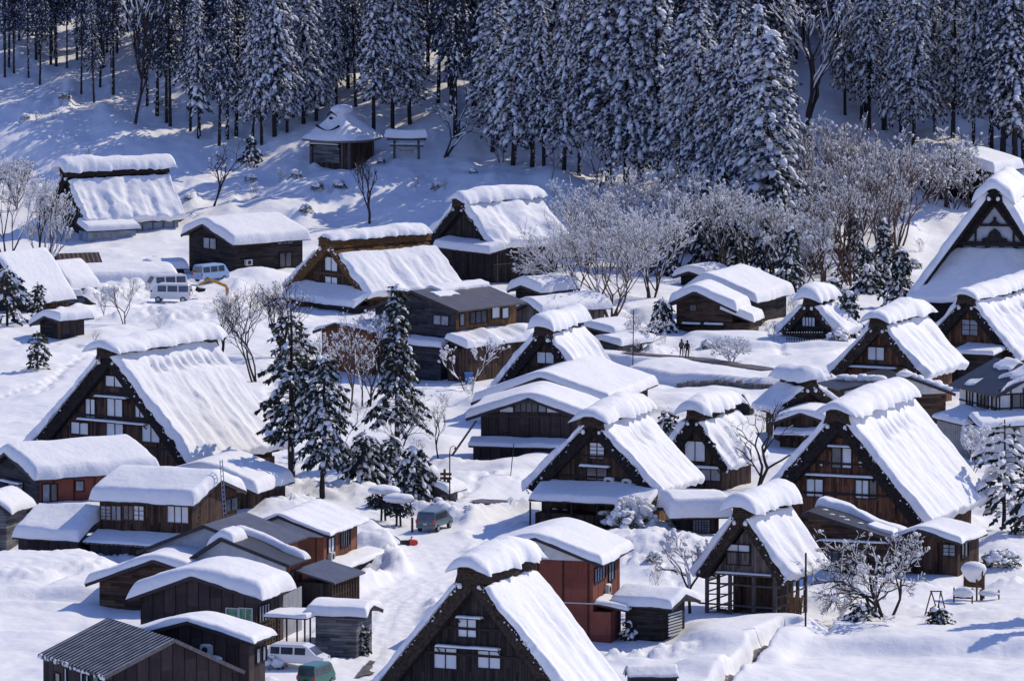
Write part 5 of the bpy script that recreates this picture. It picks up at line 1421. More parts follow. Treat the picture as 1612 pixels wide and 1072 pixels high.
put(conifer('shrub', 'low dark evergreen bough beside the trained pine at the right edge', 4.2, .3, 1.9, 29, snowy=.9, per=6, whorl=.4, droop=.2, trunk_r=.08, tuft=.5, sz=1.5, cat='shrub'), 1616, 860, 1, 1)
put(conifer('shrub', 'tall snowy evergreen shrub at the foot of the tall narrow evergreen, left one', 4.8, .2, 2.2, 30, snowy=1.0, per=8, whorl=.34, droop=.5, trunk_r=.08, tuft=.5, sz=1.35, cat='shrub'), 575, 772, 1, 1)
put(conifer('shrub', 'dark snowy evergreen shrub directly under the tall narrow evergreen', 4.6, .2, 2.0, 31, snowy=.9, per=8, whorl=.34, droop=.5, trunk_r=.08, tuft=.5, sz=1.3, cat='shrub'), 615, 768, 2, 1)
put(conifer('shrub', 'snowy evergreen shrub right of the snow-capped topiary, by the parked minivan', 4.6, .2, 1.8, 32, snowy=1.0, per=8, whorl=.34, droop=.45, trunk_r=.08, tuft=.5, sz=1.4, cat='shrub'), 652, 792, 3, 1)
put(conifer('fir_tree', 'broken small evergreen with dark green side, alone in the left field', 3.6, .5, 1.3, 33, snowy=.5, per=6, whorl=.4, droop=.3, trunk_r=.06, needle='needle_warm', tuft=.42), 60, 586, 3, 1)
put(conifer('pine_tree', 'dark pine boughs under the big snowy tree at the left edge', 6.0, 1.2, 2.6, 34, snowy=.8, per=6, whorl=.5, droop=.3, trunk_r=.12, profile='pine', tuft=.55, sz=1.2), 12, 515, 3, 1)
put(conifer('fir_tree', 'thin dark spruce top beside the left shed with dark end panel', 3.9, .6, .9, 35, snowy=.5, per=6, whorl=.3, droop=.3, trunk_r=.06, tuft=.35), 60, 508, 3, 1)
put(conifer('shrub', 'low spreading evergreen sprig left of the big leafless bush in the lower right field', 1.5, .1, 1.3, 36, snowy=.5, per=7, whorl=.25, droop=.1, trunk_r=.05, tuft=.4, cat='shrub'), 1356, 992, 1, 1)
put(conifer('shrub', 'young dark fir in front of the red-brown timber trestle', 1.4, .05, .8, 37, snowy=.5, per=7, whorl=.22, droop=.1, trunk_r=.05, tuft=.36, cat='shrub'), 1478, 1000, 1, 1)
put(conifer('shrub', 'snow-drooped conifer shrub left of the dark plank barn', 3.4, .1, 1.9, 38, snowy=1.0, per=8, whorl=.3, droop=.7, trunk_r=.06, tuft=.5, sz=1.4, cat='shrub'), 1043, 530, 1, 1)
put(conifer('shrub', 'snow-spotted evergreen plant against the dark woodshed wall', 1.6, .05, .7, 39, snowy=.9, per=7, whorl=.2, droop=.2, trunk_r=.04, tuft=.3, cat='shrub'), 994, 1010, 1, 1)
put(conifer('shrub', 'potted evergreens climbing the right side of the grey board shed', 2.4, .1, .6, 40, snowy=.3, per=7, whorl=.2, droop=.2, trunk_r=.04, tuft=.3, cat='shrub'), 570, 1030, 1, 1)
put(conifer('fir_tree', 'short leaning snow-plastered stump tree in the shaded clearing', 4.2, 1.6, .8, 41, snowy=1.0, per=6, whorl=.3, droop=.6, trunk_r=.12, tuft=.3, sz=1.4, lean=-.6), 1422, 268, 1, 1)
put(conifer('fir_tree', 'crooked small cedar with a white crown in front of the left trunks', 6.2, 3.2, 1.5, 42, snowy=1.0, per=6, whorl=.5, droop=.5, trunk_r=.12, tuft=.45, sz=1.7), 312, 222, 1, 1)
put(conifer('shrub', 'dark shrub behind the small snow-capped thatched house, left of its ridge', 2.0, .1, 1.2, 43, snowy=.7, per=7, whorl=.25, droop=.2, trunk_r=.04, tuft=.36, cat='shrub'), 1052, 688, 1, 1)
for i, (x, y, s_, lb) in enumerate(((1268, 430, 1.0, 'slender evergreen amid the snowy thicket above the small storehouse'), (1160, 425, .95, 'snow-plastered evergreen at the left end of the thicket above the plank barn'), (1345, 440, .9, 'dark-stemmed snowy evergreen under the brown leafless trees'), (1200, 440, .8, 'short snowy evergreen in front of the sunlit cedar clump'))):
    o = conifer('fir_tree', lb, 7.5, 1.0, 2.1, 50 + i, snowy=1.0, per=8, whorl=.36, droop=.5, trunk_r=.12, profile='cone', tuft=.5, sz=1.2)
    put(o, x, y, i, s_)

for i, (x, y, h, w_, lb) in enumerate((
  (1112, 420, 8.5, 2.2, 'frosted evergreen at the far left of the thicket right of centre'), (1136, 405, 9.5, 2.3, 'tall frosted evergreen below the sunlit cedar clump'),
  (1180, 418, 7.0, 2.2, 'bushy frosted evergreen in the middle of the thicket'), (1222, 418, 10.0, 2.4, 'pointed snowy evergreen under the tallest sunlit cedar'),
  (1258, 402, 8.0, 2.2, 'snowy evergreen on the right flank of the sunlit cedar clump'), (1294, 415, 7.5, 2.0, 'dark snowy evergreen between the brown leafless trees'),
  (1365, 462, 5.0, 2.2, 'low spreading snowy evergreen behind the ridge of the light brown gabled house'), (1392, 455, 7.0, 1.8, 'dark snow-plastered evergreen under the tallest brown leafless tree'),
  (1315, 500, 3.6, 2.0, 'squat snow-covered evergreen right behind the small storehouse'), (1452, 300, 3.4, 1.8, 'dark evergreen bush at the left corner of the shaded two-storey house'),
  (1475, 322, 3.0, 1.8, 'snow-spattered evergreen bush in front of the shaded two-storey house'), (1545, 322, 3.2, 1.9, 'snow-covered evergreen bush between the shaded house and the temple ridge'),
  (1075, 395, 7.5, 2.0, 'snowy evergreen behind the right side of the largest leafless tree'), (1048, 430, 5.0, 1.9, 'short snowy evergreen under the right side of the largest leafless tree'))):
    o = conifer('fir_tree', lb, h, .5, w_, 70 + i, snowy=1.0, per=8, whorl=.38, droop=.5, trunk_r=.12, profile='cone', tuft=.5, sz=1.35)
    put(o, x, y, i)
for i, (x, y, s_, lb) in enumerate(((1735, 985, .62, 'cedar outside the right edge casting its shadow on the lower field, nearer one'), (1800, 975, .6, 'cedar outside the right edge casting its shadow on the lower field, farther one'), (1690, 1010, .4, 'small cedar outside the right edge beside the lower field'))):
    cedar('broad', x, y, s_, lb)
# --- leafless trees
BT = [
 # px, py, height, args, label
 (335, 326, 7.4, dict(seed=151, spread=.8, snow=.2, depth=5, trunk_r=.13, upright=.2, snow_r=1.2), 'small spreading leafless tree on the sunny slope, snow knots on its tips'),
 (582, 350, 7.6, dict(seed=152, spread=.5, snow=.03, depth=6, trunk_r=.15, upright=.7, first=.22, twig=1, knob=.1), 'upright leafless tree with many slender rods, in front of the shrine hall'),
 (700, 252, 8.5, dict(seed=153, spread=.65, snow=.9, depth=5, trunk_r=.16, upright=.2, stems=2, snow_r=1.5), 'leafless tree with thickly snow-lined limbs right of the snow-topped gate'),
 (788, 258, 4.6, dict(seed=104, spread=.6, snow=.3, depth=5, trunk_r=.07, stems=3, upright=.5, bark='bark_warm'), 'small vase-shaped leafless bush between the gate and the forest'),
 (56, 460, 12.0, dict(seed=205, spread=.45, snow=.9, depth=7, trunk_r=.15, stems=3, upright=.4, snow_r=1.1, first=.18, twig=1, scale_xy=.75), 'big snowy leafless tree with black forked trunk at the left edge'),
 (8, 420, 12.5, dict(seed=206, spread=.5, snow=.9, depth=7, trunk_r=.13, stems=4, upright=.3, snow_r=1.0, first=.18, twig=1, scale_xy=.8), 'rounded snowy leafless tree behind, partly outside the left edge'),
 (196, 516, 4.6, dict(seed=107, spread=.65, snow=.25, depth=5, trunk_r=.08, stems=2, upright=.4), 'small black leafless tree above the left farmhouse roof'),
 (965, 505, 13.8, dict(seed=208, spread=.5, snow=.7, bark='bark_warm', depth=7, trunk_r=.10, stems=9, upright=.35, snow_r=.95, first=.14, scale_xy=1.25, twig=1, kids=(2, 3), shrink=.8, knob=.12), 'largest leafless tree, wide and white with frost, in the centre background'),
 (1025, 470, 11.0, dict(seed=209, spread=.5, snow=.95, depth=7, trunk_r=.09, stems=7, twig=1, knob=.12, upright=.25, snow_r=1.2, first=.12, shrink=.8), 'snowy leafless tree just right of the largest one'),
 (905, 470, 8.0, dict(seed=210, spread=.55, snow=.9, depth=7, trunk_r=.08, stems=7, twig=1, knob=.12, upright=.2, snow_r=1.1, first=.13, shrink=.8), 'low snowy leafless tree beside the dark side wall of the back farmhouse'),
 (1325, 425, 11.5, dict(seed=111, spread=.5, snow=.45, depth=6, trunk_r=.15, stems=3, upright=.5, bark='bark_warm', first=.18, twig=1), 'reddish-brown leafless tree left of the temple roof'),
 (1375, 430, 12.0, dict(seed=112, spread=.45, snow=.4, depth=6, trunk_r=.15, stems=3, upright=.6, bark='bark_warm', first=.18, twig=1), 'tallest reddish-brown leafless tree beside the temple roof'),
 (1302, 285, 6.8, dict(seed=113, spread=.6, snow=1.0, depth=5, trunk_r=.12, upright=.4, snow_r=2.0, knob=.9), 'white-knobbed small tree sunlit before the shaded clearing'),
 (1490, 335, 9.0, dict(seed=114, spread=.7, snow=1.0, depth=5, trunk_r=.19, upright=.35, snow_r=1.6, stems=2, knob=.6), 'white-limbed leafless tree in front of the shaded two-storey house'),
 (1345, 400, 10.5, dict(seed=161, spread=.45, snow=.5, depth=7, trunk_r=.12, stems=4, upright=.6, bark='bark_warm', first=.15, twig=2), 'dense brown leafless tree between the two tallest brown ones'),
 (1400, 415, 9.0, dict(seed=162, spread=.5, snow=.5, depth=7, trunk_r=.12, stems=3, upright=.5, bark='bark_warm', first=.15, twig=2), 'brown leafless tree leaning towards the temple roof'),
 (1310, 400, 9.5, dict(seed=163, spread=.5, snow=.8, depth=7, trunk_r=.12, stems=3, upright=.4, first=.15, twig=1), 'frosted leafless tree left of the brown ones'),
 (1265, 380, 9.0, dict(seed=164, spread=.5, snow=.8, depth=7, trunk_r=.11, stems=3, upright=.4, first=.15, twig=1), 'frosted leafless tree on the right flank of the sunlit cedars'),
 (1195, 400, 8.0, dict(seed=165, spread=.55, snow=.9, depth=7, trunk_r=.11, stems=3, upright=.35, first=.15, twig=1), 'frosted leafless tree against the tallest sunlit cedar'),
 (1060, 420, 9.0, dict(seed=266, spread=.5, snow=.8, depth=7, trunk_r=.08, stems=6, upright=.3, first=.15, twig=1, bark='bark_warm'), 'brownish leafless tree behind the right part of the largest one'),
 (915, 420, 9.5, dict(seed=267, spread=.5, snow=.8, depth=7, trunk_r=.08, stems=7, upright=.25, first=.15, twig=1, bark='bark_warm'), 'brownish leafless tree behind the left part of the largest one'),
 (985, 400, 10.0, dict(seed=268, spread=.5, snow=.8, depth=7, trunk_r=.08, stems=7, upright=.25, first=.15, twig=1, bark='bark_warm'), 'brown twiggy leafless tree directly behind the largest one'),
 (445, 560, 8.0, dict(seed=169, spread=.55, snow=.12, depth=7, trunk_r=.1, stems=4, upright=.35, first=.15, twig=1), 'fine dark leafless tree between the left farmhouse roof and the tall dark pine'),
 (490, 640, 8.0, dict(seed=170, spread=.5, snow=.35, depth=7, trunk_r=.1, stems=3, upright=.45, first=.15, twig=1, bark='bark_warm'), 'thin snow-dotted leafless tree behind the snowier pine'),
 (575, 640, 8.5, dict(seed=171, spread=.5, snow=.35, depth=7, trunk_r=.1, stems=3, upright=.4, first=.15, twig=1), 'fine leafless tree left of the tall narrow evergreen'),
 (1468, 334, 6.5, dict(seed=172, spread=.55, snow=.6, depth=6, trunk_r=.08, stems=4, upright=.3, first=.15, twig=1, bark='bark_warm'), 'brown leafless bush tree left of the shaded two-storey house'),
 (1528, 330, 6.5, dict(seed=173, spread=.55, snow=.6, depth=6, trunk_r=.08, stems=4, upright=.3, first=.15, twig=1, bark='bark_warm'), 'leafless bush tree right of the white-limbed tree'),
 (1500, 336, 5.5, dict(seed=180, spread=.55, snow=.8, depth=7, trunk_r=.07, stems=6, upright=.3, first=.15, twig=1), 'frosted leafless bush tree directly before the wall of the shaded house'),
 (28, 335, 6.0, dict(seed=174, spread=.6, snow=.5, depth=7, trunk_r=.1, stems=4, upright=.3, first=.15, twig=1), 'grey twiggy leafless tree left of the far left farmhouse'),
 (1192, 768, 7.4, dict(seed=115, spread=.75, snow=.12, depth=6, trunk_r=.16, upright=.15, first=.2, stems=2), 'gnarled black leafless tree between two thatched farmhouses'),
 (1392, 985, 6.4, dict(seed=146, spread=.75, snow=.5, depth=6, trunk_r=.12, stems=5, upright=.08, snow_r=1.15, first=.18, scale_xy=.95, twig=2, wig=.28, knob=.15), 'big snow-loaded leafless bush tree in the lower right field'),
 (1084, 975, 6.0, dict(seed=177, spread=.65, snow=.9, depth=5, trunk_r=.13, upright=.3, snow_r=1.8, knob=.6), 'small tree heaped with snow between the woodshed and the open barn'),
 (691, 722, 5.0, dict(seed=118, spread=.6, snow=.2, depth=5, trunk_r=.09, upright=.5), 'small leafless tree standing in the snow left of the black house'),
 (612, 745, 7.0, dict(seed=119, spread=.65, snow=.4, depth=6, trunk_r=.1, upright=.2, stems=2), 'leafless tree behind the trunk of the tall narrow evergreen'),
 (548, 648, 9.6, dict(seed=120, spread=.5, snow=.45, depth=6, trunk_r=.13, upright=.5, stems=2, knob=.8, bark='bark_warm'), 'tall leafless tree with snow dots in front of the rust-red house'),
 (405, 600, 9.0, dict(seed=121, spread=.6, snow=.15, depth=6, trunk_r=.12, upright=.3, stems=3), 'leafless dark thicket tree behind the roof of the left farmhouse'),
 (350, 560, 7.0, dict(seed=122, spread=.6, snow=.15, depth=6, trunk_r=.1, upright=.3, stems=3), 'fine-twigged leafless tree rising above the left farmhouse roof snow'),
 (738, 615, 4.6, dict(seed=183, spread=.5, snow=.6, depth=5, trunk_r=.06, upright=.5, snow_r=1.6, knob=.8, stems=2), 'slim tree with snow balls beside the blue bin'),
 (590, 590, 6.0, dict(seed=124, spread=.6, snow=.8, depth=5, trunk_r=.08, upright=.3, snow_r=1.6, knob=.8, stems=3), 'snow-dotted bush left of the tall narrow evergreen'),
 (1148, 585, 2.4, dict(seed=125, spread=.8, snow=1.0, depth=5, trunk_r=.07, upright=.1, snow_r=1.5, stems=5, bark='bark_warm'), 'round snow-filled bush beside the cleared path'),
 (1080, 577, 1.6, dict(seed=126, spread=.8, snow=.3, depth=4, trunk_r=.03, upright=.1, stems=5, bark='bark_warm'), 'small brown twig bush behind the two walkers'),
 (1010, 555, 3.6, dict(seed=127, spread=.7, snow=.9, depth=5, trunk_r=.06, upright=.3, stems=5, snow_r=1.3), 'frosted bush beside the stone-walled shed'),
 (1160, 415, 8.0, dict(seed=128, spread=.6, snow=1.0, depth=6, trunk_r=.12, upright=.2, stems=3, snow_r=1.5, first=.2), 'white-frosted leafless tree above the upper barn roofs'),
 (1230, 445, 8.5, dict(seed=129, spread=.55, snow=1.0, depth=6, trunk_r=.12, upright=.3, stems=3, snow_r=1.4, first=.2), 'white-frosted leafless tree left of the small storehouse cap'),
 (1290, 455, 7.6, dict(seed=130, spread=.55, snow=.9, depth=6, trunk_r=.12, upright=.3, stems=3, snow_r=1.4, first=.2, bark='bark_warm'), 'frosted brownish thicket tree above the small storehouse'),
 (1120, 400, 7.6, dict(seed=131, spread=.6, snow=1.0, depth=6, trunk_r=.12, upright=.2, stems=3, snow_r=1.4, first=.2), 'frosted tree at the foot of the sunlit cedar clump'),
 (940, 300, 6.4, dict(seed=132, spread=.6, snow=.7, depth=6, trunk_r=.1, upright=.3, stems=3, snow_r=1.2, bark='bark_warm'), 'brownish leafless tree at the forest edge above the largest leafless tree'),
 (1272, 236, 19.0, dict(seed=133, spread=.5, snow=1.0, depth=5, trunk_r=.26, upright=.45, snow_r=1.7, first=.24, stems=2, wig=.26), 'giant leafless tree with curved white limbs in the shaded forest gap'),
 (212, 205, 17.0, dict(seed=134, spread=.32, snow=1.0, depth=4, trunk_r=.2, upright=.9, snow_r=1.6, first=.3), 'forked white-barked tree in front of the left forest trunks'),
 (1528, 745, 4.0, dict(seed=135, spread=.6, snow=1.0, depth=5, trunk_r=.06, upright=.4, stems=4, snow_r=1.7, knob=1.0), 'frosted garden bush behind the biggest farmhouse roof'),
 (1500, 310, 7.0, dict(seed=136, spread=.5, snow=.3, depth=6, trunk_r=.1, upright=.5, stems=3, bark='bark_warm'), 'fine brown leafless tree behind the white-limbed tree'),
 (868, 300, 5.0, dict(seed=137, spread=.55, snow=.4, depth=5, trunk_r=.07, upright=.6, bark='bark_warm'), 'thin leafless tree leaning out of the middle forest edge'),
 (545, 720, 6.0, dict(seed=138, spread=.6, snow=.5, depth=6, trunk_r=.08, upright=.3, stems=3, snow_r=1.3), 'tangled snowy twigs between the snowier pine and the tall evergreen'),
 (1086, 360, 6.0, dict(seed=139, spread=.6, snow=.8, depth=6, trunk_r=.1, upright=.3, stems=3, snow_r=1.2, bark='bark_warm'), 'brown frosted bush under the sunlit cedars'),
 (165, 500, 3.0, dict(seed=140, spread=.5, snow=1.0, depth=5, trunk_r=.05, upright=.7, stems=3, snow_r=1.6), 'white snow-coated bush left of the small black tree'),
 (1000, 845, 2.6, dict(seed=141, spread=.8, snow=1.0, depth=4, trunk_r=.05, upright=.2, stems=6, snow_r=3.0, knob=1.0), 'garden bush buried in snow lumps before the centre farmhouse'),
]
for x, y, h, kw, lb in BT:
    nm = 'bush' if ('bush' in lb and 'tree' not in lb) or h < 3 else 'leafless_tree'
    o = bare_tree(nm, lb, h, cat='bush' if nm == 'bush' else 'tree', **kw)
    put(o, x, y)
# ------------------------------------------------------------------ temple, shrine hall, gate
def temple():
    g = at(1557, 507, 0.0); al = R(10); s = scale_at(g)
    root = empty('temple', g, -al, 'great temple hall with carved white gable and shaded snow roof, upper right', 'temple')
    E, ze, Hr, yg, L, hz = 7.7, 2.0, 12.9, 4.5, 17, 6.6
    tan = (Hr - ze) / E; hx = (Hr - hz) / tan
    m = MB()
    pts = dict(rf=(0, yg - .9, Hr), rb=(0, L, Hr), lf=(-hx, yg - .9, hz), rtf=(hx, yg - .9, hz), le=(-E, 0, ze), re=(E, 0, ze), lb=(-E, L, ze), rbk=(E, L, ze))
    def slab(a, b, c, d, t=.22):
        P = [Vector(q) for q in (a, b, c, d)]
        n = (P[1] - P[0]).cross(P[3] - P[0]).normalized()
        if n.z < 0: n = -n
        m.add(P + [q - n * t for q in P], [(0, 1, 2, 3), (7, 6, 5, 4), (0, 4, 5, 1), (1, 5, 6, 2), (2, 6, 7, 3), (3, 7, 4, 0)])
    slab(pts['rf'], pts['rb'], pts['lb'], (-E, 0, ze)); slab(pts['rf'], pts['rb'], pts['rbk'], (E, 0, ze))
    m.build('thatch', 'thatch', root)
    # front skirt roof
    m = MB(); f = [(-hx, yg, hz), (hx, yg, hz), (E, 0, ze), (-E, 0, ze)]
    P = [Vector(q) for q in f]; m.add(P + [q - Vector((0, -.3, .5)) for q in P], [(0, 3, 2, 1), (4, 5, 6, 7), (0, 4, 7, 3), (1, 2, 6, 5), (2, 3, 7, 6), (0, 1, 5, 4)])
    m.build('front_roof', 'thatch', root)
    def tra(a, b, c, d):      # a->b top edge, d->c bottom edge
        a, b, c, d = [np.array(q, float) for q in (a, b, c, d)]
        LA = float(np.linalg.norm((d + c) / 2 - (a + b) / 2)); LB = float(np.linalg.norm(c - d))
        def Pf(A, Bm):
            u = A / LA; v_ = Bm / LB
            q = [(a[i] * (1 - v_) + b[i] * v_) * (1 - u) + (d[i] * (1 - v_) + c[i] * v_) * u for i in range(3)]
            return q[0], q[1], q[2]
        return Pf, LA, LB
    a1 = math.atan(tan)
    for sx in (1, -1):
        sn = MB(); Pf, LA, LB = tra((sx * .4, yg - 1.1, Hr - .5), (sx * .4, L, Hr - .5), (sx * E * 1.02, L, ze - .1), (sx * E * 1.02, -.25, ze - .1))
        snow_sheet(sn, Pf, LA, LB, .75, (sx * math.sin(a1), -.1, math.cos(a1)), r=.35, seed=300 + sx, amp=.18, wob=.15, streak=.1)
        if sx == -1: sn.f = [q[::-1] for q in sn.f]
        sn.build('slope_snow', 'snow', root, True)
    sn = MB(); Pf, LA, LB = tra((-hx - .75, yg - .1, hz + .1), (hx + .75, yg - .1, hz + .1), (E + .75, -.3, ze - .1), (-E - .75, -.3, ze - .1))
    snow_sheet(sn, Pf, LA, LB, .62, (0, -.7, .7), r=.3, seed=305, amp=.1, wob=.12); sn.build('front_snow', 'snow', root, True)
    cs = MB()
    snow_sheet(cs, lambda a, b: (-2.2 + a, yg - 1.6 + b, Hr + .1 - .8 * np.maximum(np.abs(-2.2 + a) - .3, 0)), 4.4, L - yg + 2, 1.1, (0, 0, 1), r=.6, seed=307, amp=.25, wob=.2, freq=.35)
    cs.build('ridge_snow', 'snow', root, True)
    # ragged thatch verge
    vg = MB(); rnd = random.Random(5)
    for sx in (-1, 1):
        n = 26
        for i in range(n):
            t = (i + .5) / n; x = sx * t * (hx + .35); z = Hr - t * (Hr - hz) - .1
            vg.bar((x, yg - 1.25 - rnd.uniform(0, .2), z + rnd.uniform(-.05, .12)), (x - sx * .25, yg - .2, z - rnd.uniform(.5, .8)), rnd.uniform(.35, .5), rnd.uniform(.5, .8))
    vg.build('verge', 'thatch', root)
    # gable wall: white plaster behind dark carved timber
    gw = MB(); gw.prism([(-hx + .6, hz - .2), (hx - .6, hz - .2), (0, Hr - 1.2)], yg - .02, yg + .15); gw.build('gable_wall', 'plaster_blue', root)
    tm = MB(); y0, y1 = yg - .32, yg - .02
    for sx in (-1, 1):
        tm.bar((sx * (hx - .75), yg - .35, hz + .05), (0, yg - .35, Hr - 1.45), .3, .5)
        tm.bar((sx * (hx - .1), yg - .6, hz + .15), (0, yg - .6, Hr - .75), .2, .4)
        tm.box(sx * 1.9 - .1, y0, hz + .6, sx * 1.9 + .1, y1, hz + 2.4)
    tm.box(-hx + .4, y0 - .05, hz + .55, hx - .4, y1, hz + .95)
    tm.box(-hx + .2, y0 - .3, hz - .12, hx - .2, y1, hz + .06)
    tm.box(-1.7, y0, hz + 2.5, 1.7, y1, hz + 2.72)
    tm.build('gable_timber', 'beam', root)
    cv = MB()
    for i in range(5):      # scallops hanging from the tie beam
        cx = -2.8 + i * 1.4
        cv.tube([(cx + .55 * math.cos(a), yg - .25, hz + .5 - .42 * abs(math.sin(a)) + .0) for a in [math.pi * k / 6 for k in range(7)]], .07, 4)
        cv.blob((cx + .7, yg - .25, hz + .3), (.16, .1, .2), n=6)
    cv.build('scallop_carving', 'beam', root)
    oc = MB(); oc.prism([(-1.3, hz + .95), (-1.25, hz + 1.25), (-.75, hz + 1.35), (-.5, hz + 1.9), (0, hz + 2.3), (.5, hz + 1.9), (.75, hz + 1.35), (1.25, hz + 1.25), (1.3, hz + .95)][::-1], yg - .3, yg - .05)
    for x, z, r_ in ((-.9, 1.15, .22), (.9, 1.15, .22), (0, 1.9, .3), (0, 2.9, .28), (-.35, 2.75, .15), (.35, 2.75, .15), (0, 3.3, .18)): oc.blob((x, yg - .3, hz + z), (r_, .12, r_), n=8)
    oc.build('frog_leg_carving', 'beam', root)
    w = MB(); w.box(-E + 1.4, 1.3, -2, E - 1.4, L - 1, ze + .1); w.build('wall', 'wood_dark', root)
    kn = MB()
    for sx in (-1, 1): kn.blob((sx * .45, yg - 1.5, Hr - .95), (.22, .2, .25))
    kn.build('snow_knots', 'snow', root, True)
temple()
thatched('thatched roof corner rising at the right edge just in front of the temple', 1640, 318, 1566, 1714, 440, 478, 1690, 24, T=.5, seed=166, th=1.1, L=10)

def shrine_hall():
    g = at(520, 271); g.z += .9; al = R(30)
    root = empty('shrine_hall', g, -al, 'small square shrine hall with curved pyramid snow roof beside the forest', 'shrine')
    w = MB(); w.box(-2.5, 0, -2, 2.5, 5, 2.6); w.build('wall', 'wood_brown', root)
    w = MB(); w.box(-2.2, -.06, .1, 1.2, 0, 2.0); w.build('shutter', 'boards_grey', root)
    for x, y in ((-2.5, 0), (2.5, 0), (2.5, 5), (-2.5, 5), (1.6, 0)):
        q = MB(); q.box(x - .14, y - .14, -2, x + .14, y + .14, 2.6); q.build('post', 'beam_grey', root)
    ledge(root, -2.5, 1.3, 2.15, 0, .5, .16, 7)
    def roof(off, grow, zadd):
        n = 28; rings = 12; P = np.zeros((rings + 1, n + 1, 3))
        for i in range(rings + 1):
            t = i / rings
            for j in range(n + 1):
                a = 2 * math.pi * j / n; c, s_ = math.cos(a), math.sin(a)
                sq = 1 / max(abs(c), abs(s_)); rr_ = (1 + (sq - 1) * (.75 + .25 * t)) * (3.5 + grow) * t
                z = 2.6 + 3.0 * (1 - t) ** 1.45 + .22 * t * t * (sq - 1) * 2
                P[i, j] = (rr_ * c, 2.5 + rr_ * s_, z + zadd)
        return P
    m = MB(); P = roof(0, 0, 0); m.grid(P, flip=False); m.grid(P - np.array([0, 0, .22]), flip=True)
    Q = np.stack([P[-1], P[-1] - np.array([0, 0, .22])]); m.grid(Q); m.build('roof', 'roof_edge_grey', root)
    P = roof(0, .12, .03); T = np.zeros(P.shape[:2])
    for i in range(P.shape[0]): T[i, :] = .62 * math.sqrt(max(0, 1 - (i / (P.shape[0] - 1)) ** 6))
    X, Y = P[:, :, 0], P[:, :, 1]
    N = P.copy(); N[:, :, 2] += T * (1 + .25 * fbm(X * .5, Y * .5, 0, 5, 3)); N[:, -1] = N[:, 0]
    m = MB(); m.grid(N); m.build('roof_snow', 'snow', root, True)
    m = MB(); m.blob((0, 2.5, 5.85), (1.25, 1.5, .6), n=14, rings=8, jit=.05); m.build('ridge_snow', 'snow', root, True)
    # curved gablet peeping from the snow
    m = MB()
    m.tube([(-1.5 + 3.0 * t, -.55 - .0, 4.05 - .55 * math.sin(math.pi * t) + .25) for t in [i / 12 for i in range(13)]], [.03 + .13 * abs(t - 6) / 6 for t in range(13)], 5)
    m.tube([(-.7, .35, 5.3), (0, .25, 5.75), (.7, .35, 5.3)], [.04, .14, .04], 5); m.blob((0, .2, 5.05), (.3, .15, .18))
    m.build('gablet', 'beam', root)
shrine_hall()

def torii():
    g = at(640, 256); s = scale_at(g)
    root = empty('torii_gate', g, R(-6), 'grey wooden shrine gate carrying a long slab of snow', 'gate')
    for x in (-1.4, 1.4):
        q = MB(); q.tube([(x, 0, -1), (x * .96, 0, 2.5)], .15, 8); q.build('post', 'beam_grey', root, True)
    q = MB(); q.box(-1.9, -.12, 1.75, 1.9, .12, 1.98); q.build('tie_beam', 'beam_grey', root)
    q = MB(); q.box(-2.2, -.2, 2.45, 2.2, .2, 2.72); q.build('lintel', 'beam_grey', root)
    sn = MB(); snow_sheet(sn, lambda a, b: (-2.45 + a, -.55 + b, 2.72 + .02 * (a - 2.4) ** 2), 4.9, 1.1, .95, (0, 0, 1), r=.35, res=.2, seed=9, amp=.06, wob=.06); sn.build('lintel_snow', 'snow', root, True)
    q = MB(); q.tube([(-1.2 + 2.4 * t, -.16, 1.65 - .35 * math.sin(math.pi * t)) for t in [i / 10 for i in range(11)]], [.04 + .05 * math.sin(math.pi * t / 10) for t in range(11)], 5)
    for x in (-.7, 0, .7): q.bar((x, -.16, 1.35), (x, -.16, 1.1), .12)
    q.build('straw_rope', 'straw', root)
    sn = MB(); snow_sheet(sn, lambda a, b: (-1.9 + a, -.1 + b, 1.99 + 0 * a), 3.8, .2, .1, (0, 0, 1), r=.05, res=.2, seed=10, amp=.02, wob=.01); sn.build('beam_snow', 'snow', root, True)
torii()

# ------------------------------------------------------------------ vehicles
PROF = {
 'van': dict(p=[(-2.0, .35), (-2.02, 1.0), (-1.95, 1.75), (-1.8, 1.9), (1.1, 1.92), (1.45, 1.78), (1.9, 1.1), (2.0, .95), (2.02, .4)], belt=1.05, w=.82, wheels=(-1.3, 1.25),
             win=[(-1.82, -.85), (-.72, .28), (.42, 1.3)]),
 'minivan': dict(p=[(-1.95, .4), (-2.0, .85), (-1.88, 1.5), (-1.7, 1.66), (.5, 1.68), (.95, 1.5), (1.5, 1.02), (1.95, .85), (2.02, .42)], belt=.95, w=.83, wheels=(-1.25, 1.3),
             win=[(-1.75, -1.1), (-1.0, -.15), (-.02, .75)]),
 'kei': dict(p=[(-1.6, .4), (-1.65, .9), (-1.58, 1.6), (-1.45, 1.75), (.9, 1.77), (1.2, 1.6), (1.5, 1.05), (1.62, .9), (1.65, .42)], belt=1.0, w=.72, wheels=(-1.05, 1.05),
             win=[(-1.42, -.3), (-.18, .95)]),
}
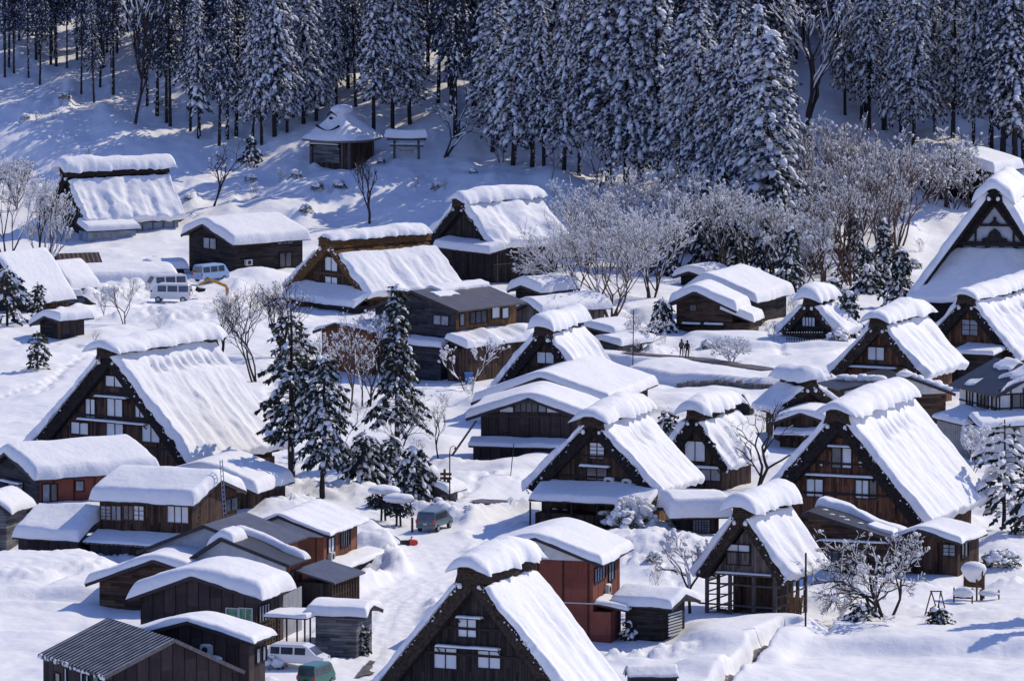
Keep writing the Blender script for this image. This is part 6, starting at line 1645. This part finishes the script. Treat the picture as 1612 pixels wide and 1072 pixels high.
def vehicle(kind, label, px, py, heading, paint, cat='van', snow=0.0, name='van', scale=1.0, dz=0.0):
    d = PROF[kind]; p = at(px, py); z = gz(p.x, p.y)
    root = empty(name, (p.x, p.y, z + dz), heading, label, cat); root.scale = (scale,) * 3
    P = d['p']; belt = d['belt']; w0 = d['w']; top = max(q[1] for q in P)
    wd = lambda z_: w0 if z_ <= belt else w0 * (1 - .14 * (z_ - belt) / (top - belt))
    m = MB(); n = len(P)
    # belt points inserted front and rear
    poly = []
    for i in range(n):
        a, b = P[i], P[(i + 1) % n]; poly.append(a)
        if (a[1] - belt) * (b[1] - belt) < 0:
            t = (belt - a[1]) / (b[1] - a[1]); poly.append((a[0] + (b[0] - a[0]) * t, belt))
    n = len(poly); L_ = [(x, wd(z_), z_) for x, z_ in poly]; R_ = [(x, -wd(z_), z_) for x, z_ in poly]
    lo = [i for i in range(n) if poly[i][1] <= belt + 1e-6]; hi = [i for i in range(n) if poly[i][1] >= belt - 1e-6]
    m.add(L_ + R_, [tuple(lo), tuple(hi), tuple(i + n for i in reversed(lo)), tuple(i + n for i in reversed(hi))] + [(i, i + n, (i + 1) % n + n, (i + 1) % n) for i in range(n)])
    body = m.build('body', paint, root)
    bv = body.modifiers.new('bevel', 'BEVEL'); bv.width = .07; bv.segments = 2; bv.limit_method = 'ANGLE'
    def edge_x(z_, front):
        xs = []
        for i in range(n):
            a, b = poly[i], poly[(i + 1) % n]
            if (a[1] - z_) * (b[1] - z_) <= 0 and abs(a[1] - b[1]) > 1e-6:
                t = (z_ - a[1]) / (b[1] - a[1]); xs.append(a[0] + (b[0] - a[0]) * t)
        return max(xs) if front else min(xs)
    z0, z1 = belt + .06, top - .2
    for sy in (1, -1):
        for (xa, xb) in d['win']:
            y0, y1 = (wd(z0) + .012) * sy, (wd(z1) + .012) * sy
            xb1 = min(xb, edge_x(z1, True) - .1); xa1 = max(xa, edge_x(z1, False) + .08)
            q = MB(); q.add([(xa, y0, z0), (xb, y0, z0), (xb1, y1, z1), (xa1, y1, z1), (xa, y0 * .98, z0), (xb, y0 * .98, z0), (xb1, y1 * .98, z1), (xa1, y1 * .98, z1)],
                            [(0, 1, 2, 3), (7, 6, 5, 4), (0, 4, 5, 1), (1, 5, 6, 2), (2, 6, 7, 3), (3, 7, 4, 0)])
            q.build('side_window', 'glass', root)
    for front in (True, False):
        xa, xb = edge_x(z0, front), edge_x(z1, front); o = .02 if front else -.02; ya, yb = wd(z0) * .88, wd(z1) * .88
        q = MB(); q.add([(xa + o, -ya, z0), (xa + o, ya, z0), (xb + o, yb, z1), (xb + o, -yb, z1), (xa, -ya, z0), (xa, ya, z0), (xb, yb, z1), (xb, -yb, z1)],
                        [(0, 1, 2, 3), (7, 6, 5, 4), (0, 4, 5, 1), (1, 5, 6, 2), (2, 6, 7, 3), (3, 7, 4, 0)])
        q.build('windscreen' if front else 'rear_window', 'glass', root)
    for sy in (1, -1):
        for wx in d['wheels']:
            q = MB(); q.tube([(wx, sy * (w0 - .18), .31), (wx, sy * (w0 + .02), .31)], .31, 16); wo = q.build('wheel', 'rubber', root)
            q = MB(); q.tube([(wx, sy * (w0 + .0), .31), (wx, sy * (w0 + .035), .31)], .19, 12); q.build('hub', 'hub', wo)
        q = MB(); x = edge_x(.85, False) - .02; q.box(x - .01, sy * w0 * .9 - .09, .75, x + .05, sy * w0 * .9 + .09, 1.05); q.build('tail_light', 'red_paint', root)
        q = MB(); x = edge_x(.75, True); q.box(x - .08, sy * w0 * .78 - .15, .68, x + .03, sy * w0 * .78 + .15, .85); q.build('headlight', 'frame_white', root)
    for front in (True, False):
        x = edge_x(.5, front); q = MB(); q.box(x - .07, -w0 * .95, .36, x + .07, w0 * .95, .58); q.build('bumper', paint, root)
        q = MB(); xx = x + (.075 if front else -.085); q.box(xx, -.17, .62 if not front else .42, xx + .015, .17, .78 if not front else .56); q.build('number_plate', 'frame_white' if kind != 'kei' else 'ochre', root)
    if snow:
        sn = MB(); xa, xb = edge_x(top - .05, False) + .05, edge_x(top - .05, True) - .05
        snow_sheet(sn, lambda a, b: (xa + a, -w0 * .8 + b, top + 0 * a), xb - xa, w0 * 1.6, snow, (0, 0, 1), r=.15, res=.2, seed=3, amp=.05, wob=.03); sn.build('roof_snow', 'snow', root, True)
    return root
hd_ = lambda dx, dy: math.atan2(dy, dx)
vehicle('van', 'white van with dark windows parked broadside by the ploughed heap', 270, 476, hd_(-1, .12), 'white_paint')
vehicle('van', 'second white van half hidden right behind the first white van', 262, 462, hd_(-1, -.35), 'white_paint')
vehicle('van', 'light blue van parked against the dark two-storey house', 332, 447, hd_(.7, .7), 'blue_paint', scale=.95)
vehicle('minivan', 'teal minivan seen from behind on the snowy lane in the centre', 684, 834, hd_(.36, .93), 'teal_paint', 'minivan', name='minivan')
vehicle('minivan', 'white minivan parked under the dark houses at the bottom left', 470, 1052, hd_(.95, -.3), 'white_paint', 'minivan', name='minivan', scale=1.05)
vehicle('kei', 'small dark green boxy car at the bottom edge beside the white minivan', 498, 1082, hd_(.42, .9), 'green_paint', 'car', name='car')
vehicle('minivan', 'dark car buried under snow beside the left shed', 118, 483, hd_(.9, .4), 'rubber', 'car', snow=.7, name='car', dz=-.35)

def excavator():
    p = at(352, 470); root = empty('excavator', (p.x, p.y, gz(p.x, p.y)), R(0), 'small excavator with orange arm poking out of the ploughed snow', 'excavator')
    b = MB(); b.bar((.35, 0, 0), (.3, 0, 1.35), .22, .25); b.bar((.3, 0, 1.35), (-1.5, 0, 2.1), .2, .28); b.build('boom', 'orange_paint', root)
    b = MB(); b.bar((-1.5, 0, 2.1), (-2.5, 0, 1.45), .16, .2); b.bar((-1.2, 0, 2.2), (-2.0, 0, 1.75), .07); b.build('arm', 'orange_paint', root)
    b = MB(); b.prism([(-2.75, 1.35), (-2.9, .95), (-2.5, .75), (-1.9, .85), (-1.8, 1.1), (-2.4, 1.15)], -.3, .3); b.build('bucket', 'rubber', root)
    b = MB(); b.box(.2, -.55, -.6, 1.5, .55, .35); b.build('body', 'orange_paint', root)
    for y in (-.6, .42):
        b = MB(); b.box(-.2, y, -.9, 1.7, y + .2, -.45); b.build('track', 'rubber', root)
    b = MB(); b.bar((.55, .1, .2), (.45, .1, 1.2), .05); b.build('hose', 'rubber', root)
excavator()

def blower():
    p = at(643, 856); root = empty('snow_blower', (p.x, p.y, gz(p.x, p.y) - .1), R(20), 'red snow blower left in the ploughed bank below the teal minivan', 'snow blower'); root.scale = (.75, .75, .75)
    b = MB(); b.prism([(0, .05), (.75, .05), (.95, .3), (.85, .6), (.2, .65), (0, .45)], -.4, .4); b.build('auger_housing', 'red_paint', root)
    b = MB(); b.box(-.85, -.3, .1, -.02, .3, .6); b.build('engine', 'rubber', root)
    b = MB(); b.tube([(.3, 0, .6), (.3, 0, .85), (.45, 0, .98)], .08, 8); b.build('chute', 'red_paint', root)
    for y in (-.25, .25):
        b = MB(); b.bar((-.8, y, .5), (-1.5, y, 1.1), .05); b.build('handle', 'rubber', root)
blower()
pst = MB(); pst.tube([(0, 0, -.3), (0, 0, 1.2)], .1, 10); o = pst.build('post', 'brick_red', None, True); put(o, 649, 838); tag(o, 'thick dark red post standing in snow left of the teal minivan', 'post')

# ------------------------------------------------------------------ people
def person(label, px, py, turn, coat, h=1.72, pack=False, seed=0):
    p = at(px, py); z = gz(p.x, p.y); f = h / 1.75
    V = [(0, 0, .95), (0, .0, 1.15), (0, 0, 1.38), (0, 0, 1.50), (0, -.02, 1.63),      # pelvis chest neck head
         (-.10, 0, .90), (-.11, -.06, .50), (-.12, .02, .09), (-.12, -.13, .04),
         (.10, 0, .90), (.12, .05, .50), (.12, .16, .10), (.12, .03, .04),
         (-.19, 0, 1.40), (-.25, .02, 1.13), (-.24, -.08, .90), (.19, 0, 1.40), (.25, .02, 1.13), (.22, -.12, .93)]
    Eg = [(0, 1), (1, 2), (2, 3), (3, 4), (0, 5), (5, 6), (6, 7), (7, 8), (0, 9), (9, 10), (10, 11), (11, 12), (2, 13), (13, 14), (14, 15), (2, 16), (16, 17), (17, 18)]
    rad = [.15, .15, .16, .055, .10, .10, .075, .055, .045, .10, .075, .055, .045, .075, .055, .04, .075, .055, .04]
    me = bpy.data.meshes.new('person'); me.from_pydata([(a * f, b * f, c * f) for a, b, c in V], Eg, []); me.materials.append(M[coat])
    o = bpy.data.objects.new('person', me); C.objects.link(o)
    o.location = (p.x, p.y, z); o.rotation_euler = (0, 0, turn)
    sk = o.modifiers.new('skin', 'SKIN'); ss = o.modifiers.new('sub', 'SUBSURF'); ss.levels = 2; ss.render_levels = 2
    for i, r_ in enumerate(rad): me.skin_vertices[0].data[i].radius = (r_ * f, r_ * f * .8)
    me.skin_vertices[0].data[0].use_root = True
    tag(o, label, 'person')
    hb = MB(); hb.blob((0, .02 * f, 1.70 * f), (.115 * f, .125 * f, .10 * f), n=10, rings=6, jit=.02); hb.build('hat', 'cloth_black', o, True)
    fb = MB(); fb.blob((0, -.085 * f, 1.615 * f), (.075 * f, .05 * f, .09 * f), n=8, rings=5, jit=0); fb.blob((0, -.135 * f, 1.61 * f), (.015, .02, .025), n=5, jit=0); fb.build('face', 'skin', o, True)
    for sx, (hx_, hy_, hz_) in ((-1, V[15]), (1, V[18])):
        hd = MB(); hd.blob((hx_ * f, hy_ * f, hz_ * f - .05), (.03, .045, .05), n=6, rings=4, jit=.02)
        for k in range(4): hd.tube([(hx_ * f, hy_ * f - .03 + .02 * k, hz_ * f - .08), (hx_ * f - sx * .01, hy_ * f - .035 + .02 * k, hz_ * f - .13 - .008 * (k % 3)), (hx_ * f - sx * .025, hy_ * f - .035 + .02 * k, hz_ * f - .155)], .009, 5)
        hd.tube([(hx_ * f, hy_ * f - .04, hz_ * f - .05), (hx_ * f - sx * .02, hy_ * f - .07, hz_ * f - .09)], .011, 5)
        hd.build('hand', 'skin', o, True)
    if pack:
        b = MB(); b.blob((0, .19 * f, 1.24 * f), (.17, .11, .24), n=10, rings=6, jit=.04); b.build('backpack', 'cloth_brown', o, True)
    return o
person('person with brown backpack walking away on the cleared path, left of the pair', 1073, 579, R(160), 'cloth_black', 1.74, True)
person('person in dark coat on the cleared path, right of the pair', 1082, 580, R(150), 'cloth_black', 1.68)

# ------------------------------------------------------------------ posts, lamps, stands
def pole(px, py, h, r, label, mt='beam', lean=(0, 0), name='pole'):
    b = MB(); b.tube([(0, 0, -.6), (lean[0] * h, lean[1] * h, h)], r, 8); o = b.build(name, mt, None, True); put(o, px, py); tag(o, label, 'pole'); return o
pole(996, 592, 5.2, .045, 'tall thin pole standing in the snowfield near the walkers', lean=(.015, 0))
pole(1268, 1012, 5.4, .075, 'thick dark timber pole in front of the open barn by the snow ditch')
pole(1382, 640, 7.3, .04, 'very thin tall pole in front of the light brown gable')
pole(803, 764, 2.6, .035, 'thin leaning stake in the snow beside the lane', lean=(.12, 0))
g = at(708, 793); lamp = empty('street_lamp', (g.x, g.y, gz(g.x, g.y)), 0, 'slender street lamp with curved neck beside the lane', 'street lamp')
b = MB(); b.tube([(0, 0, -.5), (0, 0, 3.9), (.05, 0, 4.35), (.3, 0, 4.55), (.5, 0, 4.4)], [.06, .05, .035, .03, .03], 8); b.build('post', 'beam', lamp, True)
b = MB(); b.blob((.52, 0, 4.28), (.16, .16, .13), n=10, rings=6, jit=0); b.build('lamp_shade', 'beam_grey', lamp, True)
g = at(700, 790); sgn = empty('signpost', (g.x, g.y, gz(g.x, g.y)), R(-10), 'wooden signpost with two red-brown crossboards beside the street lamp', 'signpost')
b = MB(); b.box(-.09, -.09, -.5, .09, .09, 2.5); b.build('post', 'beam_grey', sgn)
for z in (2.0, 1.65):
    b = MB(); b.box(-.35, -.15, z, .6, -.09, z + .22); b.build('board', 'beam_brown', sgn)
b = MB(); b.add([(.15, .1, -.3), (1.0, .1, -.3), (.35, .1, 1.7), (.15, .1, 1.7), (.15, .2, -.3), (1.0, .2, -.3), (.35, .2, 1.7), (.15, .2, 1.7)], [(0, 1, 2, 3), (7, 6, 5, 4), (0, 4, 5, 1), (1, 5, 6, 2), (2, 6, 7, 3), (3, 7, 4, 0)]); b.build('brace_panel', 'boards_grey', sgn)

def snowcap(parent, x, y, z, rx, ry, rz, name='snow_load', seed=1):
    b = MB(); b.blob((x, y, z), (rx, ry, rz), n=22, rings=12, jit=.0)
    A = np.array(b.v); n_ = fbm(A[:, 0] / rx * 1.1, A[:, 1] / ry * 1.1, A[:, 2] * 1.3, seed + 70, 3); c = np.array([x, y, z])
    A = c + (A - c) * (1 + .16 * n_)[:, None]; A[:, 2] = np.where(A[:, 2] < z, z + (A[:, 2] - z) * .55, A[:, 2]); b.v = A.tolist()
    return b.build(name, 'snow', parent, True)
g = at(1532, 950); st = empty('notice_stand', (g.x, g.y, gz(g.x, g.y)), R(-15), 'small red-brown timber notice stand bearing a huge round cap of snow', 'notice stand')
for x, y, h in ((-.75, .3, 1.9), (.75, .3, 2.2), (.35, -.4, 1.6), (.75, -.3, 2.4)):
    b = MB(); b.tube([(x, y, -.6), (x, y, h)], .07, 6); b.build('post', 'beam_brown', st)
b = MB(); b.box(-.8, .25, .9, .8, .32, 1.7); b.build('board', 'beam_brown', st)
b = MB(); b.blob((0, .1, 2.3), (1.0, .8, .6), n=18, rings=10, jit=.03, rnd=random.Random(3)); b.v = [(x * (1 - max(0, 2.3 - z) * .38), y * (1 - max(0, 2.3 - z) * .38), z - max(0, 2.15 - z) * .9) for x, y, z in b.v]; b.build('snow_load', 'snow', st, True)
for i, (x, y, lb) in enumerate(((1516, 958, 'left snow-heaped timber bench in front of the notice stand'), (1558, 952, 'right snow-heaped timber bench in front of the notice stand'))):
    g = at(x, y); bn = empty('bench', (g.x, g.y, gz(g.x, g.y)), R(-15), lb, 'bench')
    for xx in (-.7, .7):
        b = MB(); b.bar((xx, 0, -.4), (xx, 0, 1.15 - .4 * i), .1); b.build('leg', 'beam_brown', bn)
    b = MB(); b.box(-.75, -.2, .35, .75, .25, .42); b.build('seat', 'beam_brown', bn)
    snowcap(bn, 0, 0, .7 - .25 * i, .85, .5, .55 - .2 * i, seed=i)
g = at(1473, 982); tr_ = empty('trestle', (g.x, g.y, gz(g.x, g.y)), R(-8), 'red-brown A-shaped timber trestle in the lower right field', 'trestle')
for a, b_ in (((-.8, -.3, -.2), (-.35, .1, 1.6)), ((.2, -.3, 0), (-.35, .1, 1.6)), ((.1, -.3, -.2), (.35, .1, 1.6)), ((.85, -.3, -.2), (.35, .1, 1.6))):
    q = MB(); q.bar(a, b_, .07); q.build('leg', 'beam_brown', tr_)
q = MB(); q.bar((-.45, .1, 1.62), (.45, .1, 1.62), .08); q.build('top_rail', 'beam_brown', tr_)

def straw_cone(px, py, h, label):
    g = at(px, py); r = empty('straw_cone', (g.x, g.y, gz(g.x, g.y)), 0, label, 'straw cone')
    b = MB(); b.tube([(0, 0, -.3), (0, 0, h)], .05, 6); b.build('post', 'beam_grey', r)
    b = MB(); b.tube([(0, 0, h - 1.6), (0, 0, h - .1)], [.38, .05], 12); b.build('straw_cover', 'straw', r)
    snowcap(r, 0, 0, h, .09, .09, .12)
straw_cone(974, 790, 2.9, 'pointed straw snow cover on a post before the centre farmhouse')
straw_cone(1521, 603, 2.0, 'pointed straw snow cover between the two right thatched farmhouses')

def topiary(px, py, h, rx, rz, label, seed):
    g = at(px, py); r = empty('clipped_tree', (g.x, g.y, gz(g.x, g.y)), 0, label, 'tree')
    rn = random.Random(seed); b = MB()
    for x in (-.15, .2): b.tube([(x, 0, -.3), (x * .6, 0, h - .3)], .09, 6)
    b.build('trunk', 'bark', r)
    b = MB()
    for i in range(240):
        a = rn.uniform(0, 6.28); q = math.sqrt(rn.random()) * rx * .85
        leafspray(b, Vector((q * math.cos(a), q * math.sin(a), h - rn.uniform(.1, 1.0))), Vector((math.cos(a), math.sin(a), -.4)), .3, rn, n=3, w=.08)
    b.build('crown', 'needle', r)
    snowcap(r, 0, 0, h + .15, rx, rx * .8, rz, 'crown_snow', seed)
topiary(603, 818, 2.3, 1.35, .5, 'umbrella-shaped clipped tree with flat snow cushion, left of the pair', 1)
topiary(627, 826, 2.0, 1.15, .55, 'umbrella-shaped clipped tree with drooping snow cushion, right of the pair', 2)
topiary(672, 790, 2.1, 1.0, .8, 'clipped tree under a tall snow dome beside the signpost', 3)

g = at(738, 603); bn = MB(); bn.box(-.35, -.3, -.3, .35, .3, .95); bn.box(-.4, -.35, .95, .4, .35, 1.05); o = bn.build('bin', 'blue_plastic'); put(o, 738, 603); tag(o, 'blue plastic bin under the lean-to of the brown house', 'bin')

# picket fence before the small storehouse
fa, fb_ = at(1238, 556, 0), at(1300, 556, 0)
fn = empty('picket_fence', (fa.x, fa.y, gz(fa.x, fa.y)), math.atan2(fb_.y - fa.y, fb_.x - fa.x), 'low dark picket fence tipped with snow in front of the small storehouse', 'fence')
Lf = (fb_ - fa).length
for z in (.35, .75):
    q = MB(); q.box(0, -.02, z, Lf, .02, z + .06); q.build('rail', 'beam', fn)
for i in range(int(Lf / .24)):
    q = MB(); q.box(i * .24, -.05, -.3, i * .24 + .07, -.02, 1.0); q.build('picket', 'beam', fn)
sn = MB()
for i in range(int(Lf / .24)): sn.blob((i * .24 + .035, -.03, 1.02), (.06, .05, .05), n=5, rings=3)
sn.build('picket_snow', 'snow', fn, True)

# air conditioners hung on house walls
def ac(root, face, p, u, z, snow=True):
    w, d, h = .85, .34, .62
    m = MB()
    if face == 'F': m.box(u, p - d, z, u + w, p - .01, z + h); c = (u + w * .42, p - d - .012, z + h / 2)
    else: m.box(p + .01, u, z, p + d, u + w, z + h); c = (p + d + .012, u + w * .5, z + h / 2)
    o = m.build('air_conditioner', 'frame_white', root)
    f = MB()
    if face == 'F': f.tube([(c[0], c[1] + .01, c[2]), (c[0], c[1] - .012, c[2])], .22, 14)
    else: f.tube([(c[0] - .01, c[1], c[2]), (c[0] + .012, c[1], c[2])], .22, 14)
    f.build('fan', 'rubber', o)
    if snow: snowcap(o, c[0] + .05 if face == 'F' else p + d / 2, c[1] + .18 if face == 'F' else c[1], z + h + .02, .42 if face == 'F' else .2, .2 if face == 'F' else .42, .1)
ci = B['centre']; ac(ci['root'], 'F', .70, ci['X'](953), 3.25); ac(ci['root'], 'F', .70, ci['X'](981), 3.2)
hq = H['red']; ac(hq['root'], 'R', hq['W'] / 2, 3.4, 3.1)
ha_ = H['ac_house']; ac(ha_['root'], 'F', 0, ha_['X'](319), ha_['Z'](325, 1028))
snowcap(ha_['root'], ha_['X'](334), -.45, ha_['Z'](334, 1034), 1.0, .5, .28)
hf = H['far_wood']; ac(hf['root'], 'R', hf['W'] / 2, 1.2, .9, False)
hwg = H['white_gable']; ac(hwg['root'], 'R', hwg['W'] / 2, .9, 1.3, False)

# planks and firewood at the open barn
g = at(1240, 985); pl = empty('plank_stack', (g.x, g.y, gz(g.x, g.y)), R(-24), 'yellow-brown boards leaning upright against the right side of the open barn', 'planks')
for i in range(7):
    q = MB(); q.bar((i * .17, -.2, -.4), (i * .17 + .05, .25, 1.7 + .2 * math.sin(i * 2.1)), .14, .05); q.build('plank', 'ochre', pl)
rt = B['open_barn']['root']
for i, (x, y) in enumerate(((-2.3, 1.2), (-.4, 1.2), (1.2, 1.3))):
    lg = MB()
    for a in range(4):
        for c_ in range(3): lg.tube([(x + a * .28 + (c_ % 2) * .12, y - .2, .1 + c_ * .24), (x + a * .28 + (c_ % 2) * .12, y + .7, .1 + c_ * .24)], .12, 7)
    o = lg.build('firewood', 'beam_grey'); p0 = B['open_barn']['g']; o.location = p0; o.rotation_euler = (0, 0, -B['open_barn']['al'])
    tag(o, ('left', 'middle', 'right')[i] + ' pile of firewood stored between the posts of the open barn', 'firewood')

# poles of the small bare carport over the white minivan
g = at(432, 1030); cp_ = empty('carport', (g.x, g.y, gz(g.x, g.y)), R(-20), 'thin-posted carport with crusted snow above the white minivan', 'carport')
for x, y in ((.2, 0), (1.0, -.1), (2.0, -.6), (2.6, -.6), (2.0, 2), (2.6, 2)):
    q = MB(); q.box(x - .05, y - .05, -1, x + .05, y + .05, 2.35); q.build('post', 'beam', cp_)
q = MB(); q.box(-.4, -.8, 2.35, 2.8, 2.2, 2.45); q.build('roof', 'roof_edge', cp_)
sn = MB(); snow_sheet(sn, lambda a, b: (-.45 + a, -.85 + b, 2.45 + 0 * a), 3.3, 3.1, .3, (0, 0, 1), r=.15, seed=77, amp=.12, wob=.1); sn.build('roof_snow', 'snow', cp_, True)

# hedge and bush under snow before the centre farmhouse
def snow_bush(px, py, rx, ry, rz, label, seed, dark='needle'):
    g = at(px, py); r = empty('bush', (g.x, g.y, gz(g.x, g.y)), 0, label, 'bush'); rn = random.Random(seed)
    b = MB()
    for i in range(int(260 * rx)):
        a = rn.uniform(0, 6.28); e = rn.uniform(0, 1.4); q = rn.uniform(.7, 1.02)
        p_ = Vector((rx * q * math.cos(a) * math.cos(e), ry * q * math.sin(a) * math.cos(e), rz * q * math.sin(e)))
        leafspray(b, p_, p_.normalized(), .25, rn, n=3, w=.07)
    b.build('foliage', dark, r)
    s_ = MB()
    for i in range(int(16 * rx)):
        a = rn.uniform(0, 6.28); e = rn.uniform(.35, 1.5)
        p_ = (rx * math.cos(a) * math.cos(e), ry * math.sin(a) * math.cos(e), rz * math.sin(e)); k = rn.uniform(.22, .5)
        s_.blob(p_, (k, k, k * .7), n=8, rings=5, jit=.12, rnd=rn)
    s_.build('bush_snow', 'snow', r, True)
snow_bush(905, 822, 1.9, .8, 1.25, 'snow-crusted hedge before the porch of the centre farmhouse', 1)
snow_bush(985, 850, 1.3, 1.0, 1.5, 'tall garden bush heaped with snow right of the porch', 2)
snow_bush(955, 832, .9, .8, 1.3, 'small garden bush beside the straw cone', 3)
snow_bush(1320, 556, .9, .7, .9, 'dark bush with snow lumps right of the small storehouse', 4)
snow_bush(1575, 906, 1.5, 1.0, 1.0, 'dark bush half under the snowbank behind the notice stand', 5)
snow_bush(1113, 555, .5, .4, .5, 'small twiggy bush in front of the dark plank barn', 6)
snow_bush(1108, 905, .9, .8, .7, 'bush at the left foot of the open barn', 7)
snow_bush(430, 1052, .7, .6, .9, 'dark garden bush under the thin-posted carport', 8)
snow_bush(60, 868, .8, .6, .8, 'bush by the left lean-to roof above the ploughed snow', 9)

# low growth sticking out of the drifts, copied
def scatter(proto, spots, label, group, s0=1.0, seed=1):
    rn = random.Random(seed); first = True
    for x, y in spots:
        o = proto if first else copy_tree(proto); first = False
        o['label'] = label; o['group'] = group
        put(o, x, y, rn.uniform(0, 6.28), s0 * rn.uniform(.7, 1.25))
tw = bare_tree('twig_bush', 'x', 1.5, 501, spread=.7, stems=6, snow=.5, depth=4, trunk_r=.022, upright=.4, bark='bark_warm', first=.3, twig=1, cat='bush', snow_r=1.1)
scatter(tw, [(60, 212), (85, 205), (140, 262), (440, 300), (760, 322), (870, 325), (655, 300), (700, 308), (400, 318), (1130, 560), (1045, 548), (1000, 575), (960, 610), (1165, 560), (1215, 552),
             (740, 640), (700, 650), (660, 720), (770, 640), (520, 700), (150, 545), (250, 520), (1330, 470), (1450, 400), (1410, 350), (1160, 470), (1245, 500), (1560, 760), (1030, 930), (1320, 950), (1100, 890)],
        'thin twiggy bush poking out of the snow', 'thin twiggy bushes poking out of the snow', 1.0, 3)
sb_ = bpy.data.objects[:]
snow_bush(490, 306, .7, .6, .75, 'x', 21); lb_ = [o for o in bpy.data.objects if o not in sb_ and o.parent is None][0]
scatter(lb_, [(482, 346), (534, 314), (500, 318), (395, 296), (465, 296), (296, 322), (250, 172), (102, 172), (40, 204), (690, 302), (600, 262), (745, 286), (1010, 545), (1235, 470), (1300, 480), (1150, 480), (870, 455), (780, 652), (1440, 420), (1400, 390), (540, 745), (590, 800), (690, 810), (1030, 895)],
        'small lumpy bush covered with snow', 'small lumpy bushes covered with snow', .8, 5)
# thicket of look-alike leafless trees filling the slope left of the temple
for sd_n, bk, lb_t, gr_t, spots in ((611, 'bark_warm', 'tall brown leafless tree in the dense thicket left of the temple', 'brown leafless trees in the thicket left of the temple', [(1283, 372), (1330, 372), (1358, 388), (1388, 392), (1412, 398), (1340, 452), (1300, 440)]),
                                (612, 'bark', 'snow-frosted leafless tree in the thicket below the sunlit cedars', 'frosted leafless trees in the thicket below the sunlit cedars', [(1245, 395), (1216, 440), (1178, 438), (1140, 430), (1262, 450), (1098, 398)])):
    tt = bare_tree('leafless_tree', lb_t, 10.5 if sd_n == 611 else 8.0, sd_n, spread=.5, snow=.45 if sd_n == 611 else .8, depth=7, trunk_r=.09, stems=5, upright=.5, bark=bk, first=.15, twig=1, knob=.12)
    scatter(tt, spots, lb_t, gr_t, 1.05, sd_n)
